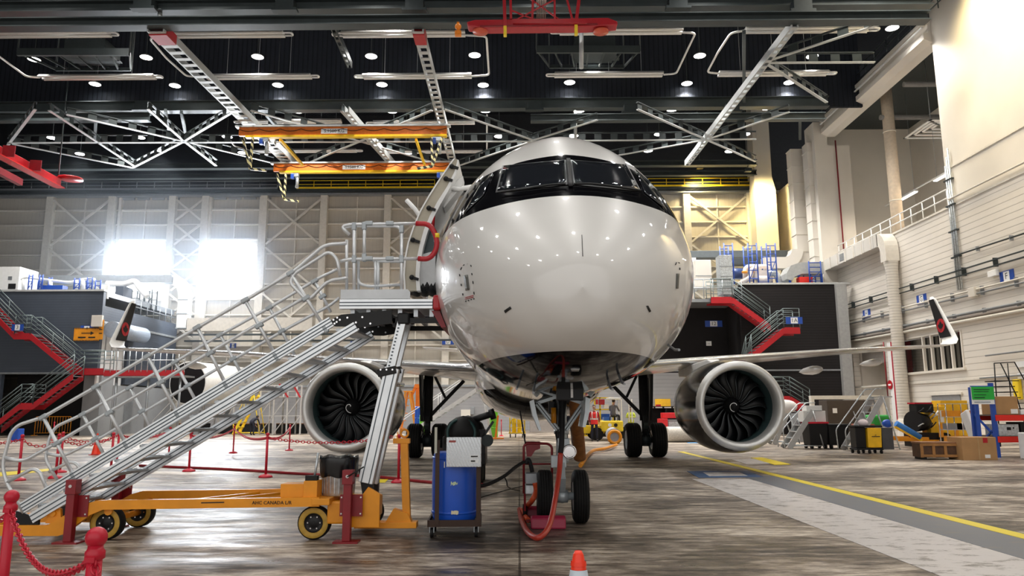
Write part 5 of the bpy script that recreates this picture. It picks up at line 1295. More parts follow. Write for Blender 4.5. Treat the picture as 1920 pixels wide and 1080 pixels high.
def lattice(pts, label, w=.42, cat='roof brace', name='roof_brace', m=PALEM, z=ZB, zs=None):
    """open-web brace: two angles joined by batten plates"""
    t = thing(name, label, cat, 'pale roof bracing')
    a = onZ(*pts[0], z); b = onZ(*pts[1], z); d = (b-a); L_ = d.length; d.normalize(); s = d.cross(Vector((0, 0, 1)))
    MB().bar(a, b, .16, .05).build('bottom_chord', m, t)
    MB().bar(a+Vector((0, 0, w)), b+Vector((0, 0, w)), .14, .05).build('top_chord', ROOFM, t)
    web(MB(), a, b, w, .95).build('perforated_web', ROOFM, t)
    return t
BR = [((278, 205), (345, 265), 'above the left star joint running to upper left'), ((345, 265), (405, 311), 'from the left star joint down to the right'), ((250, 314), (345, 265), 'from the left star joint down to the left'),
      ((345, 265), (433, 212), 'from the left star joint up to the right'), ((125, 215), (345, 265), 'shallow, reaching the left star joint from the left'), ((345, 265), (513, 306), 'shallow, leaving the left star joint to the right'),
      ((92, 207), (252, 312), 'steep, at the far left below the beam'), ((23, 270), (250, 315), 'shallow, low at the far left beside the red crane'), ((66, 205), (15, 272), 'short and steep at the far left'),
      ((833, 205), (1000, 263), 'from the beam down to the centre star joint'), ((1000, 263), (1120, 225), 'from the centre star joint up to the right'), ((1000, 264), (862, 310), 'from the centre star joint down to the left'),
      ((675, 265), (810, 207), 'between the two crane girders rising right'), ((640, 208), (728, 306), 'crossing behind the upper orange girder'), ((675, 265), (838, 312), 'from behind the crane down to the right'), ((470, 207), (675, 265), 'from the beam down to the joint behind the crane'), ((572, 308), (675, 265), 'rising to the joint behind the crane from lower left'),
      ((1195, 205), (1325, 262), 'from the beam down to the right star joint'), ((1325, 262), (1417, 303), 'from the right star joint down to the wall'), ((1110, 300), (1325, 262), 'shallow, over the cockpit to the right star joint'),
      ((1325, 262), (1480, 210), 'from the right star joint up to the right'), ((1435, 118), (1550, 192), 'from the upper right star joint down to the wall'), ((1435, 116), (1672, 38), 'from the upper right star joint up to the right')]
for a, b, lb in BR: lattice((a, b), 'pale open-web roof brace '+lb)
lattice(((15, 268), (1085, 265)), 'long pale horizontal tie crossing the roof below the fascia', .5, name='roof_tie')
lattice(((1085, 264), (1418, 261)), 'pale horizontal tie over the cockpit to the right column', .5, name='roof_tie')
lattice(((1435, 118), (1640, 117)), 'pale horizontal tie at the upper right', .5, name='roof_tie')
def girder(a, b, label, w=.34, m=PALEM, z=ZB, red=False):
    t = thing('roof_girder', label, 'roof girder', 'pale lengthwise girders')
    p = onZ(*a, z); q = onZ(*b, z); d = (q-p).normalized(); L_ = (q-p).length
    for s in (-w/2, w/2): MB().bar(p+Vector((s, 0, 0)), q+Vector((s, 0, 0)), .06, .36).build('side_channel', m, t)
    sd = d.cross(Vector((0, 0, 1))).normalized(); web(MB(), p-sd*w/2+Vector((0, 0, -.17)), q-sd*w/2+Vector((0, 0, -.17)), w, .6, .06, .03, sd).build('perforated_plate', m, t)
    if red: MB().bar(p+d*.2+Vector((0, 0, -.02)), p+d*1.1+Vector((0, 0, -.02)), w+.09, .45).build('red_end', RED, t)
    return t
girder((292, 52), (545, 306), 'broad pale perforated girder running away at the left', .7, red=True)
girder((784, 52), (848, 300), 'pale girder running away left of the aircraft', .42, red=True)
girder((1490, 44), (1288, 306), 'thin pale girder running away at the right', .26)
girder((650, 205), (740, 310), 'thin pale girder behind the orange crane', .22)
girder((612, 18), (656, 122), 'short dark girder near the top left of centre', .2, ROOFM, z=20)
for (x, y0, y1, Y, lb) in ((1079, 208, 266, 43, 'pale vertical hanger above the cockpit'), (1090, 55, 128, 31, 'dark vertical hanger right of the red hoist'), (300, 18, 60, 31, 'pale hanger above the broad girder'), (776, 20, 62, 31, 'pale hanger above the girder left of the aircraft')):
    a, b = at(x, y0, Y), at(x, y1, Y); tag(MB().cyl(a, b, .10, n=10).build('roof_hanger', PALEM), lb, 'roof hanger')
for k, (a, b) in enumerate([((505, 230), (560, 300)), ((180, 215), (178, 262)), ((500, 215), (540, 262)), ((340, 210), (348, 250)), ((310, 207), (318, 250)), ((1395, 60), (1395, 190)), ((1500, 215), (1500, 260))]):
    p = onZ(*a, 19.2); q = onZ(*b, 19.2); tag(MB().bar(p, q, .16, .2).build('roof_strut', ROOFM), '%s dark grey roof strut from the left behind the pale bracing' % ORD[k], 'roof strut', 'dark roof struts')
for (x0, x1, lb) in ((1368, 1440, 'a'), ):
    pass
# junction blocks where hangers meet the beams
for k, (x, y, Y) in enumerate([(272, 9, 30.6), (536, 12, 30.6), (778, 12, 30.6), (1270, 8, 30.6), (1502, 14, 30.6), (268, 200, 43.1), (1002, 200, 43.1), (1182, 205, 43.1), (1372, 203, 43.1), (462, 212, 43.1)]):
    p = at(x, y, Y); tag(MB().box(p, (.8, .5, .5)).box(p+Vector((0, -.1, -.25)), (1.1, .35, .12)).build('beam_bracket', DKSTEEL), '%s dark bolted beam bracket, counted left to right along the two roof beams' % ORD[k], 'beam bracket', 'dark beam brackets')

# ================================================================== hanging equipment frames
def platform(x0, x1, y0, y1, xb0, xb1, yb, label):
    t = thing('roof_platform', label, 'equipment platform'); z = 20.6
    a, b = onZ(x0, y1, z), onZ(x1, y1, z); c, d = onZ(xb0, yb, z), onZ(xb1, yb, z)
    MB().bar(a, b, .15, .4).build('front_beam', ROOFM, t); MB().bar(c, d, .1, .2).build('rear_beam', ROOFM, t)
    for i in range(7):
        f = i/6; MB().bar(a+(b-a)*f, c+(d-c)*f, .08, .12).build('cross_beam', ROOFM, t)
    for f in (.25, .4, .55): MB().bar(a+(b-a)*.3+(c-a)*f, a+(b-a)*.75+(c-a)*f, .3, .05).build('grating', DKSTEEL, t)
    for p in (a, b, c, d): MB().cyl(p, (p.x, p.y, 26.1), .05, n=6).build('hanger_rod', ROOFM, t)
    MB().box(a+(b-a)*.5+(c-a)*.5+Vector((0, 0, .5)), (2.2, 1.6, .8)).build('air_unit', DKSTEEL, t)
platform(33, 243, 85, 98, 105, 245, 130, 'dark hanging equipment platform at the upper left')
platform(1006, 1200, 85, 93, 1030, 1170, 125, 'dark hanging equipment platform above the cockpit')

# ================================================================== orange and yellow crane
cr = thing('overhead_crane', 'orange and yellow double girder overhead crane at the upper left of the aircraft', 'overhead crane')
CO = mat('crane_orange', (.72, .17, .012), .4, 0, .1); CY = mat('crane_yellow', (.88, .55, .01), .38, 0, .06)
ZC = 17.0
for (x0, x1, yb, nm) in ((447, 838, 258, 'S.1500 KG'), (512, 842, 324, 'S.1500 KG')):
    a, b = onZ(x0, yb, ZC), onZ(x1, yb, ZC); Y = (a.y+b.y)/2
    g_ = MB().b2((a.x, Y-.10, ZC+.12), (b.x, Y+.10, ZC+.62)).build('girder', CO, cr, bev=.01)
    MB().b2((a.x+.4, Y-.16, ZC), (b.x, Y+.16, ZC+.12)).build('girder_flange', CY, g_)
    xm = a.x+(b.x-a.x)*(.46 if x0 < 500 else .46)
    MB().b2((xm-.75, Y-.13, ZC+.2), (xm+.75, Y-.10, ZC+.5)).build('load_plate', WHITEP, g_); lettering('lettering', nm, .27, TEXTB, g_, (xm, Y-.135, ZC+.35))
    MB().b2((a.x-.2, Y-.2, ZC+.62), (b.x+.2, Y+.2, ZC+.72)).build('top_rail', PALEM, g_)
    q = MB()
    for i in range(10):
        x = a.x+(b.x-a.x)*(i/10); q.tube(sag((x, Y-.13, ZC+.5), (x+(b.x-a.x)/10, Y-.13, ZC+.5), .14, 6), .018, 4)
    q.build('festoon_cable', BLACKP, g_)
    for f in (.09, .92):
        x = a.x+(b.x-a.x)*f; MB().box((x+.4, Y, ZC-.15), (.5, .3, .22)).cyl((x+.55, Y, ZC-.2), (x+.55, Y, ZC-1.0), .11, n=12).build('hoist', GALV, cr)
        MB().box((x+.25, Y-.05, ZC-.25), (.2, .25, .3)).build('hoist_motor', BLUEP, cr)
for a, b in (((525, 262), (567, 309)), ((780, 262), (796, 309))): MB().bar(onZ(*a, ZC), onZ(*b, ZC), .12, .16).build('end_truck', CY, cr)
HAZ = mat('hazard_striped_paint', (.8, .65, .1), .5, 0, 0); n, l, b = nodes_of(HAZ)
tc = n.new('ShaderNodeTexCoord'); wv = n.new('ShaderNodeTexWave'); wv.inputs['Scale'].default_value = 1.6; wv.bands_direction = 'DIAGONAL'; l.new(tc.outputs['Object'], wv.inputs[0])
rp = n.new('ShaderNodeValToRGB'); rp.color_ramp.interpolation = 'CONSTANT'; rp.color_ramp.elements[0].color = (.02, .02, .02, 1); rp.color_ramp.elements[1].position = .5; rp.color_ramp.elements[1].color = (.78, .70, .35, 1); l.new(wv.outputs['Fac'], rp.inputs[0]); l.new(rp.outputs[0], b.inputs['Base Color'])
for (pts, Y, lb) in (([(455, 258), (469, 317), (474, 258)], 40.4, 0), ([(470, 317), (500, 320)], 40.4, 0), ([(519, 326), (533, 374), (536, 326)], 46.5, 1), ([(533, 374), (560, 378)], 46.5, 1), ([(809, 258), (811, 312), (829, 258)], 40.4, 2), ([(811, 312), (782, 316)], 40.4, 2)):
    m = MB()
    for p, q in zip(pts, pts[1:]): m.bar(at(*p, Y), at(*q, Y), .12, .12)
    m.build('striped_bracket', HAZ, cr)
# ================================================================== red telescopic hoist, top centre
rh = thing('telescopic_hoist', 'red telescopic hoist with a long trolley hanging at the top centre', 'hoist'); Yh = 27.0
def Q_(x, y, Y=Yh): return at(x, y, Y)
for (a, b, w_) in (((945, -20), (947, 52), .13), ((957, -20), (958, 36), .10), ((1088, -20), (1079, 52), .13), ((1058, -20), (1074, 40), .08), ((1040, -10), (1040, 40), .08), ((1000, -20), (998, 36), .09)):
    MB().bar(Q_(*a), Q_(*b), w_, w_, (0, 1, 0)).build('mast', RED, rh, bev=.01)
for (a, b) in (((967, 38), (1048, -5)), ((1050, 38), (990, -5)), ((960, 20), (1010, 40))): MB().bar(Q_(*a), Q_(*b), .05, .05, (0, 1, 0)).build('mast_brace', RED, rh)
MB().prism([Q_(875, 41), Q_(890, 37), Q_(1140, 33), Q_(1158, 40), Q_(1158, 46), Q_(1100, 50), Q_(905, 52), Q_(878, 48)], (0, .5, 0)).build('trolley', RED, rh, bev=.03)
MB().bar(Q_(900, 50), Q_(1120, 46), .12, .06).build('trolley_rail', DKRED, rh)
for x in (900, 1128): 
    MB().lathe([(.001, -.05), (.30, 0), (.30, .06), (.001, .12)], Q_(x, 50)+Vector((0, .3, -.08)), 'Z', 20).build('end_wheel', mat('coral_red', (.62, .10, .05), .4), rh)
for x, y in ((947, 60), (1079, 58)): MB().b2((Q_(x-3, 0).x, Yh-.1, Q_(x, y+8).z), (Q_(x+3, 0).x, Yh+.1, Q_(x, y-10).z)).build('rubber_tip', YELLOW, rh, bev=.02)
m = MB()
for i in range(6): m.cyl(Q_(1007+i*3.4, -15), Q_(1007+i*3.0, 41), .02, n=5)
m.build('wire_rope', mat('brown_wire_rope', (.30, .20, .16), .5, .4), rh)
MB().ball(Q_(859, 50), .13, 12).box(Q_(859, 63), (.24, .2, .18)).bar(Q_(859, 42), Q_(859, 63), .1, .1, (0, 1, 0)).build('end_stop', ORANGE, rh)
MB().bar(Q_(962, 43), Q_(1100, 43), .3, .18).build('trolley_plate', RED, rh)
# ================================================================== red crane girder, left edge
rc = thing('overhead_crane', 'thick red crane girder running away at the left edge', 'overhead crane')
a, b = onZ(-60, 255, 15.2), onZ(108, 344, 15.2)
MB().bar(a, b, .42, .55).build('girder', RED, rc, bev=.02); MB().bar(a+Vector((.22, 0, -.29)), b+Vector((.22, 0, -.29)), .5, .05).build('girder_flange', mat('bright_red_paint', (.72, .02, .02), .35), rc)
MB().bar(onZ(-60, 290, 15.2), onZ(38, 342, 15.2), .3, .4).build('second_girder', DKRED, rc)
MB().lathe([(.001, 0), (.7, .02), (.7, .1), (.001, .14)], onZ(132, 337, 15.5), 'Z', 20).build('end_disc', RED, rc)
for x, y in ((16, 283), (66, 310)): MB().bar(onZ(x, y, 15.25), onZ(x+1.5, y+1, 15.25), .6, .62).build('joint_plate', DKRED, rc)

MB().cyl(a, (a.x, a.y, 26.1), .05, n=6).cyl(b, (b.x, b.y, 26.1), .04, n=6).build('hanger_rod', ROOFM, rc)
# ================================================================== far catwalk
for (x0, x1, lb) in ((556, 815, 'yellow catwalk railing on the far wall left of the aircraft'), (1216, 1420, 'yellow catwalk railing on the far wall right of the aircraft'), (-40, 520, 'dim catwalk railing on the far wall at the left')):
    t = thing('catwalk', lb, 'catwalk'); Y = 58.9
    A_, B_ = at(x0, 354, Y), at(x1, 354, Y); top = at(700, 338, Y).z; low = at(700, 352, Y).z; mt = YELLOW if x0 > 0 else STEEL
    MB().b2((A_.x, Y, low-.12), (B_.x, Y+.9, low-.02)).build('walkway', ROOFM, t)
    MB().cyl((A_.x, Y, top), (B_.x, Y, top), .035, n=6).build('top_rail', mt, t); MB().cyl((A_.x, Y, (top+low)/2), (B_.x, Y, (top+low)/2), .03, n=6).build('middle_rail', mt, t)
    MB().b2((A_.x, Y-.03, low-.05), (B_.x, Y, low+.10)).build('toe_rail', mt, t)
    n = max(2, int((B_.x-A_.x)/1.4))
    for i in range(n+1): MB().cyl((A_.x+(B_.x-A_.x)*i/n, Y, low), (A_.x+(B_.x-A_.x)*i/n, Y, top), .035, n=6).build('rail_post', mt, t)

# ================================================================== right wall: gallery beam, railing, ducts, conduits
bm_ = MB().prism([(21.5, 36.3, 20.25), (21.1, 36.3, 20.45), (21.1, 36.3, 20.75), (21.35, 36.3, 20.8), (21.35, 36.3, 21.25), (21.1, 36.3, 21.3), (21.1, 36.3, 21.5), (22.1, 36.3, 21.5), (22.1, 36.3, 20.25)], (0, 13.5, 0))
struct('trim_5', bm_, CREAM)
struct('trim_6', MB().b2((21.02, 36.3, 21.05), (21.12, 49.6, 21.12)), WHITE)
t = thing('gallery_roof_rail', 'dark railing along the top of the cream gallery beam', 'railing')
for z in (21.8, 22.2, 22.6): MB().cyl((21.3, 29.5, z), (21.3, 49.8, z), .035, n=6).build('rail', ROOFM, t)
for i in range(16): MB().cyl((21.3, 29.8+i*1.33, 21.5), (21.3, 29.8+i*1.33, 22.6), .03, n=6).build('rail_post', ROOFM, t)
t = thing('gallery_railing', 'white two-bar railing along the open gallery in the right wall', 'railing')
for z in (12.45, 12.0): MB().cyl((21.65, 36.4, z), (21.65, 49.6, z), .035, n=8).build('rail', WHITE, t)
for i in range(12): MB().cyl((21.65, 36.6+i*1.17, 11.4), (21.65, 36.6+i*1.17, 12.45), .03, n=8).build('rail_post', WHITE, t)
gc = thing('gallery_column', 'round cream column standing in the open gallery', 'column', loc=(22.9, 44.0, 11.35))
MB().cyl((0, 0, 0), (0, 0, 10.2), .34, n=28).build('shaft', mat('warm_cream_paint', (.70, .58, .44), .5), gc); MB().torus((0, 0, 7.0), .345, .03, 'Z', 28, 6).torus((0, 0, 2.6), .345, .03, 'Z', 28, 6).build('collar', CREAMD, gc)
# gallery contents
for k, (y, z) in enumerate(((38.4, 15.0), (42.2, 15.0), (46.6, 15.0))):
    t = thing('strip_light', '%s fluorescent strip light along the gallery, counted from the near end' % ORD[k], 'strip light', 'gallery strip lights', loc=(25.0, y, z))
    MB().box((0, 0, .04), (.28, 2.3, .08)).build('fitting', WHITE, t); MB().box((0, 0, -.02), (.2, 2.2, .04)).build('tube', TUBEGLOW, t)
    MB().cyl((0, -.9, .08), (0, -.9, 6.6), .012, n=4).cyl((0, .9, .08), (0, .9, 6.6), .012, n=4).build('hanger_rod', STEEL, t)
    d = bpy.data.lights.new('strip_glow', 'AREA'); d.shape = 'RECTANGLE'; d.size = .25; d.size_y = 2.2; d.energy = 130; d.color = (1, .86, .66)
    o = bpy.data.objects.new('strip_glow', d); COL.objects.link(o); o.parent = t; o.location = (0, 0, -.06)
tag(MB().b2((24.98, 36.5, 15.12), (25.02, 49.5, 15.2)).cyl((25, 37, 15.2), (25, 37, 21.6), .015, n=4).cyl((25, 48, 15.2), (25, 48, 21.6), .015, n=4).build('lighting_track', WHITE), 'long white track carrying the gallery strip lights', 'lighting track')
t = thing('ceiling_diffuser', 'square white slatted air diffuser hanging in the gallery', 'air diffuser', loc=(25.2, 42.5, 17.9))
for k in range(4):
    s = 1.5-.34*k; MB().b2((-s, -s, .06*k), (s, -s+.16, .06*k+.04)).b2((-s, s-.16, .06*k), (s, s, .06*k+.04)).b2((-s, -s, .06*k), (-s+.16, s, .06*k+.04)).b2((s-.16, -s, .06*k), (s, s, .06*k+.04)).build('slat_frame', WHITE, t)
MB().cyl((-1.4, -1.4, 0), (-1.4, -1.4, 3.7), .02, n=4).cyl((1.4, 1.4, 0), (1.4, 1.4, 3.7), .02, n=4).build('hanger_rod', STEEL, t)
for k, z in enumerate((20.9, 20.1, 19.3)):
    tag(MB().cyl((22.4, 38+k*3, z), (28.3, 38+k*3, z), .16, n=12).build('gallery_pipe', mat('dim_grey_pipe', (.2, .19, .18), .5)), '%s grey pipe under the gallery ceiling from the near end' % ORD[k], 'pipe')
tag(MB().cyl((22.0, 49.55, 11.4), (22.0, 49.55, 19.9), .05, n=8).build('sprinkler_riser', DKRED), 'thin dark red riser pipe at the far end of the gallery', 'pipe')
tag(MB().b2((28.1, 37.5, 11.4), (28.38, 40.2, 12.9)).build('gallery_vent', BLACKP), 'black vent opening at the back of the gallery', 'vent')
tag(MB().b2((23.5, 39.8, 11.36), (24.4, 41.2, 12.35)).build('amber_crate', AMBER, bev=.03), 'amber crate standing behind the gallery railing', 'crate')
# rectangular horizontal duct with elbow, then corrugated round riser
DUCT = siding('galvanised_duct_painted', (.60, .575, .53), 1.2, .2, True, .38, .45, .04, .05)
dt = thing('air_duct_run', 'cream rectangular duct running along the right wall and turning down into a ribbed pipe', 'air duct')
MB().b2((20.7, 42.2, 10.75), (21.45, 50.6, 11.5)).build('horizontal_duct', DUCT, dt, bev=.02)
q = MB(); arc = [(42.3-.95*math.sin(a)*1.0, 10.35+1.15*math.cos(a)) for a in [i*PI/12 for i in range(7)]]; arc2 = [(42.3-.30*math.sin(a), 10.35+.40*math.cos(a)) for a in [i*PI/12 for i in range(7)]]
for i in range(6): q.prism([(20.7, *arc[i]), (20.7, *arc[i+1]), (20.7, *arc2[i+1]), (20.7, *arc2[i])], (.75, 0, 0))
q.build('elbow', CREAMD, dt)
MB().b2((20.7, 41.35, 9.75), (21.45, 42.0, 10.35)).build('transition', CREAMD, dt)
RIB = siding('ribbed_pipe', (.66, .62, .56), .16, .5, False, .45, .7, .03, .3)
MB().lathe([(.40, 9.75), (.33, 9.3), (.33, 1.0)], (21.1, 41.65, 0), 'Z', 24).build('ribbed_riser', RIB, dt)
MB().lathe([(.33, 1.0), (.38, .9), (.38, .0)], (21.1, 41.65, 0), 'Z', 24).build('riser_foot', CREAMD, dt)
MB().b2((20.68, 46.7, 10.9), (20.70, 47.3, 11.35)).build('access_hatch', STEEL, dt)
for i in range(7): MB().b2((20.66, 43.0+i*1.15, 10.72), (20.70, 43.06+i*1.15, 11.53)).build('duct_flange', CREAMD, dt)
# stacked vertical ducts beside the pier
def vduct(x, y, w_, z0, z1, label, step=1.25, d=.9):
    t = thing('vertical_duct', label, 'air duct'); n = int((z1-z0)/step)
    MB().b2((x-w_/2, y, z0), (x+w_/2, y+d, z1)).build('duct_body', CREAM, t)
    for i in range(n+1): MB().b2((x-w_/2-.04, y-.04, z0+i*step), (x+w_/2+.04, y+d+.02, z0+i*step+.05)).build('duct_flange', CREAMD, t)
    return t
vduct(at(1503, 400, 51.5).x, 51.5, .95, 11.2, 20.0, 'left one of the two tall cream ducts beside the right pier')
vduct(at(1532, 400, 50.2).x, 50.2, .75, 10.6, 20.0, 'right one of the two tall cream ducts beside the right pier')
t = thing('duct_elbow', 'curved cream duct elbow above the equipment on the right block', 'air duct'); p = at(1497, 470, 51.3)
q = MB(); c = Vector((p.x-1.0, 51.3, 12.6))
for i in range(6):
    a0_, a1_ = -PI/2*(i/6), -PI/2*((i+1)/6)
    q.prism([c+Vector((math.cos(a)*r, 0, math.sin(a)*r)) for a, r in ((a0_, .55), (a0_, 1.35), (a1_, 1.35), (a1_, .55))], (0, .8, 0))
q.build('elbow', CREAM, t); MB().b2((c.x-1.4, 51.3, 11.25), (c.x, 52.1, 12.05)).build('duct_stub', CREAM, t)
# large chamfered column duct
t = thing('column_duct', 'wide cream chamfered duct column rising to the roof at the far right corner', 'air duct')
p = at(1437, 400, 57.0)
MB().b2((p.x-.85, 57.0, 9.2), (p.x+.85, 58.2, 18.6)).prism([(p.x-.85, 57, 18.6), (p.x+.85, 57, 18.6), (p.x+.5, 57, 20.2), (p.x-.75, 57, 20.2)], (0, 1.2, 0)).b2((p.x-.75, 57.0, 20.2), (p.x+.5, 58.2, 26.1)).build('duct_body', CREAM, t)
# cable trays and conduits along the wall
def wallrun(name, z, r, label, y0=-5, y1=49.5, m=STEEL, brackets=True, slope=0.012, cat='pipe'):
    t = thing(name, label, cat)
    zf = lambda y: z+slope*(y-41)
    MB().cyl((WX-.14, y0, zf(y0)), (WX-.14, y1, zf(y1)), r, n=8).build('run', m, t)
    if brackets:
        for i in range(int((y1-y0)/2.4)): y = y0+.8+i*2.4; MB().b2((WX-.17, y, zf(y)-.11), (WX-.003, y+.05, zf(y)+.11)).build('bracket', STEEL, t)
    return t
t = thing('cable_tray', 'dark double cable tray running the length of the right wall', 'cable tray')
for z in (7.85, 8.12): MB().bar((WX-.2, -5, z-.35), (WX-.2, 49.5, z+.1), .08, .05).build('tray_rail', DKSTEEL, t)
for i in range(22): y = -3+i*2.4; MB().b2((WX-.22, y, 7.52+.008*y), (WX-.003, y+.04, 7.92+.008*y)).build('tray_bracket', DKSTEEL, t)
wallrun('wall_conduit', 7.08, .045, 'pale conduit run on the right wall just below the lettered signs', m=CREAMD)
wallrun('wall_conduit', 6.88, .04, 'second pale conduit run on the right wall below the signs', m=STEEL)
wallrun('wall_pipe', 6.05, .07, 'dark pipe run on the right wall above the windows', m=STEEL)
wallrun('wall_pipe', 5.88, .06, 'brown-grey pipe directly under the dark pipe run on the right wall', m=mat('brown_grey_pipe', (.25, .21, .18), .5), brackets=False)
wallrun('wall_pipe', 5.72, .08, 'cream pipe lowest of the three pipes above the windows', m=CREAMD, brackets=False)
wallrun('wall_conduit', 9.0, .04, 'bracketed conduit high on the near part of the right wall', y1=36.0, m=DKSTEEL, slope=.02)
wallrun('wall_conduit', 11.75, .05, 'thin conduit along the upper joint of the near right wall', y1=36.0, m=CREAMD, brackets=False, slope=0)
wallrun('wall_conduit', 3.9, .04, 'low conduit on the near right wall', y0=-4, y1=34.4, m=STEEL, slope=0, brackets=False)
wallrun('wall_conduit', 2.9, .04, 'lower conduit behind the black rolling ladder', y0=-4, y1=35.0, m=STEEL, slope=0, brackets=False)
for k, (dy, z0, z1) in enumerate(((0, 7.2, 14.3), (.17, 7.2, 13.9), (.34, 7.2, 13.5))):
    tag(MB().cyl((WX-.09, 35.75+dy, z0), (WX-.09, 35.75+dy, z1), .045, n=8).build('vertical_conduit', GALV), '%s grey vertical conduit of the bundle at the edge of the gallery' % ORD[k], 'conduit', 'vertical conduit bundle')
for k, z in enumerate((12.7, 11.4, 10.1, 8.8)):
    tag(MB().b2((WX-.16, 35.6, z), (WX-.02, 36.3, z+.07)).build('conduit_clamp', DKSTEEL), '%s dark clamp from the top of the vertical conduit bundle' % ORD[k], 'clamp')
def xsign(px, py, txt, lb):
    p = onX(px, py, WX-.02); return sign('wall_sign', txt, p, .95, .5, lb, 'X')
xsign(1625, 588, 'H', 'blue sign with the letter H on the right wall')
xsign(1728, 561, 'G', 'blue sign with the letter G on the right wall')
xsign(1888, 518, 'F', 'blue sign with the letter F on the right wall')
# windows of the lower wall
struct('window_4', MB().b2((WX+.15, 36.3, 3.5), (WX+.2, 39.9, 5.25)), mat('dim_window_glass', (.02, .018, .015), .12, 0, 0, coat=1))
for k, y in enumerate((36.35, 37.25, 38.15, 39.05, 39.85)): struct('window_frame_%d' % (k+1), MB().b2((WX-.04, y-.05, 3.46), (WX+.1, y+.05, 5.3)), CREAM)
struct('window_sill_1', MB().b2((WX-.12, 36.2, 3.36), (WX+.1, 40.0, 3.48)), CREAM)
struct('window_5', MB().b2((WX+.15, 40.0, 3.5), (WX+.2, 43.0, 5.25)), MATS['dim_window_glass'])
struct('window_sill_2', MB().b2((WX-.12, 40.0, 3.36), (WX+.1, 43.0, 3.48)), CREAM)
# shelving seen through the window
t = thing('stored_boards', 'stacked yellow boards seen through the right wall window', 'boards')
MB().b2((22.2, 36.6, 3.9), (24, 39.4, 4.0)).build('board', AMBER, t); MB().b2((22.3, 36.4, 4.35), (24, 39.0, 4.43)).build('board', YELLOW, t); MB().b2((22.4, 36.8, 0), (23.8, 38.8, 3.9)).b2((22.4, 36.9, 4.0), (22.5, 38.8, 4.35)).build('trestle', STEEL, t)
# roller door recess
struct('wall_roller_recess', MB().b2((WX+1.6, 44.0, 0), (WX+1.7, 48.3, 5.3)).b2((WX+.4, 48.1, 0), (WX+1.7, 48.3, 5.3)), CREAM)
struct('door_8', MB().b2((WX+.5, 44.0, 4.3), (WX+.9, 48.2, 5.25)), mat('rolled_shutter', (.30, .28, .26), .5))
struct('wall_roller_ceiling', MB().b2((WX+.4, 44.0, 5.25), (WX+1.7, 48.3, 5.3)), CREAM)
tag(MB().cyl((WX-.12, 43.9, 2.2), (WX-.12, 43.9, 5.4), .035, n=6).build('standpipe', DKRED), 'thin dark red standpipe at the side of the roller door', 'pipe')
tag(MB().b2((WX-.30, 42.25, .6), (WX-.02, 42.75, 5.3)).build('lift_curtain', siding('red_striped_guard', (.42, .015, .03), .35, .3, False, .5, .4), bev=.01), 'tall dark red ribbed guard on the right wall beside the ribbed riser', 'guard')
tag(MB().b2((WX-.08, 42.9, .8), (WX-.003, 43.6, 5.3)).build('wall_board', WHITE), 'tall white board on the right wall next to the red guard', 'board')
t = thing('stop_sign', 'small round red sign on the white board by the roller door', 'sign', loc=(WX-.10, 43.55, 2.9)); MB().cyl((0, 0, 0), (-.03, 0, 0), .26, n=24).build('disc', RED, t); MB().b2((-.04, -.16, -.05), (-.031, .16, .05)).build('bar', WHITE, t)
struct('door_9', MB().b2((WX-.05, 36.9, 0), (WX-.003, 39.4, 2.2)), mat('grey_shutter', (.25, .25, .25), .5))
struct('door_frame_9', MB().b2((WX-.09, 36.7, 2.2), (WX-.003, 39.6, 2.32)), CREAMD)
tag(MB().box((WX-.15, 34.8, 6.9), (.22, .5, .45)).build('junction_box', CREAM, bev=.02), 'cream junction box under the vertical conduits', 'junction box')
tag(MB().box((WX-.15, 33.2, 7.5), (.16, .6, .28)).build('junction_box', WHITE, bev=.02), 'white junction box on the conduit left of sign F', 'junction box')
t = thing('wall_lamp', 'round wall lamp on a conduit above the black rolling ladder', 'wall lamp', loc=(WX-.05, 31.2, 4.9)); MB().box((-.05, 0, 0), (.1, .3, .3)).build('backplate', WHITE, t); MB().ball((-.18, 0, -.02), .12, 12).build('bulb', GALV, t); MB().cyl((-.03, 0, -.15), (-.03, 0, -3.0), .025, n=6).build('conduit', STEEL, t)
for k, y in enumerate((28.6, 29.6, 30.6)):
    tag(MB().tube(roundpath([(WX-.05, y, 6.25), (WX-.05, y, 7.0), (WX-.05, y+.18, 7.15), (WX-.05, y+.3, 7.0)], .1), .03, 6).build('gooseneck_pipe', GALV), '%s hooked pipe on the near right wall under the conduits' % ORD[k], 'pipe', 'hooked wall pipes')
# warm wall washers that light the upper right wall and the far corner
def washer(name, loc, target, power, color, label, size=.5):
    t = thing(name, label, 'wall washer', loc=loc)
    MB().box((0, 0, 0), (.5, .35, .25)).build('housing', DKSTEEL, t)
    d = bpy.data.lights.new('washer_light', 'SPOT'); d.energy = power; d.spot_size = math.radians(110); d.spot_blend = .9; d.shadow_soft_size = size; d.color = color
    o = bpy.data.objects.new('washer_light', d); COL.objects.link(o); o.parent = t; v = Vector(target)-Vector(loc); o.rotation_euler = v.to_track_quat('-Z', 'Y').to_euler(); o.location = v.normalized()*.4
    MB().cyl((0, 0, .1), (0, 0, 26.1-loc[2]), .03, n=6).build('hanger_rod', DKSTEEL, t)
washer('wall_washer', (18.8, 31.0, 22.5), (21.5, 31.0, 18.5), 2600, (1.0, .80, .40), 'lamp washing the upper right wall with warm light, above the picture')
washer('wall_washer', (17.6, 55.0, 19.6), (20.6, 57.5, 15.5), 2600, (1.0, .78, .34), 'lamp washing the far right corner columns with warm light')
washer('wall_washer', (14.0, 27.0, 23.5), (21.5, 31.0, 7), 3800, (1.0, .90, .76), 'large added fill lamp lighting the near right wall, above the picture', 1.0)  # fill lamp added to brighten the near right wall
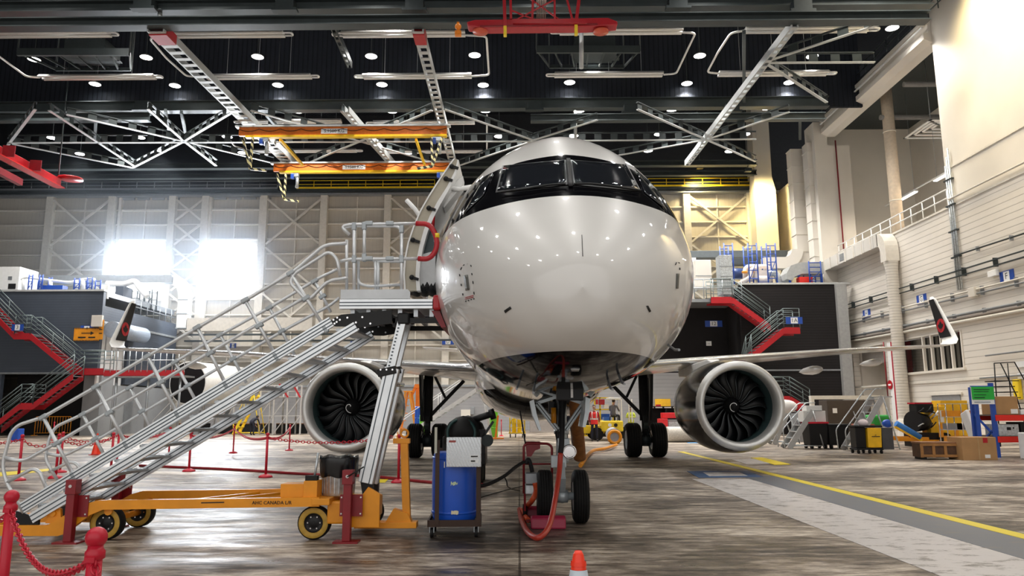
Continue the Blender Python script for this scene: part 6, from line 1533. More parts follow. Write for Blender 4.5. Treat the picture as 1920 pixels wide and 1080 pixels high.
washer('wall_washer', (14.5, 57.2, 20.6), (15.5, 60, 17), 1500, (1.0, .80, .42), 'added lamp washing the far door leaf right of the aircraft with warm light')  # added to warm and brighten the door wall
# ================================================================== equipment on the left block roof
RZ = 9.53
def blk(name, x0, x1, y0, y1, Y, m, label, cat, depth=.8, bev=.02, parts=None):
    a, b = at(x0, y1, Y), at(x1, y0, Y)
    t = thing(name, label, cat, loc=((a.x+b.x)/2, Y+depth/2, a.z)); w_, h_ = b.x-a.x, b.z-a.z
    MB().b2((-w_/2, -depth/2, 0), (w_/2, depth/2, h_)).build('body', m, t, bev=bev)
    for (u0, u1, v0, v1, mm, nm) in (parts or []):
        MB().b2((-w_/2+w_*u0, -depth/2-.02, h_*v0), (-w_/2+w_*u1, -depth/2-.001, h_*v1)).build(nm, mm, t)
    return t
blk('air_handling_unit', -60, 38, 500, 546, 50, WHITE, 'white air handling unit on the roof of the slate block', 'air unit', 2.0, parts=[(.80, .95, .08, .30, BLACKP, 'vent_grille'), (.78, .86, .45, .6, STEEL, 'label_plate'), (.1, .5, .6, .9, BLACKP, 'fan_opening')])
def scaffold(name, px0, px1, yt, yb, Y, label, m=BLUEP, levels=3, depth=1.0, rungs=True):
    a, b = at(px0, yb, Y), at(px1, yt, Y); t = thing(name, label, 'scaffold frame', loc=((a.x+b.x)/2, Y, a.z)); w_ = (b.x-a.x)/2; h_ = b.z-a.z
    for x in (-w_, w_):
        for y in (0, depth): MB().cyl((x, y, 0), (x, y, h_), .045, n=8).build('upright', m, t)
    for k in range(levels):
        z = h_*(k+.7)/levels
        for y in (0, depth): MB().cyl((-w_, y, z), (w_, y, z), .03, n=6).build('ledger', m, t)
    MB().cyl((-w_, 0, h_*.1), (w_, 0, h_*.6), .025, n=6).build('diagonal', m, t)
    return t
scaffold('scaffold_tower', 52, 62, 515, 545, 49.4, 'first blue scaffold frame beside the white air unit on the left block roof')
scaffold('scaffold_tower', 72, 81, 515, 545, 49.4, 'second blue scaffold frame on the left block roof')
scaffold('scaffold_tower', 138, 150, 521, 545, 49.4, 'third blue scaffold frame from the left on the slate block roof')
scaffold('scaffold_tower', 162, 174, 520, 545, 49.4, 'fourth blue scaffold frame, near the corner of the slate block roof')
t = thing('roof_pipework', 'white pipes and valves between the blue frames on the slate block roof', 'pipework')
MB().tube(roundpath([at(40, 525, 50), at(48, 520, 50), at(130, 530, 50), at(158, 523, 50), at(178, 524, 50)], .3), .09, 8).build('pipe', WHITE, t)
for x in (44, 95, 145, 156): MB().cyl(at(x, 544, 50), at(x, 524, 50), .12, n=10).build('valve_riser', WHITE, t)
MB().box(at(103, 541, 50), (1.4, .6, .35)).build('pump', BLUEP, t)
t = thing('ventilation_duct', 'long grey rectangular duct across the daylit doors with an elbow turning down', 'air duct'); Yd = 56.5
da, db = at(82, 524, Yd), at(322, 524, Yd)
MB().b2((da.x, Yd, da.z-.28), (db.x, Yd+.8, da.z+.32)).build('duct_body', mat('grey_green_duct', (.30, .32, .33), .45), t)
q = MB(); cz_ = at(322, 560, Yd); R0 = at(322, 517, Yd).z-cz_.z
ex = at(352, 560, Yd).x-at(322, 560, Yd).x
for i in range(8):
    a1_, a2_ = PI/2*(1-i/8), PI/2*(1-(i+1)/8)
    q.prism([Vector((cz_.x+math.cos(a)*(ex+e_)*1.0, Yd, cz_.z+math.sin(a)*(R0+e_))) for a, e_ in ((a1_, 0), (a2_, 0), (a2_, -.75), (a1_, -.75))], (0, .8, 0))
q.build('elbow', WHITE, t)
v0, v1 = at(339, 560, Yd), at(358, 640, Yd); MB().b2((cz_.x+ex-.75, Yd, v1.z+1.0), (cz_.x+ex, Yd+.8, v0.z)).build('down_duct', WHITE, t)
for k in range(3): MB().b2((cz_.x+ex-.8, Yd-.03, v0.z-.1-k*1.1), (cz_.x+ex+.05, Yd+.82, v0.z-.03-k*1.1)).build('duct_flange', GALV, t)
MB().b2((at(350, 610, Yd).x, Yd, at(350, 606, Yd).z-.6), (at(585, 610, Yd).x, Yd+.8, at(350, 596, Yd).z)).build('low_duct', mat('cream_duct_dull', (.56, .53, .48), .5), t)
t = thing('roof_railing', 'grey railing with mesh panels along the side parapet of the slate block', 'railing')
for z in (8.95, 9.5): MB().cyl((LX-.1, LY+4.2, z), (LX-.1, BY-.8, z), .035, n=6).build('rail', STEEL, t)
for i in range(8): MB().cyl((LX-.1, LY+4.2+i*.96, 8.4), (LX-.1, LY+4.2+i*.96, 9.5), .035, n=6).build('rail_post', STEEL, t)
tag(MB().tube(smoothpath([at(200, 532, 54), at(232, 533, 54), at(252, 528, 54), at(262, 540, 54), at(276, 556, 54)], 6), .22, 10).build('flexible_duct', WHITE), 'white flexible duct arching over the slate block in front of the window', 'air duct')
blk('plant_cabinet', 215, 232, 536, 556, 53, SLATE, 'dark plant cabinet behind the parapet of the slate block', 'cabinet', 1.2)
blk('white_hoarding', 192, 203, 534, 560, 49.4, WHITE, 'tall white panel on the corner of the slate block roof', 'panel', .2)
for x, lb in ((245, 'left dark steel frame with cross bars behind the parapet railing'), (268, 'right dark steel frame with cross bars behind the parapet railing')):
    scaffold('service_frame', x, x+18, 542, 582, 55.5, lb, DKSTEEL, 3, .8)
# lower level of the left block: galvanised gallery rail with red edge
t = thing('landing_gallery', 'grey mesh gallery with a red edge beside the foot of the upper left stairs', 'gallery'); Yg = 46.9
A_, B_ = at(195, 698, Yg), at(345, 700, Yg)
MB().b2((A_.x, Yg, A_.z-.25), (B_.x, Yg+.08, A_.z+.12)).build('edge_band', RED, t); MB().b2((A_.x, Yg, A_.z-.3), (B_.x, Yg+1.6, A_.z-.2)).build('floor_plate', STEEL, t)
zt2 = A_.z+1.35
for z in (zt2, A_.z+.75): MB().cyl((A_.x, Yg, z), (B_.x, Yg, z), .03, n=6).build('rail', GALV, t)
for i in range(14): MB().cyl((A_.x+(B_.x-A_.x)*i/13, Yg, A_.z), (A_.x+(B_.x-A_.x)*i/13, Yg, zt2), .025, n=6).build('rail_post', GALV, t)
for px in (215, 275, 335): MB().cyl((at(px, 700, Yg).x, Yg+.3, 0), (at(px, 700, Yg).x, Yg+.3, A_.z-.25), .08, n=8).build('support_column', STEEL, t)

# ================================================================== equipment on the right block roof
RB = 48.3
blk('duct_box', 1352, 1372, 478, 552, 46.6, GALV, 'grey sectional duct dropping onto the upper landing of the right stairs', 'air duct', .9, parts=[(0, 1, .2, .22, STEEL, 'seam'), (0, 1, .45, .47, STEEL, 'seam'), (0, 1, .7, .72, STEEL, 'seam')])
blk('air_unit', 1305, 1333, 487, 538, 49.6, CREAM, 'cream square air unit right beside the nose of the aircraft', 'air unit', 1.3, parts=[(0, 1, .40, .42, STEEL, 'seam')])
blk('air_unit', 1292, 1305, 483, 545, 50.6, WHITE, 'white air unit half hidden behind the aircraft nose', 'air unit', 1.0)
blk('roof_duct', 1290, 1490, 469, 483, 54.0, mat('dark_grey_duct', (.14, .16, .17), .45, .3), 'long dark grey duct running across the far right roof', 'air duct', .9)
blk('roof_duct', 1356, 1502, 483, 496, 53.0, mat('darker_duct', (.07, .08, .085), .45, .3), 'lower dark duct across the far right roof', 'air duct', .9)
for (a, b, lb) in ((1361, 1373, 'leftmost blue scaffold frame on the charcoal block roof'), (1406, 1418, 'middle blue scaffold frame on the charcoal block roof'), (1441, 1453, 'right blue scaffold frame on the charcoal block roof'), (1519, 1538, 'blue scaffold frame beside the curved grey tank')):
    scaffold('scaffold_tower', a, b, 456 if a < 1500 else 490, 533, RB, lb, BLUEP, 5, 1.0)
t = thing('pump_skid', 'pump skid with thick white pipes on the charcoal block roof', 'pump')
MB().tube(roundpath([at(1397, 533, RB+1), at(1397, 500, RB+1), at(1440, 500, RB+1), at(1441, 512, RB+1)], .35), .16, 10).build('white_pipe', mat('off_white_pipe', (.74, .66, .60), .45), t)
MB().tube(roundpath([at(1385, 533, RB+.6), at(1409, 518, RB+.6), at(1409, 504, RB+.6), at(1420, 504, RB+.6)], .3), .14, 10).build('white_pipe', MATS['off_white_pipe'], t)
MB().box(at(1428, 516, RB+1), (1.2, .8, .55)).cyl(at(1420, 524, RB+.8), at(1445, 524, RB+.8), .3, n=14).build('pump_body', MATS['off_white_pipe'], t)
for x in (1396, 1409): MB().cyl(at(x, 512, RB+.7), at(x, 509, RB+.7), .19, n=12).build('amber_collar', AMBER, t)
MB().cyl(at(1362, 513, RB+1.4), at(1395, 513, RB+1.4), .36, n=16).build('blue_vessel', mat('dull_blue_vessel', (.03, .06, .18), .4), t)
MB().tube(roundpath([at(1440, 512, RB+.5), at(1456, 512, RB+.5), at(1462, 533, RB+.5)], .6, 6), .2, 10).build('silver_bend', GALV, t)
MB().b2((at(1405, 533, RB+.4).x, RB+.4, RB*0+9.35), (at(1452, 533, RB+.4).x, RB+1.6, 9.75)).build('skid_base', BLUEP, t)
t = thing('curved_tank', 'grey curved tank hood on blue legs holding a red cabinet', 'tank')
q = MB(); pa, pb = at(1475, 512, RB+.3), at(1545, 512, RB+.3)
rr = 1.0
MB().prism([(pa.x, RB+.3, pa.z-.4), (pa.x, RB+.3, pa.z), (pa.x+.3, RB+.3, pa.z+.5), (pa.x+.9, RB+.3, pa.z+.7), (pb.x, RB+.3, pa.z+.75), (pb.x, RB+.3, pa.z-.05), (pa.x+1.0, RB+.3, pa.z-.05), (pa.x+.5, RB+.3, pa.z-.25), (pa.x+.35, RB+.3, pa.z-.5)], (0, 1.4, 0)).build('hood', mat('light_grey_hood', (.42, .43, .42), .5), t)
for f in (.1, .35, .65, .95): MB().b2((pa.x+(pb.x-pa.x)*f-.06, RB+.4, 9.35), (pa.x+(pb.x-pa.x)*f+.06, RB+.55, pa.z)).build('leg', BLUEP, t)
MB().b2((at(1502, 533, RB).x, RB+.2, 9.35), (at(1527, 533, RB).x, RB+.8, at(1502, 518, RB).z)).build('red_cabinet', mat('bright_red_cabinet', (.80, .03, .02), .4), t)
# landing rail at the top of the right stairs
t = thing('landing_railing', 'grey railing on the upper landing behind the red stringer', 'railing'); A_, B_ = at(1285, 556, 46.5), at(1392, 556, 46.5)
for z in (A_.z+.55, A_.z+1.1): MB().cyl((A_.x, 46.6, z), (B_.x, 46.6, z), .03, n=6).build('rail', STEEL, t)
for i in range(7): MB().cyl((A_.x+(B_.x-A_.x)*i/6, 46.6, A_.z-.1), (A_.x+(B_.x-A_.x)*i/6, 46.6, A_.z+1.1), .03, n=6).build('rail_post', STEEL, t)
MB().b2((A_.x, 46.55, A_.z-.35), (at(1335, 556, 46.5).x, 47.7, A_.z-.15)).build('walkway', STEEL, t)

# ================================================================== second aircraft and clutter at the far left
t = thing('airplane_fuselage', 'rounded white aircraft fuselage section with small dark windows, seen behind the stair rails', 'airplane part')
p0, p1 = at(352, 718, 50.5), at(447, 722, 56)
d = (p1-p0); MB().cyl(p0, p1, 1.45, 1.35, n=40).build('barrel_skin', WHITE, t); dn = d.normalized()
MB().cyl(p0-dn*.04, p0+dn*.01, 1.36, n=40).build('open_end', BLACK, t)
for i in range(9):
    c = p0+d*(.15+i*.09)+Vector((0, -1.36, -.35)); MB().box(c, (.16, .06, .24)).build('cabin_window', BLACK, t)
MB().bar((p0.x+.6, 51, 0), (p0.x+.6, 51, p0.z-1.1), .3).bar((p1.x-.3, 55, 0), (p1.x-.3, 55, p1.z-1.0), .3).build('support_stand', STEEL, t)
def gbox(name, x0, x1, yt, yb, m, label, cat, depth=.6, bev=.01, parts=None, Y=None):
    Y = Y or onZ((x0+x1)/2, yb).y; a, b = at(x0, yb, Y), at(x1, yt, Y); h_ = b.z; w_ = b.x-a.x
    t = thing(name, label, cat, loc=((a.x+b.x)/2, Y+depth/2, 0))
    MB().b2((-w_/2, -depth/2, 0), (w_/2, depth/2, h_)).build('body', m, t, bev=bev)
    for (u0, u1, v0, v1, mm, nm) in (parts or []):
        MB().b2((-w_/2+w_*u0, -depth/2-.015, h_*v0), (-w_/2+w_*u1, -depth/2-.001, h_*v1)).build(nm, mm, t)
    return t
gbox('recycling_bin', 18, 35, 804, 827, BLUE, 'blue plastic bin behind the lowest stair handrail', 'bin', .5, .03)
gbox('mop_bucket', 49, 60, 797, 815, YELLOW, 'yellow mop bucket beside the crowd barrier', 'bucket', .5, .04)
def barrier(x0, x1, yt, yb, label):
    Y = onZ((x0+x1)/2, yb).y; a, b = at(x0, yb, Y), at(x1, yt, Y); t = thing('crowd_barrier', label, 'barrier', loc=((a.x+b.x)/2, Y, 0)); w_ = (b.x-a.x)/2; h_ = b.z
    MB().tube(roundpath([(-w_, 0, .05), (-w_, 0, h_), (w_, 0, h_), (w_, 0, .05)], .12), .025, 8).cyl((-w_, 0, .18), (w_, 0, .18), .02, n=6).build('frame', AMBER, t)
    n = 12
    for i in range(n): MB().cyl((-w_+2*w_*(i+1)/(n+1), 0, .18), (-w_+2*w_*(i+1)/(n+1), 0, h_), .014, n=6).build('bar', AMBER, t)
    for s in (-w_, w_): MB().b2((s-.03, -.3, 0), (s+.03, .3, .05)).build('foot', AMBER, t)
barrier(64, 134, 781, 817, 'amber tube crowd barrier by the left building')
gbox('grey_cabinet', 8, 20, 797, 812, STEEL, 'small grey cabinet beside the blue bin at the far left', 'cabinet', .6)
for (x0, x1, yb, lb) in ((334, 384, 814, 'leftmost black low planter wall behind the stairs'), (404, 502, 813, 'long black low planter wall left of the engine'), (517, 596, 813, 'black low planter wall partly behind the left engine')):
    gbox('planter_wall', x0, x1, 794, yb, BLACKP, lb, 'planter', 1.0, .01, parts=[(0, 1, .94, 1.03, BROWN, 'wooden_rail')])
# white scaffold dock, yellow stairs
def dock(name, x0, x1, yt, yb, Y, m, label, cat='work dock', levels=2, bays=3, rail=True, depth=2.0):
    a, b = at(x0, yb, Y), at(x1, yt, Y); t = thing(name, label, cat, loc=(a.x, Y, 0)); w_ = b.x-a.x; h_ = b.z
    for i in range(bays+1):
        x = w_*i/bays
        for y in (0, depth): MB().b2((x-.045, y-.045, 0), (x+.045, y+.045, h_)).build('leg', m, t)
        if i < bays:
            for k in range(levels):
                z0, z1 = h_*.78*k/levels, h_*.78*(k+1)/levels
                MB().bar((x, 0, z0), (x+w_/bays, 0, z1), .05).build('brace', m, t)
    for k in range(levels): z = h_*.78*(k+1)/levels; MB().b2((0, 0, z-.05), (w_, depth, z)).build('deck', m, t)
    if rail:
        for z in (h_*.88, h_): MB().cyl((0, 0, z), (w_, 0, z), .03, n=6).build('rail', m, t)
    return t
dock('scaffold_dock', 486, 566, 723, 797, 50, mat('dull_white_steel', (.50, .49, .48), .5), 'white steel scaffold dock left of the engine', levels=2)
dock('scaffold_dock', 380, 440, 745, 798, 53, MATS['dull_white_steel'], 'smaller white scaffold dock behind the stair stringer', levels=1, bays=2)
tag(MB().bar(at(524, 720, 49.95), at(540, 745, 49.95), .1).build('red_handrail', RED), 'left short red sloping handrail on the white dock', 'handrail')
tag(MB().bar(at(550, 722, 49.95), at(563, 745, 49.95), .1).build('red_handrail', RED), 'right short red sloping handrail on the white dock', 'handrail')
def steps(name, label, cat, p_low, p_top, width, m, n=8, rails=True, Y=None, tread=None, legs=True, mrail=None, rail_h=.95, wheels=False):
    """step unit seen from the side: p_low, p_top pixel of first and last tread in the plane Y"""
    Y = Y or onZ(*p_low).y; a, b = at(*p_low, Y), at(*p_top, Y); a.z = 0.02
    t = thing(name, label, cat, loc=(a.x, Y, 0)); dx, dz = b.x-a.x, b.z; tr = tread or m; mr = mrail or m
    for y in (0, width):
        MB().bar((0, y, .05), (dx, y, dz), .05, .16, (0, 0, 1)).build('stringer', m, t)
        if rails:
            MB().tube(roundpath([(-.03, y, .5), (.0, y, rail_h), (dx, y, dz+rail_h), (dx+.6*(1 if dx > 0 else -1), y, dz+rail_h)], .15), .022, 8).build('handrail', mr, t)
            for f in (0, .5, 1): MB().cyl((dx*f, y, dz*f), (dx*f, y, dz*f+rail_h), .02, n=6).build('rail_post', mr, t)
    for i in range(n): f = (i+.6)/n; MB().b2((dx*f-.13, .03, dz*f-.02), (dx*f+.13, width-.03, dz*f+.02)).build('tread', tr, t)
    if legs:
        s = 1 if dx > 0 else -1
        for y in (0, width): MB().cyl((dx, y, dz), (dx+s*.5, y, .05), .03, n=8).cyl((0, y, .15), (dx+s*.5, y, .15), .025, n=8).build('rear_leg', m, t)
    return t
steps('work_stairs', 'yellow work stairs beside the white scaffold dock', 'stairs', (438, 795), (476, 740), 1.0, YELLOW, Y=49)
steps('access_stairs', 'white access stairs with mesh rails behind the left main gear, seen between strut and fuselage', 'access stairs', (740, 818), (902, 725), 1.2, WHITE, n=14, Y=35, tread=GALV)
steps('work_stairs', 'white railed stairs in the distance behind the main stair rails', 'stairs', (287, 790), (352, 745), 1.0, MATS['dull_white_steel'], Y=52)
# amber ladder platform, orange lifting post
t = thing('ladder_platform', 'amber A-shaped ladder platform behind the telescopic strut', 'ladder'); Yl = 38.0
A1_, A2_, A3_ = at(745, 795, Yl), at(764, 735, Yl), at(783, 795, Yl); A1_.z = A3_.z = 0
for y in (0, .8):
    MB().bar(A1_+Vector((0, y, 0)), A2_+Vector((-.1, y, 0)), .09).build('front_leg', AMBER, t); MB().bar(A3_+Vector((0, y, 0)), A2_+Vector((.1, y, 0)), .09).build('rear_leg', AMBER, t)
for i in range(6): f = (i+.7)/6.5; c = A1_+(A2_-A1_)*f; MB().b2((c.x-.12, Yl, c.z-.02), (c.x+.12, Yl+.8, c.z+.02)).build('rung', AMBER, t)
MB().b2((A2_.x-.2, Yl, A2_.z), (A2_.x+.2, Yl+.8, A2_.z+.06)).build('top_step', AMBER, t)
t = thing('lifting_post', 'orange lifting post with a short boom behind the left main gear', 'crane'); b0_ = at(783, 795, 39); top_ = at(783, 727, 39)
MB().b2((b0_.x-.12, 39, 0), (b0_.x+.12, 39.25, top_.z)).build('post', ORANGE, t); MB().bar(at(770, 745, 39), at(780, 724, 39), .14).bar(at(778, 724, 39), at(787, 724, 39), .3, .2).build('boom', ORANGE, t); MB().b2((b0_.x-.5, 38.6, 0), (b0_.x+.5, 39.6, .08)).build('base', ORANGE, t)
def barrel(x, yt, yb, w_, m, label, Y=None, cat='barrel', name='storage_barrel'):
    Y = Y or onZ(x, yb).y; h_ = at(x, yt, Y).z; r = at(x+w_/2, yb, Y).x-at(x, yb, Y).x
    t = thing(name, label, cat, loc=(at(x, yb, Y).x, Y, 0)); MB().lathe([(.001, 0), (r*.94, 0), (r, h_*.05), (r, h_*.95), (r*.94, h_), (.001, h_)], (0, 0, 0), 'Z', 24).build('drum', m, t)
    MB().torus((0, 0, h_*.35), r, .02, 'Z', 24, 6).torus((0, 0, h_*.68), r, .02, 'Z', 24, 6).build('hoop', m, t); return t
barrel(783, 762, 795, 11, BLUE, 'blue storage barrel behind the left main gear', 36)
barrel(792, 778, 798, 11, LIME, 'lime green tub behind the left main gear', 35.5, 'tub', 'storage_tub')
barrel(926, 769, 800, 15, LIME, 'lime green bin in the distance under the aircraft belly', 44, 'bin', 'waste_drum')
blk('wall_cabinet', 864, 882, 768, 782, 58.9, CREAM, 'pale wide cabinet on the far wall under the wing', 'cabinet', .4)
blk('switch_box', 882, 889, 763, 777, 58.9, STEEL, 'small grey switch box beside the pale cabinet on the far wall', 'switch box', .3)
t = thing('orange_stand', 'orange upright stand on the floor left of the yellow gas trolley', 'stand', loc=(onZ(929, 823).x, onZ(929, 823).y, 0))
MB().b2((-.45, -.3, 0), (.45, .3, .06)).build('base', ORANGE, t); MB().bar((0, 0, .06), (.14, 0, 1.25), .10).build('mast', ORANGE, t)
# yellow gas bottle trolley
g = onZ(970, 820); t = thing('gas_trolley', 'yellow wheeled gas bottle trolley in the distance between the nose gear and barrel', 'trolley', loc=(g.x, g.y, 0))
MB().b2((-.48, -.35, .22), (.48, .35, .28)).build('platform', YELLOW, t)
for x in (-.4, -.1, .3, .44): MB().cyl((x-.03, -.3, .1), (x+.03, -.3, .1), .1, n=14).build('wheel', RUBBER, t)
for x in (-.42, .42): MB().tube(roundpath([(x, -.3, .28), (x, -.3, 1.15), (x, .3, 1.15), (x, .3, .28)], .15), .03, 8).build('hoop_frame', YELLOW, t)
MB().tube(roundpath([(-.45, -.3, .6), (-.3, -.3, 1.05), (.1, -.3, 1.1), (.42, -.3, .9)], .2), .03, 8).cyl((-.42, -.3, .55), (.42, -.3, .55), .025, n=6).cyl((-.42, -.3, .8), (.42, -.3, .8), .025, n=6).build('cross_rail', YELLOW, t)
for x in (-.18, .12): MB().lathe([(.001, 0), (.12, 0), (.12, .75), (.06, .87), (.03, .95), (.001, .95)], (x, 0, .28), 'Z', 18).build('gas_bottle', YELLOW, t)
gbox('storage_container', 994, 1050, 763, 806, mat('taupe_panel', (.27, .24, .22), .6), 'large taupe container behind the nose gear', 'container', 2.0, Y=54)
# ------------------------------------------------------------------ people
def limb(mb, pts, rs, n=10):
    pts = [Vector(p) for p in pts]; P_ = []; R_ = []
    for i in range(len(pts)-1):
        for k in range(4):
            f = k/4; P_.append(pts[i].lerp(pts[i+1], f)); R_.append(rs[i]*(1-f)+rs[i+1]*f)
    P_.append(pts[-1]); R_.append(rs[-1]); rings = []
    for i, p in enumerate(P_):
        d = (P_[min(i+1, len(P_)-1)]-P_[max(i-1, 0)]).normalized(); x = d.cross(Vector((0, 1, 0))); x = x.normalized() if x.length > .1 else Vector((1, 0, 0)); y = d.cross(x)
        rings += [p+(x*math.cos(2*PI*k/n)+y*math.sin(2*PI*k/n))*R_[i] for k in range(n)]
    o = len(mb.v); N = len(P_); mb.v += [tuple(v) for v in rings]
    for i in range(N-1):
        for k in range(n): mb.f.append((o+i*n+k, o+i*n+(k+1) % n, o+(i+1)*n+(k+1) % n, o+(i+1)*n+k)); mb.sm.append(True)
    mb.f += [tuple(o+k for k in range(n)), tuple(o+(N-1)*n+k for k in reversed(range(n)))]; mb.sm += [True, True]
def person(label, x, y, rz=0.0, h=1.75, top=NAVY, legs=NAVY, vest=None, stripe=WHITE, pose='stand', hair=HAIRM, cap=None, z0=0.0):
    """one skinned body; rest of the outfit follows it. Faces -Y before the turn rz"""
    t = thing('person', label, 'person', loc=(x, y, z0), rz=rz); k = h/1.75
    if pose == 'stand':
        hipz = .92; J = dict(pel=(0, 0, .95), wai=(0, 0, 1.10), che=(0, -.01, 1.32), nek=(0, 0, 1.50), hed=(0, -.01, 1.60),
            lh=(-.10, 0, .90), lk=(-.115, -.02, .50), la=(-.12, .01, .09), lf=(-.13, -.16, .04), rh=(.10, 0, .90), rk=(.115, -.03, .50), ra=(.13, .01, .09), rf=(.15, -.16, .04),
            ls=(-.19, 0, 1.43), le=(-.25, .02, 1.14), lw=(-.24, -.05, .88), rs=(.19, 0, 1.43), re=(.25, .02, 1.14), rw=(.24, -.05, .88))
    elif pose == 'arms_folded':
        J = dict(pel=(0, 0, .95), wai=(0, 0, 1.10), che=(0, -.01, 1.32), nek=(0, 0, 1.50), hed=(0, -.02, 1.60), lh=(-.10, 0, .90), lk=(-.115, -.02, .50), la=(-.12, .01, .09), lf=(-.13, -.16, .04), rh=(.10, 0, .90), rk=(.115, -.03, .50), ra=(.13, .01, .09), rf=(.15, -.16, .04),
            ls=(-.19, 0, 1.43), le=(-.27, -.08, 1.18), lw=(.06, -.24, 1.16), rs=(.19, 0, 1.43), re=(.27, -.08, 1.18), rw=(-.08, -.22, 1.20))
    elif pose == 'walk':
        J = dict(pel=(0, 0, .93), wai=(0, 0, 1.08), che=(0, -.03, 1.30), nek=(0, -.03, 1.48), hed=(0, -.05, 1.58), lh=(-.10, 0, .88), lk=(-.11, -.18, .50), la=(-.11, -.24, .10), lf=(-.11, -.40, .05), rh=(.10, 0, .88), rk=(.11, .02, .48), ra=(.11, .26, .14), rf=(.11, .14, .05),
            ls=(-.19, -.02, 1.41), le=(-.25, .10, 1.14), lw=(-.22, .06, .90), rs=(.19, -.02, 1.41), re=(.25, -.14, 1.16), rw=(.20, -.32, 1.02))
    elif pose == 'sit':
        J = dict(pel=(0, .05, .50), wai=(0, .06, .66), che=(0, .0, .88), nek=(0, -.04, 1.06), hed=(0, -.08, 1.15), lh=(-.10, 0, .48), lk=(-.13, -.42, .50), la=(-.13, -.45, .09), lf=(-.13, -.6, .04), rh=(.10, 0, .48), rk=(.13, -.42, .50), ra=(.13, -.45, .09), rf=(.13, -.6, .04),
            ls=(-.19, -.01, .99), le=(-.26, -.14, .74), lw=(-.16, -.38, .72), rs=(.19, -.01, .99), re=(.26, -.14, .74), rw=(.16, -.38, .72))
    else:  # bend
        J = dict(pel=(0, .15, .85), wai=(0, .08, .98), che=(0, -.14, 1.08), nek=(0, -.30, 1.12), hed=(0, -.40, 1.10), lh=(-.10, .12, .82), lk=(-.12, .0, .48), la=(-.12, .06, .09), lf=(-.12, -.10, .04), rh=(.10, .12, .82), rk=(.12, .0, .48), ra=(.12, .06, .09), rf=(.12, -.10, .04),
            ls=(-.19, -.22, 1.08), le=(-.24, -.32, .84), lw=(-.18, -.42, .66), rs=(.19, -.22, 1.08), re=(.24, -.32, .84), rw=(.18, -.42, .66))
    V_ = {a: Vector(b)*k for a, b in J.items()}
    # body: one skin-modified surface
    names = ['pel', 'wai', 'che', 'nek', 'hed', 'lh', 'lk', 'la', 'lf', 'rh', 'rk', 'ra', 'rf', 'ls', 'le', 'lw', 'rs', 're', 'rw']
    rad = dict(pel=(.15, .11), wai=(.135, .10), che=(.165, .115), nek=(.06, .06), hed=(.06, .06), lh=(.085, .085), lk=(.062, .062), la=(.045, .045), lf=(.042, .042), ls=(.065, .065), le=(.045, .045), lw=(.033, .033))
    for a in ('h', 'k', 'a', 'f', 's', 'e', 'w'): rad['r'+a] = rad['l'+a]
    E_ = [('pel', 'wai'), ('wai', 'che'), ('che', 'nek'), ('nek', 'hed'), ('pel', 'lh'), ('lh', 'lk'), ('lk', 'la'), ('la', 'lf'), ('pel', 'rh'), ('rh', 'rk'), ('rk', 'ra'), ('ra', 'rf'), ('che', 'ls'), ('ls', 'le'), ('le', 'lw'), ('che', 'rs'), ('rs', 're'), ('re', 'rw')]
    vs = [V_[n_] for n_ in names]; ix = {n_: i for i, n_ in enumerate(names)}; es = [(ix[a], ix[b]) for a, b in E_]; rs_ = [rad[n_] for n_ in names]
    # hands: palm and five fingers on each side
    for s, wn, en in ((-1, 'lw', 'le'), (1, 'rw', 're')):
        w_ = V_[wn]; d = (w_-V_[en]).normalized(); side = d.cross(Vector((0, 1, 0))); side = side.normalized() if side.length > .2 else Vector((1, 0, 0)); side = side*(-s)
        pi_ = len(vs); vs.append(w_+d*.07*k); rs_.append((.036, .018)); es.append((ix[wn], pi_))
        f_ = Vector((0, -1, 0))
        for q in range(4):
            b_ = w_+d*.09*k+f_*(q-1.5)*.017*k; ln = (.07, .08, .075, .06)[q]*k
            i0 = len(vs); vs += [b_, b_+d*ln*.6+side*.006, b_+d*ln+side*.025]; rs_ += [(.0095, .0095)]*3; es += [(pi_, i0), (i0, i0+1), (i0+1, i0+2)]
        i0 = len(vs); b_ = w_+d*.03*k+f_*.03*k; vs += [b_, b_+d*.035*k+f_*.018*k+side*.01]; rs_ += [(.011, .011)]*2; es += [(pi_, i0), (i0, i0+1)]
    me = bpy.data.meshes.new('body'); me.from_pydata([tuple(v) for v in vs], es, []); o = bpy.data.objects.new('body', me); COL.objects.link(o)
    md = o.modifiers.new('skin', 'SKIN'); md.use_smooth_shade = True; o.modifiers.new('sub', 'SUBSURF').levels = 1; o.modifiers['sub'].render_levels = 1
    for i, r in enumerate(rs_): me.skin_vertices[0].data[i].radius = (r[0]*k, r[1]*k)
    for i in range(len(vs)): me.skin_vertices[0].data[i].use_root = (i == 0)
    dg = bpy.context.evaluated_depsgraph_get(); ev = o.evaluated_get(dg); m2 = bpy.data.meshes.new_from_object(ev); bpy.data.objects.remove(o)
    # head, shaped: skull, jaw, nose, ears joined to the same surface
    hb = MB(); hc = V_['hed']+Vector((0, 0, .075*k)); 
    hb.ball(hc, .1*k, 18, (.78, .95, 1.18)); hb.ball(hc+Vector((0, -.02, -.055))*k, .07*k, 12, (.85, .95, 1)); hb.ball(hc+Vector((0, -.10, -.015))*k, .018*k, 8, (.8, 1, 1.4))
    for s in (-1, 1): hb.ball(hc+Vector((s*.078, .005, -.01))*k, .02*k, 8, (.5, 1, 1.5))
    bm = bmesh.new(); bm.from_mesh(m2); tmp = bpy.data.meshes.new('h'); tmp.from_pydata(hb.v, [], hb.f); bm.from_mesh(tmp)
    for f in bm.faces: f.smooth = True
    nf = len(m2.polygons); bm.faces.ensure_lookup_table()
    wr = max(V_['lw'].z, V_['rw'].z)
    m3 = bpy.data.meshes.new('body'); 
    zs = V_['nek'].z-.02
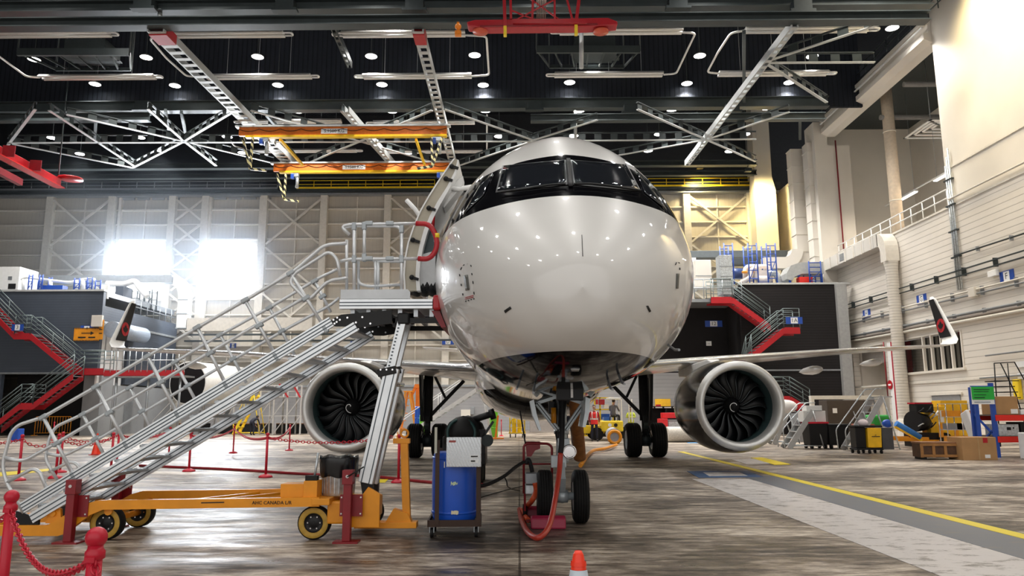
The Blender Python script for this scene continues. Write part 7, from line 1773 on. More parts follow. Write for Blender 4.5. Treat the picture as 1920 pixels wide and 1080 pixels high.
    for f in bm.faces:
        c = f.calc_center_median(); f.material_index = 2
        if f.index >= nf or c.z > zs and pose != 'bend' or (c-V_['hed']).length < .10*k: f.material_index = 0
        elif min((c-V_['lw']).length, (c-V_['rw']).length) < .055*k or min((c-(V_['lw']+(V_['lw']-V_['le']).normalized()*.12*k)).length, (c-(V_['rw']+(V_['rw']-V_['re']).normalized()*.12*k)).length) < .085*k: f.material_index = 0
        elif min((c-V_[q]).length for q in ('la', 'lf', 'ra', 'rf')) < .10*k: f.material_index = 3
        elif min(((c-V_['lh'].lerp(V_['lk'], u/4)).length) for u in range(5)) < .13*k or min(((c-V_['rh'].lerp(V_['rk'], u/4)).length) for u in range(5)) < .13*k or min(((c-V_['lk'].lerp(V_['la'], u/4)).length) for u in range(5)) < .10*k or min(((c-V_['rk'].lerp(V_['ra'], u/4)).length) for u in range(5)) < .10*k: f.material_index = 1
    bm.to_mesh(m3); bm.free()
    for m_ in (SKIN, legs, top, BLACK): m3.materials.append(m_)
    bo_ = bpy.data.objects.new('body', m3); COL.objects.link(bo_); bo_.parent = t
    MB().ball(hc+Vector((0, .018, .03))*k, .103*k, 16, (.82, .98, 1.08)).build('hair', hair, t)
    for s in (-1, 1): MB().ball(hc+Vector((s*.032, -.088, .005))*k, .011*k, 8).build('eye', BLACK, t)
    MB().box(hc+Vector((0, -.090, -.055))*k, (.045*k, .012, .008)).build('mouth', mat('lip', (.35, .12, .10), .5), t)
    if vest:
        ch, wa, pe = V_['che'], V_['wai'], V_['pel']; m = MB()
        rings = [(V_['nek']+Vector((0, 0, -.06)), .12, .085), (ch+Vector((0, 0, .08)), .19, .125), (ch, .195, .14), (wa, .175, .13), (pe, .18, .135), (pe+Vector((0, 0, -.1)), .185, .14)]
        n = 22
        for c, rx, ry in rings: m.v += [(c.x+rx*k*math.cos(2*PI*j/n), c.y+ry*k*math.sin(2*PI*j/n), c.z) for j in range(n)]
        for i in range(len(rings)-1):
            for j in range(n): m.f.append((i*n+j, i*n+(j+1) % n, (i+1)*n+(j+1) % n, (i+1)*n+j)); m.sm.append(True)
        vo = m.build('vest', vest, t)
        q = MB()
        for c, rx, ry in ((wa, .180, .136),):
            q.lathe([(1, -.03), (1, .03)], (0, 0, 0), 'Z', 22); q.v = [(c.x+v[0]*rx*k, c.y+v[1]*ry*k, c.z+v[2]) for v in q.v]
        q.build('reflective_band', stripe, vo)
        for s in (-1, 1): MB().tube([(s*.10*k, -.09*k, V_['nek'].z-.05), (s*.11*k, -.135*k, ch.z+.08), (s*.11*k, -.150*k, ch.z), (s*.10*k, -.140*k, wa.z)], .022, 6).build('shoulder_stripe', stripe, vo)
    if cap: MB().ball(hc+Vector((0, .005, .055))*k, .108*k, 14, (.82, 1, .75)).build('cap', cap, t)
    return t
g = onZ(1115, 828); person('person in a red safety vest with white bands and dark trousers facing the camera', g.x, g.y, -.05, 1.72, top=DKRED, legs=NAVY, vest=mat('red_vest', (.85, .03, .03), .6))
g = onZ(1184, 820); person('person with folded arms in a yellow high-visibility jacket beside the main gear', g.x, g.y, -.2, 1.64, top=mat('hi_vis_yellow', (.70, .78, .05), .6), legs=NAVY, vest=MATS['hi_vis_yellow'], pose='arms_folded')
person('person in a grey top seated on the yellow tug with their back half turned', onZ(1141, 822).x, 38.9, 2.6, 1.72, top=mat('grey_top', (.12, .12, .14), .7), legs=NAVY, pose='sit', z0=.75)
g = onZ(957, 806); person('person in dark clothes walking behind the yellow gas trolley', g.x, g.y, .7, 1.75, pose='walk')
g = onZ(1068, 836); person('person in dark clothes standing behind the nose gear struts', g.x, g.y, 0, 1.75)
person('person in dark clothes bending over the long black planter wall', at(478, 800, 49).x, 48.6, 2.7, 1.7, pose='bend')

# ================================================================== yellow tug and things around it
tg = thing('tow_tractor', 'yellow tow tractor parked behind the nose gear with a round grey nozzle in front', 'tow tractor', loc=(onZ(1138, 822).x, 38.6, 0)); tx = tg.location.x
def rel(x, y, Y=38.0): p = at(x, y, Y); return Vector((p.x-tx, Y-38.6, p.z))
a, b = rel(1128, 805), rel(1168, 789)
MB().b2((a.x, -.7, .45), (b.x, 1.2, b.z)).build('hood', YELLOW, tg, bev=.06)
MB().b2((rel(1092, 800).x, -.3, .35), (rel(1135, 800).x, 1.4, .75)).build('chassis', YELLOW, tg, bev=.03)
MB().b2((rel(1096, 800).x, .2, .75), (rel(1112, 800).x, 1.2, 1.0)).build('rear_deck', BLACKP, tg)
for px in (1102, 1160):
    for y in (-.45, 1.2): MB().cyl((rel(px, 0).x, y-.12, .33), (rel(px, 0).x, y+.12, .33), .33, n=22).build('wheel', RUBBER, tg)
for px in (1148, 1166): MB().b2((rel(px, 0).x-.03, .1, .9), (rel(px, 0).x+.03, .16, rel(0, 752).z)).b2((rel(px, 0).x-.03, 1.1, .9), (rel(px, 0).x+.03, 1.16, rel(0, 752).z)).build('canopy_post', WHITE, tg)
MB().b2((rel(1146, 800).x, 0, rel(0, 753).z), (rel(1169, 800).x, 1.3, rel(0, 749).z)).build('canopy', WHITE, tg, bev=.02)
MB().b2((rel(1135, 800).x, -.1, .75), (rel(1148, 800).x, .6, 1.15)).build('seat', BLUE, tg)
MB().torus(rel(1152, 786)+Vector((0, .3, 0)), .2, .02, 'Y', 20, 6).build('steering_wheel', BLACK, tg)
for px, m_ in ((1143, LAMP), (1154, BLACK)): MB().cyl(rel(px, 797)+Vector((0, -.15, 0)), rel(px, 797)+Vector((0, -.10, 0)), .09, n=14).build('headlamp' if m_ == LAMP else 'tail_mark', WHITE if m_ != BLACK else BLACK, tg)
t = thing('hose_nozzle', 'round grey and yellow duct nozzle lying on the floor in front of the tug', 'duct nozzle', loc=(onZ(1146, 830).x, 34.4, 0))
MB().cyl((0, .9, .42), (0, 0, .36), .30, .32, n=24).build('grey_sleeve', mat('silver_grey_fabric', (.35, .36, .40), .5), t); MB().torus((0, -.02, .30), .27, .07, 'Y', 26, 10).build('yellow_ring', AMBER, t)
t = thing('tool_rack', 'tall yellow rack with red and blue equipment behind the red-vested person', 'rack', loc=(at(1133, 800, 40.5).x, 40.5, 0)); h_ = at(0, 749, 40.5).z
for x in (-.48, -.2, .5): MB().b2((x-.04, 0, 0), (x+.04, .08, h_)).build('upright', YELLOW, t)
for z in (h_, h_*.72, h_*.45): MB().b2((-.5, 0, z-.06), (.55, .6, z)).build('shelf', YELLOW, t)
MB().b2((-.25, -.02, h_*.82), (.05, .3, h_*.95)).build('red_case', RED, t); MB().b2((-.42, -.02, h_*.83), (-.3, .3, h_*.95)).build('small_red_case', RED, t); MB().b2((.0, -.02, h_*.74), (.25, .3, h_*.83)).build('white_case', WHITE, t); MB().b2((-.15, -.03, h_*.47), (.3, .3, h_*.60)).build('blue_case', BLUE, t); MB().b2((-.1, -.03, h_*.05), (.3, .3, h_*.40)).build('black_case', BLACKP, t)
gbox('wire_cage', 1092, 1106, 790, 818, YELLOW, 'yellow mesh crate left of the red-vested person', 'crate', .8, .01, parts=[(.1, .3, .1, .9, BLACK, 'opening'), (.4, .6, .1, .9, BLACK, 'opening'), (.7, .9, .1, .9, BLACK, 'opening')])
blk('painted_doorway', 1229, 1257, 748, 764, RY+2.29, mat('warm_yellow_panel', (.88, .50, .02), .5), 'yellow rectangular panel on the grey wall left of the right engine', 'panel', .1, 0, parts=[(.02, .35, .02, .35, RED, 'red_patch')])
t = thing('work_bench', 'long black workbench with pale drawers left of the right engine', 'workbench', loc=(at(1250, 800, 41).x, 41, 0)); h_ = at(0, 766, 41).z
MB().b2((-1.2, 0, h_-.12), (1.3, .9, h_)).build('bench_top', BLACKP, t); MB().b2((-1.2, .8, 0), (1.3, .9, h_)).build('back_panel', BLACKP, t)
for i in range(5): MB().b2((-1.05+i*.48, -.02, h_-.10), (-.68+i*.48, 0, h_-.04)).build('label_strip', WHITE, t)
for x in (-1.15, 0, 1.22): MB().b2((x-.04, 0, 0), (x+.04, .8, h_-.12)).build('leg', BLACKP, t)
gbox('tool_chest', 1253, 1296, 787, 805, STEEL, 'grey tool chest with drawers left of the right engine', 'tool chest', .7, .01, parts=[(.03, .97, .1, .3, GALV, 'drawer'), (.03, .97, .38, .6, GALV, 'drawer'), (.03, .97, .66, .9, GALV, 'drawer')], Y=40)
t = gbox('red_toolbox', 1236, 1252, 785, 804, mat('toolbox_red', (.80, .02, .03), .35), 'upright red toolbox left of the right engine', 'toolbox', .5, .02, Y=39)
p = at(1255, 784, 39.5); tag(MB().b2((p.x-.42, 39.2, p.z), (p.x+.42, 39.7, p.z+.28)).build('red_toolbox', MATS['toolbox_red'], bev=.02), 'wide red toolbox standing on top of the grey tool chest', 'toolbox')
# wrapped roll
g0 = onZ(1250, 829); tag(MB().cyl((g0.x, g0.y, .36), (g0.x+1.75, g0.y+.25, .36), .36, n=26).build('wrapped_roll', mat('quilted_white_wrap', (.62, .58, .52), .7, 0, .15, 20, .8, 12), bev=.03), 'large quilted white roll lying on the floor left of the right engine', 'roll')
g0 = onZ(1300, 831); tag(MB().box((g0.x, g0.y, .015), (.5, .3, .03)).build('blue_cloth', mat('light_blue_cloth', (.12, .38, .75), .8)), 'light blue cloth on the floor in front of the white roll', 'cloth')
# ================================================================== right-hand clutter
SILV = mat('silver_grey_steps', (.46, .47, .47), .45, .5)
def step_ladder(label, p_foot, p_top, width, n, back_foot, Y=None, rails=True, m=SILV):
    Y = Y or onZ(*p_foot).y; a, b, c = at(*p_foot, Y), at(*p_top, Y), at(*back_foot, Y); t = thing('step_ladder', label, 'step ladder', loc=(a.x, Y, 0)); dx, dz = b.x-a.x, b.z; bx_ = c.x-a.x
    for y in (0, width):
        MB().bar((0, y, .02), (dx, y, dz), .04, .20, (-dz, 0, dx)).build('stringer', m, t)
        MB().cyl((dx, y, dz), (bx_, y, .05), .028, n=8).build('rear_leg', GALV, t)
        if rails:
            MB().tube(roundpath([(-.16, y, .05), (-.20, y, .75), (dx-.25, y, dz+.30), (dx+.1, y, dz+.30)], .1), .022, 8).build('handrail', GALV, t)
            MB().cyl((dx*.5, y, dz*.5), (dx*.5-.12, y, dz*.5+.45), .018, n=6).build('rail_post', GALV, t)
    for i in range(n): f = (i+.7)/n; MB().b2((dx*f-.12, .02, dz*f-.018), (dx*f+.12, width-.02, dz*f+.018)).build('tread', GALV, t)
    MB().b2((dx, 0, dz-.02), (dx+.35, width, dz+.02)).build('platform', m, t); MB().cyl((.1, 0, .12), (bx_, 0, .12), .022, n=6).cyl((.1, width, .12), (bx_, width, .12), .022, n=6).build('base_tube', GALV, t)
    return t
step_ladder('low grey step ladder just right of the right engine', (1480, 842), (1524, 770), .75, 6, (1545, 840))
step_ladder('taller grey step ladder standing over the cleaning cart', (1598, 846), (1655, 744), .80, 8, (1688, 843))
step_ladder('grey step ladder mostly hidden by the right engine', (1452, 838), (1478, 772), .7, 6, (1500, 836), Y=33)
def wheelie(x0, x1, yt, yb, label, lid):
    Y = onZ((x0+x1)/2, yb).y; a, b = at(x0, yb, Y), at(x1, yt, Y); w_ = (b.x-a.x)/2; h_ = b.z; t = thing('wheeled_bin', label, 'bin', loc=((a.x+b.x)/2, Y+.45, 0))
    m = MB(); vs = [(-w_*.86, -.36, .14), (w_*.86, -.36, .14), (w_*.86, .36, .14), (-w_*.86, .36, .14), (-w_, -.45, h_-.06), (w_, -.45, h_-.06), (w_, .45, h_-.06), (-w_, .45, h_-.06)]
    m.add(vs, [(0, 3, 2, 1), (4, 5, 6, 7), (0, 1, 5, 4), (1, 2, 6, 5), (2, 3, 7, 6), (3, 0, 4, 7)]); m.build('bin_body', BLACKP, t, bev=.03)
    MB().b2((-w_*1.04, -.48, h_-.07), (w_*1.04, .48, h_)).build('lid', lid, t, bev=.02)
    for x in (-w_*.7, w_*.7): MB().cyl((x-.04, -.3, .09), (x+.04, -.3, .09), .09, n=14).cyl((x-.04, .3, .09), (x+.04, .3, .09), .09, n=14).build('wheel', RUBBER, t)
    return h_, t
hA, tA = wheelie(1520, 1553, 791, 842, 'large black wheeled bin with a deep red lid right of the low step ladder', CRIMSON)
hB, tB = wheelie(1556, 1592, 795, 842, 'second large black wheeled bin between the two step ladders', BLACKP)
p = tA.location
tag(MB().b2((p.x-.5, p.y-.3, hA), (p.x+.35, p.y+.3, hA+.42)).build('white_carton', WHITE, bev=.01), 'white carton on top of the red-lidded bin', 'carton')
tag(MB().b2((p.x-.35, p.y-.25, hA+.421), (p.x+.25, p.y+.25, hA+.62)).build('white_carton', WHITE, bev=.01), 'smaller white carton topmost on the red-lidded bin', 'carton')
tag(MB().ball((p.x-.62, p.y+1.3, 1.62), .42, 16, (1.15, .9, .65)).build('white_sack', mat('white_sack_cloth', (.75, .74, .72), .8, 0, .1, 6, .5, 6)), 'bulging white sack beside the cartons right of the engine', 'sack')
gbox('steel_cupboard', 1500, 1522, 775, 830, STEEL, 'grey cupboard supporting the white sack', 'cupboard', 1.0, Y=36)
t = gbox('brown_locker', 1556, 1632, 750, 835, mat('dark_taupe_board', (.060, .045, .035), .55), 'large dark brown cut-corner board unit behind the bins', 'locker', 1.0, .02, Y=37, parts=[(.12, .22, .68, .80, WHITE, 'paper_note')])
tag(MB().b2((at(1518, 745, 36.5).x, 36.3, at(1518, 749, 36.5).z), (at(1655, 745, 36.5).x, 36.6, at(1518, 742, 36.5).z)).b2((at(1518, 745, 36.5).x, 36.3, 0), (at(1518, 745, 36.5).x+.14, 36.6, at(1518, 749, 36.5).z)).b2((at(1655, 745, 36.5).x-.14, 36.3, 0), (at(1655, 745, 36.5).x, 36.6, at(1518, 749, 36.5).z)).build('pallet_rack', CREAMD), 'cream steel frame above the bins and brown unit', 'rack')
# cleaning cart with yellow bag
g = onZ(1628, 850); t = thing('cleaning_cart', 'black cleaning cart carrying a yellow bag, right of the step ladder', 'cart', loc=(g.x, g.y, 0)); k = 1/(at(1, 850, g.y).x-at(0, 850, g.y).x)
MB().b2((-.50, -.25, .12), (.42, .30, .18)).build('base', BLACKP, t, bev=.01); MB().b2((-.46, -.18, .18), (-.12, .28, .88)).build('bucket_bay', BLACK, t, bev=.02); MB().b2((-.50, -.25, .88), (.44, .30, .94)).build('top_tray', BLACKP, t, bev=.01)
m = MB().prism([(-.10, -.28, .20), (.36, -.28, .20), (.40, -.26, .86), (-.08, -.26, .86)], (0, .5, 0)); m.build('yellow_bag', mat('yellow_vinyl', (.85, .48, .01), .4), t, bev=.03)
MB().b2((.03, -.295, .56), (.31, -.29, .585)).b2((.14, -.295, .61), (.19, -.29, .63)).build('bag_print', TEXTB, t)
MB().b2((.42, -.2, .14), (.80, .25, .86)).build('side_bin', mat('grey_mesh', (.06, .06, .065), .5), t)
for x in (-.42, -.05, .35): MB().cyl((x-.03, -.22, .06), (x+.03, -.22, .06), .06, n=12).cyl((x-.03, .25, .06), (x+.03, .25, .06), .06, n=12).build('castor', RUBBER, t)
tag(MB().ball((g.x-.1, g.y, 1.03), .14, 12, (1.3, 1, .9)).build('rag', mat('pink_white_rag', (.75, .66, .68), .8, 0, .1, 5, .5, 8)), 'crumpled pale rag on top of the cleaning cart', 'rag')
# green machine, red shelf behind
blk('green_compressor', 1636, 1672, 778, 800, 33, GREEN, 'green compressor tank behind the taller step ladder', 'compressor', .8, .1)
gbox('red_crate_stack', 1612, 1640, 795, 832, mat('faded_red_brown', (.32, .09, .05), .6), 'reddish crates behind the cleaning cart', 'crate', .7, Y=33)
# engine stand with blue pads
es_ = thing('engine_stand', 'amber engine stand with blue padded arms on the right', 'engine stand'); Ye = 30.0
def Ez(x, y, Y=Ye): return at(x, y, Y)
MB().b2((Ez(1683, 800).x, Ye, .25), (Ez(1740, 800).x, Ye+.15, .40)).b2((Ez(1683, 800).x, Ye+1.2, .25), (Ez(1740, 800).x, Ye+1.35, .40)).build('base_beam', AMBER, es_)
for px in (1686, 1712): MB().b2((Ez(px, 0).x, Ye, .4), (Ez(px, 0).x+.12, Ye+.12, Ez(0, 800).z)).b2((Ez(px, 0).x, Ye+1.2, .4), (Ez(px, 0).x+.12, Ye+1.32, Ez(0, 800).z)).build('upright', AMBER, es_)
MB().bar(Ez(1678, 800), Ez(1728, 826), .12, .10).build('arm', mat('bright_amber', (.95, .55, .02), .4), es_)
MB().cyl(Ez(1680, 794), Ez(1725, 820), .12, n=14).build('blue_pad', mat('sky_blue_foam', (.04, .22, .62), .5), es_); MB().ball(Ez(1664, 794), .16, 14, (1.3, 1, 1)).build('blue_float', BLUE, es_)
for px in (1690, 1735): MB().cyl((Ez(px, 0).x, Ye-.05, .17), (Ez(px, 0).x, Ye+.05, .17), .17, n=16).cyl((Ez(px, 0).x, Ye+1.2, .17), (Ez(px, 0).x, Ye+1.3, .17), .17, n=16).build('wheel', RUBBER, es_)
t = thing('engine_core', 'black exposed engine core with pipes on the right', 'engine'); c = Ez(1722, 808, 31)
MB().cyl((c.x-.2, 31, 1.0), (c.x+.65, 31.4, .95), .42, .3, n=22).build('core', BLACKP, t); MB().b2((c.x-.1, 30.8, 1.35), (c.x+.6, 31.4, 1.7)).build('gearbox', BLACK, t, bev=.03)
for k in range(9):
    a = random.uniform(0, 1); z = random.uniform(.7, 1.5); MB().tube(smoothpath([(c.x-.2+a*.8, 30.65, z), (c.x-.1+a*.7, 30.5, z+.1), (c.x+a*.8, 30.6, z+.3*random.random())]), .025, 6).build('pipe', GALV if k % 2 else BLACKP, t)
MB().b2((c.x-.15, 30.8, 1.70), (c.x+.55, 31.4, 1.76)).build('red_cover', CRIMSON, t); MB().b2((c.x-.3, 30.7, 0), (c.x+.8, 31.6, .55)).build('cradle', BLACK, t); MB().cyl((c.x+.85, 30.6, .28), (c.x+.85, 30.8, .28), .28, n=20).build('cradle_wheel', RUBBER, t)
gbox('jack_unit', 1748, 1776, 762, 832, mat('amber_yellow_cabinet', (.88, .50, .01), .4), 'tall yellow cabinet with a black hose right of the black engine', 'cabinet', .7, .03, Y=31, parts=[(.55, .75, .6, .9, WHITE, 'white_sheet'), (.45, .55, .45, .55, BLACK, 'lock')])
tag(MB().b2((at(1742, 800, 30.5).x, 30.2, .12), (at(1790, 800, 30.5).x, 31.0, .28)).build('floor_frame', AMBER, bev=.02), 'low amber base frame in front of the tall yellow cabinet', 'frame')
t = thing('wire_shelf', 'chrome wire shelf loaded with yellow bins behind the foam roll', 'shelf', loc=(at(1805, 800, 27.5).x, 27.5, 0)); h_ = at(0, 763, 27.5).z; w_ = 28*27.5/1400
for x in (-w_, w_*.0, w_): MB().cyl((x, 0, 0), (x, 0, h_), .02, n=8).cyl((x, .5, 0), (x, .5, h_), .02, n=8).build('post', CHROME, t)
for i, z in enumerate((h_, h_*.72, h_*.45, h_*.18)):
    MB().b2((-w_, 0, z-.02), (w_, .5, z)).build('shelf_board', GALV, t)
for i, (z, m_) in enumerate(((h_*.72, AMBER), (h_*.45, mat('grey_bin', (.25, .25, .26), .5)), (h_*.18, AMBER), (h_*.45, YELLOW))): MB().b2((-w_*.85+(.3 if i > 2 else 0), .05, z+.002), (w_*(.9 if i < 3 else .1), .45, z+.22)).build('storage_tray', m_, t)
tag(MB().b2((at(1783, 800, 31).x, 31.6, at(0, 762, 31).z-.35), (at(1835, 800, 31).x, 32.3, at(0, 757, 31).z)).b2((at(1783, 800, 31).x, 31.6, 0), (at(1835, 800, 31).x, 32.3, at(0, 762, 31).z-.4)).build('yellow_cabinet', MATS['amber_yellow_cabinet'], bev=.02), 'broad yellow cabinet behind the chrome wire shelf', 'cabinet')
p = at(1815, 820, 25.8); t = thing('foam_roll', 'white foam roll leaning against the blue rack upright', 'roll'); tag(t, 'white foam roll leaning against the blue rack upright', 'foam roll')
MB().bar(at(1828, 825, 25.8), at(1808, 772, 26.2), .42, .12, (1, 0, 0)).build('foam_sheet', WHITEP, t, bev=.04)
# crate and cartons
cg = onZ(1772, 862); t = thing('wooden_crate', 'long dark wooden crate lying on the floor in front of the shelves', 'crate', loc=(cg.x, cg.y+.35, 0), rz=-.12)
MB().b2((-.60, -.33, .06), (.60, .33, .48)).build('crate_box', mat('dark_crate_wood', (.075, .03, .010), .6, 0, .3, 6), t); MB().b2((-.62, -.35, .46), (.62, .35, .51)).build('crate_lid', BROWN, t, bev=.006)
for x in (-.58, -.25, .08, .55): MB().b2((x-.04, -.36, .06), (x+.04, -.331, .46)).build('batten', mat('amber_batten_wood', (.33, .15, .04), .6, 0, .2, 6), t)
for z in (.08, .40): MB().b2((-.6, -.37, z), (.6, -.361, z+.07)).build('cross_board', MATS['amber_batten_wood'], t)
for x in (-.5, .5): MB().b2((x-.06, -.3, 0), (x+.06, .3, .06)).build('skid', BLACKP, t)
MB().b2((.40, -.375, .24), (.50, -.371, .32)).build('shipping_label', WHITE, t)
cg = onZ(1838, 863); t = thing('cardboard_box', 'large cardboard box on the floor beside the blue rack upright', 'carton', loc=(cg.x, cg.y+.35, 0), rz=.05)
MB().b2((-.52, -.35, 0), (.52, .35, .66)).build('carton', CARD, t, bev=.01); MB().b2((-.05, -.354, .0), (.0, -.351, .66)).build('tape', mat('parcel_tape', (.42, .26, .12), .3), t)
MB().b2((.14, -.356, .06), (.30, -.352, .16)).build('shipping_label', WHITE, t); MB().b2((.12, -.356, .50), (.26, -.352, .64)).build('red_label', RED, t)
# pallet rack at the right edge
rk = thing('pallet_rack', 'blue and red pallet rack loaded with cartons and cases at the right edge', 'rack'); Yr = 23.6
def Rk(x, y, Y=Yr): return at(x, y, Y)
x1_ = Rk(1868, 800).x; zt3 = Rk(0, 725).z
MB().b2((x1_-.07, Yr, 0), (x1_+.05, Yr+.1, zt3)).build('upright', BLUEP, rk); MB().b2((x1_-.07, Yr+1.05, 0), (x1_+.05, Yr+1.15, zt3-.1)).build('upright', BLUEP, rk)
x2_ = x1_+2.7; MB().b2((x2_-.05, Yr, 0), (x2_+.05, Yr+.1, zt3)).b2((x2_-.05, Yr+1.1, 0), (x2_+.05, Yr+1.2, zt3)).build('upright', BLUEP, rk)
MB().bar((x1_, Yr+.05, .6), (x1_, Yr+1.05, 1.3), .05).bar((x1_, Yr+1.05, .3), (x1_, Yr+.05, .9), .05).build('frame_brace', BLUEP, rk)
REDB = mat('rack_red', (.72, .02, .01), .4)
z1_, z2_ = Rk(0, 790).z, Rk(0, 830).z
for z in (z1_, z2_):
    for y in (Yr-.02, Yr+1.1): MB().b2((x1_, y, z-.09), (x2_, y+.05, z+.09)).build('beam', REDB, rk)
    MB().b2((x1_, Yr, z+.06), (x2_, Yr+1.15, z+.10)).build('shelf_panel', mat('dark_shelf_board', (.10, .07, .05), .7), rk)
zz1, zz2 = z1_+.101, z2_+.101
def onrack(name, x0, w_, z, h_, m_, label, cat, y0=.08, d=.7, parts=()):
    t = thing(name, label, cat, loc=(x1_+x0+w_/2, Yr+y0+d/2, z)); MB().b2((-w_/2, -d/2, 0), (w_/2, d/2, h_)).build('body', m_, t, bev=.01)
    for a, b, c, e, mm, nm in parts: MB().b2((-w_/2+w_*a, -d/2-.012, h_*c), (-w_/2+w_*b, -d/2-.001, h_*e)).build(nm, mm, t)
onrack('cardboard_box', .08, .72, zz1, .56, CARD, 'tall cardboard box on the upper shelf of the pallet rack', 'carton', parts=[(.65, .95, .05, .3, WHITE, 'paper_label')])
onrack('aluminium_case', .12, .62, zz2, .36, GALV, 'silver equipment case on the lower shelf of the pallet rack', 'case', parts=[(.4, .6, .5, .75, BLACK, 'handle'), (.7, .76, .6, .75, BLACK, 'latch')])
onrack('black_case', .80, .7, zz2, .42, BLACKP, 'black equipment case beside the silver case on the pallet rack', 'case')
onrack('white_carton', .86, .25, zz1, .15, WHITEP, 'small white box on the upper shelf of the pallet rack', 'carton')
p = at(1921, 865, 23); tag(MB().b2((p.x-.06, 22.6, 0), (p.x+.5, 23.1, .78)).build('white_cabinet', WHITEP, bev=.03), 'white cabinet cut by the right edge of the view', 'cabinet')
t = thing('information_sign', 'green information sign with a white foot strip mounted on the blue rack', 'sign'); a, b = at(1823, 758, Yr-.06), at(1858, 725, Yr-.06)
MB().b2((a.x, Yr-.08, a.z), (b.x+.05, Yr-.05, b.z)).build('board', WHITEP, t); MB().b2((a.x, Yr-.10, a.z+.14), (b.x+.05, Yr-.081, b.z)).build('green_panel', mat('sign_green', (.02, .42, .05), .5), t)
MB().b2((a.x+.06, Yr-.108, b.z-.10), (b.x-.08, Yr-.101, b.z-.075)).b2((a.x+.06, Yr-.108, b.z-.16), (b.x-.12, Yr-.101, b.z-.14)).b2((a.x+.06, Yr-.108, b.z-.26), (b.x-.2, Yr-.101, b.z-.24)).b2((a.x+.06, Yr-.108, b.z-.35), (b.x-.25, Yr-.101, b.z-.32)).build('text_line', mat('dark_green_text', (.005, .06, .02), .5), t)
MB().b2((a.x+.06, Yr-.09, a.z+.05), (b.x-.08, Yr-.082, a.z+.08)).build('foot_text', mat('faint_grey_text', (.3, .35, .4), .5), t)
MB().b2((a.x+.1, Yr-.05, 0), (a.x+.2, Yr+.02, a.z)).build('sign_post', BLUEP, t); MB().b2((a.x-.01, Yr-.05, b.z), (b.x+.06, Yr-.04, b.z+.03)).build('top_bracket', BLUEP, t)
# black rolling ladder beyond the rack
t = thing('rolling_ladder', 'black tubular rolling ladder standing by the right wall beyond the pallet rack', 'ladder'); Yb = 28.5
def B_(x, y, Y=Yb): return at(x, y, Y)
for dy in (0, .8):
    Yq = Yb+dy
    MB().tube([B_(1864, 681, Yq), B_(1868, 740, Yq), Vector((B_(1872, 800, Yq).x, Yq, .1))], .022, 6).build('front_post', BLACKP, t)
    MB().tube([B_(1864, 681, Yq), B_(1902, 679, Yq), B_(1925, 720, Yq), Vector((B_(1960, 800, Yq).x, Yq, .1))], .022, 6).build('handrail', BLACKP, t)
    MB().tube([B_(1876, 681, Yq), B_(1905, 740, Yq), Vector((B_(1930, 800, Yq).x, Yq, .1))], .022, 6).build('stringer', BLACKP, t)
    MB().cyl(B_(1889, 681, Yq), B_(1897, 760, Yq), .018, n=6).cyl(B_(1864, 714, Yq), B_(1910, 714, Yq), .018, n=6).build('rail_post', BLACKP, t)
for i in range(8):
    c = B_(1880+i*5.6, 714+i*10.5); MB().b2((c.x-.18, Yb, c.z-.015), (c.x+.35, Yb+.8, c.z+.015)).build('tread', BLACKP, t)
p = onX(1908, 730, WX-.1); tag(MB().box(p, (.18, .35, .85)).build('yellow_box', YELLOW, bev=.02), 'yellow wall box seen through the rolling ladder', 'box')
for k, (y, z) in enumerate(((31.8, 3.25), (30.9, 3.25), (31.8, 2.75), (30.9, 2.75))):
    tag(MB().b2((WX-.05, y, z), (WX-.004, y+.7, z+.25)).build('wall_notice', WHITEP), '%s white notice on the right wall behind the green sign, reading order' % ORD[k], 'notice', 'white wall notices')
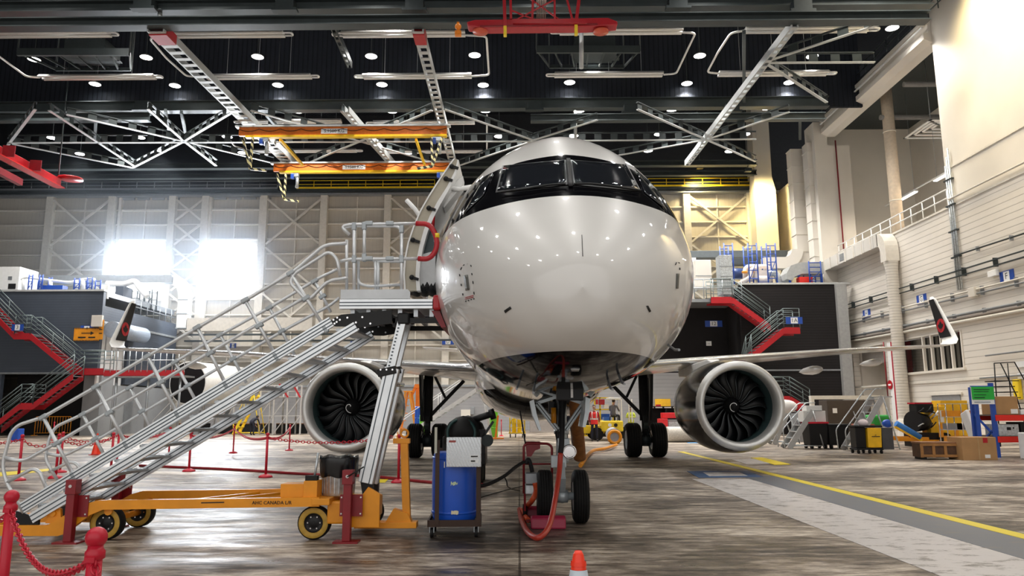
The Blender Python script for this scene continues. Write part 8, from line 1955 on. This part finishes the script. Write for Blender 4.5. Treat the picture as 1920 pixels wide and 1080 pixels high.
# ================================================================== thin haze put in as the light bloom of the daylit doors at the left
hz = bpy.data.materials.new('bloom_haze'); hz.use_nodes = True; n, l = hz.node_tree.nodes, hz.node_tree.links; n.remove(n['Principled BSDF'])
vs_ = n.new('ShaderNodeVolumeScatter'); vs_.inputs['Color'].default_value = (.72, .84, 1.0, 1); vs_.inputs['Anisotropy'].default_value = .5
tc = n.new('ShaderNodeTexCoord'); mp = n.new('ShaderNodeMapping'); mp.inputs['Location'].default_value = (27/19, -58/14, -12.5/11); mp.inputs['Scale'].default_value = (1/19, 1/14, 1/11)
l.new(tc.outputs['Object'], mp.inputs[0]); gr = n.new('ShaderNodeTexGradient'); gr.gradient_type = 'QUADRATIC_SPHERE'; l.new(mp.outputs[0], gr.inputs[0])
mu = n.new('ShaderNodeMath'); mu.operation = 'MULTIPLY'; mu.inputs[1].default_value = .032; l.new(gr.outputs['Fac'], mu.inputs[0]); l.new(mu.outputs[0], vs_.inputs['Density'])
l.new(vs_.outputs[0], n['Material Output'].inputs['Volume'])
tag(MB().b2((-46, 44.6, 5.2), (-8, 59.1, 23.4)).build('haze', hz), 'thin bluish haze added as the bloom of the daylit doors at the left', 'haze', kind='stuff')
# ================================================================== seat every assembled thing on an Empty at its own base
def rebase(root):
    ms = []
    def walk(o):
        for c in o.children:
            if c.type == 'MESH': ms.append(c)
            walk(c)
    walk(root)
    if not ms or any(m.data.users > 1 or m.location.length > 1e-6 or m.rotation_euler.x or m.rotation_euler.y or m.rotation_euler.z for m in ms): return
    def emptykid(o): return any(c.type != 'MESH' or emptykid(c) for c in o.children)
    if emptykid(root): return
    lo = [1e9]*3; hi = [-1e9]*3
    for m in ms:
        for v in m.data.vertices:
            for i in range(3): lo[i] = min(lo[i], v.co[i]); hi[i] = max(hi[i], v.co[i])
    b = Vector(((lo[0]+hi[0])/2, (lo[1]+hi[1])/2, lo[2]))
    for m in ms: m.data.transform(Matrix.Translation(-b))
    root.location = b
for o in list(COL.objects):
    if o.parent is None and o.type == 'EMPTY' and o.location.length < 1e-9 and o.children: rebase(o)
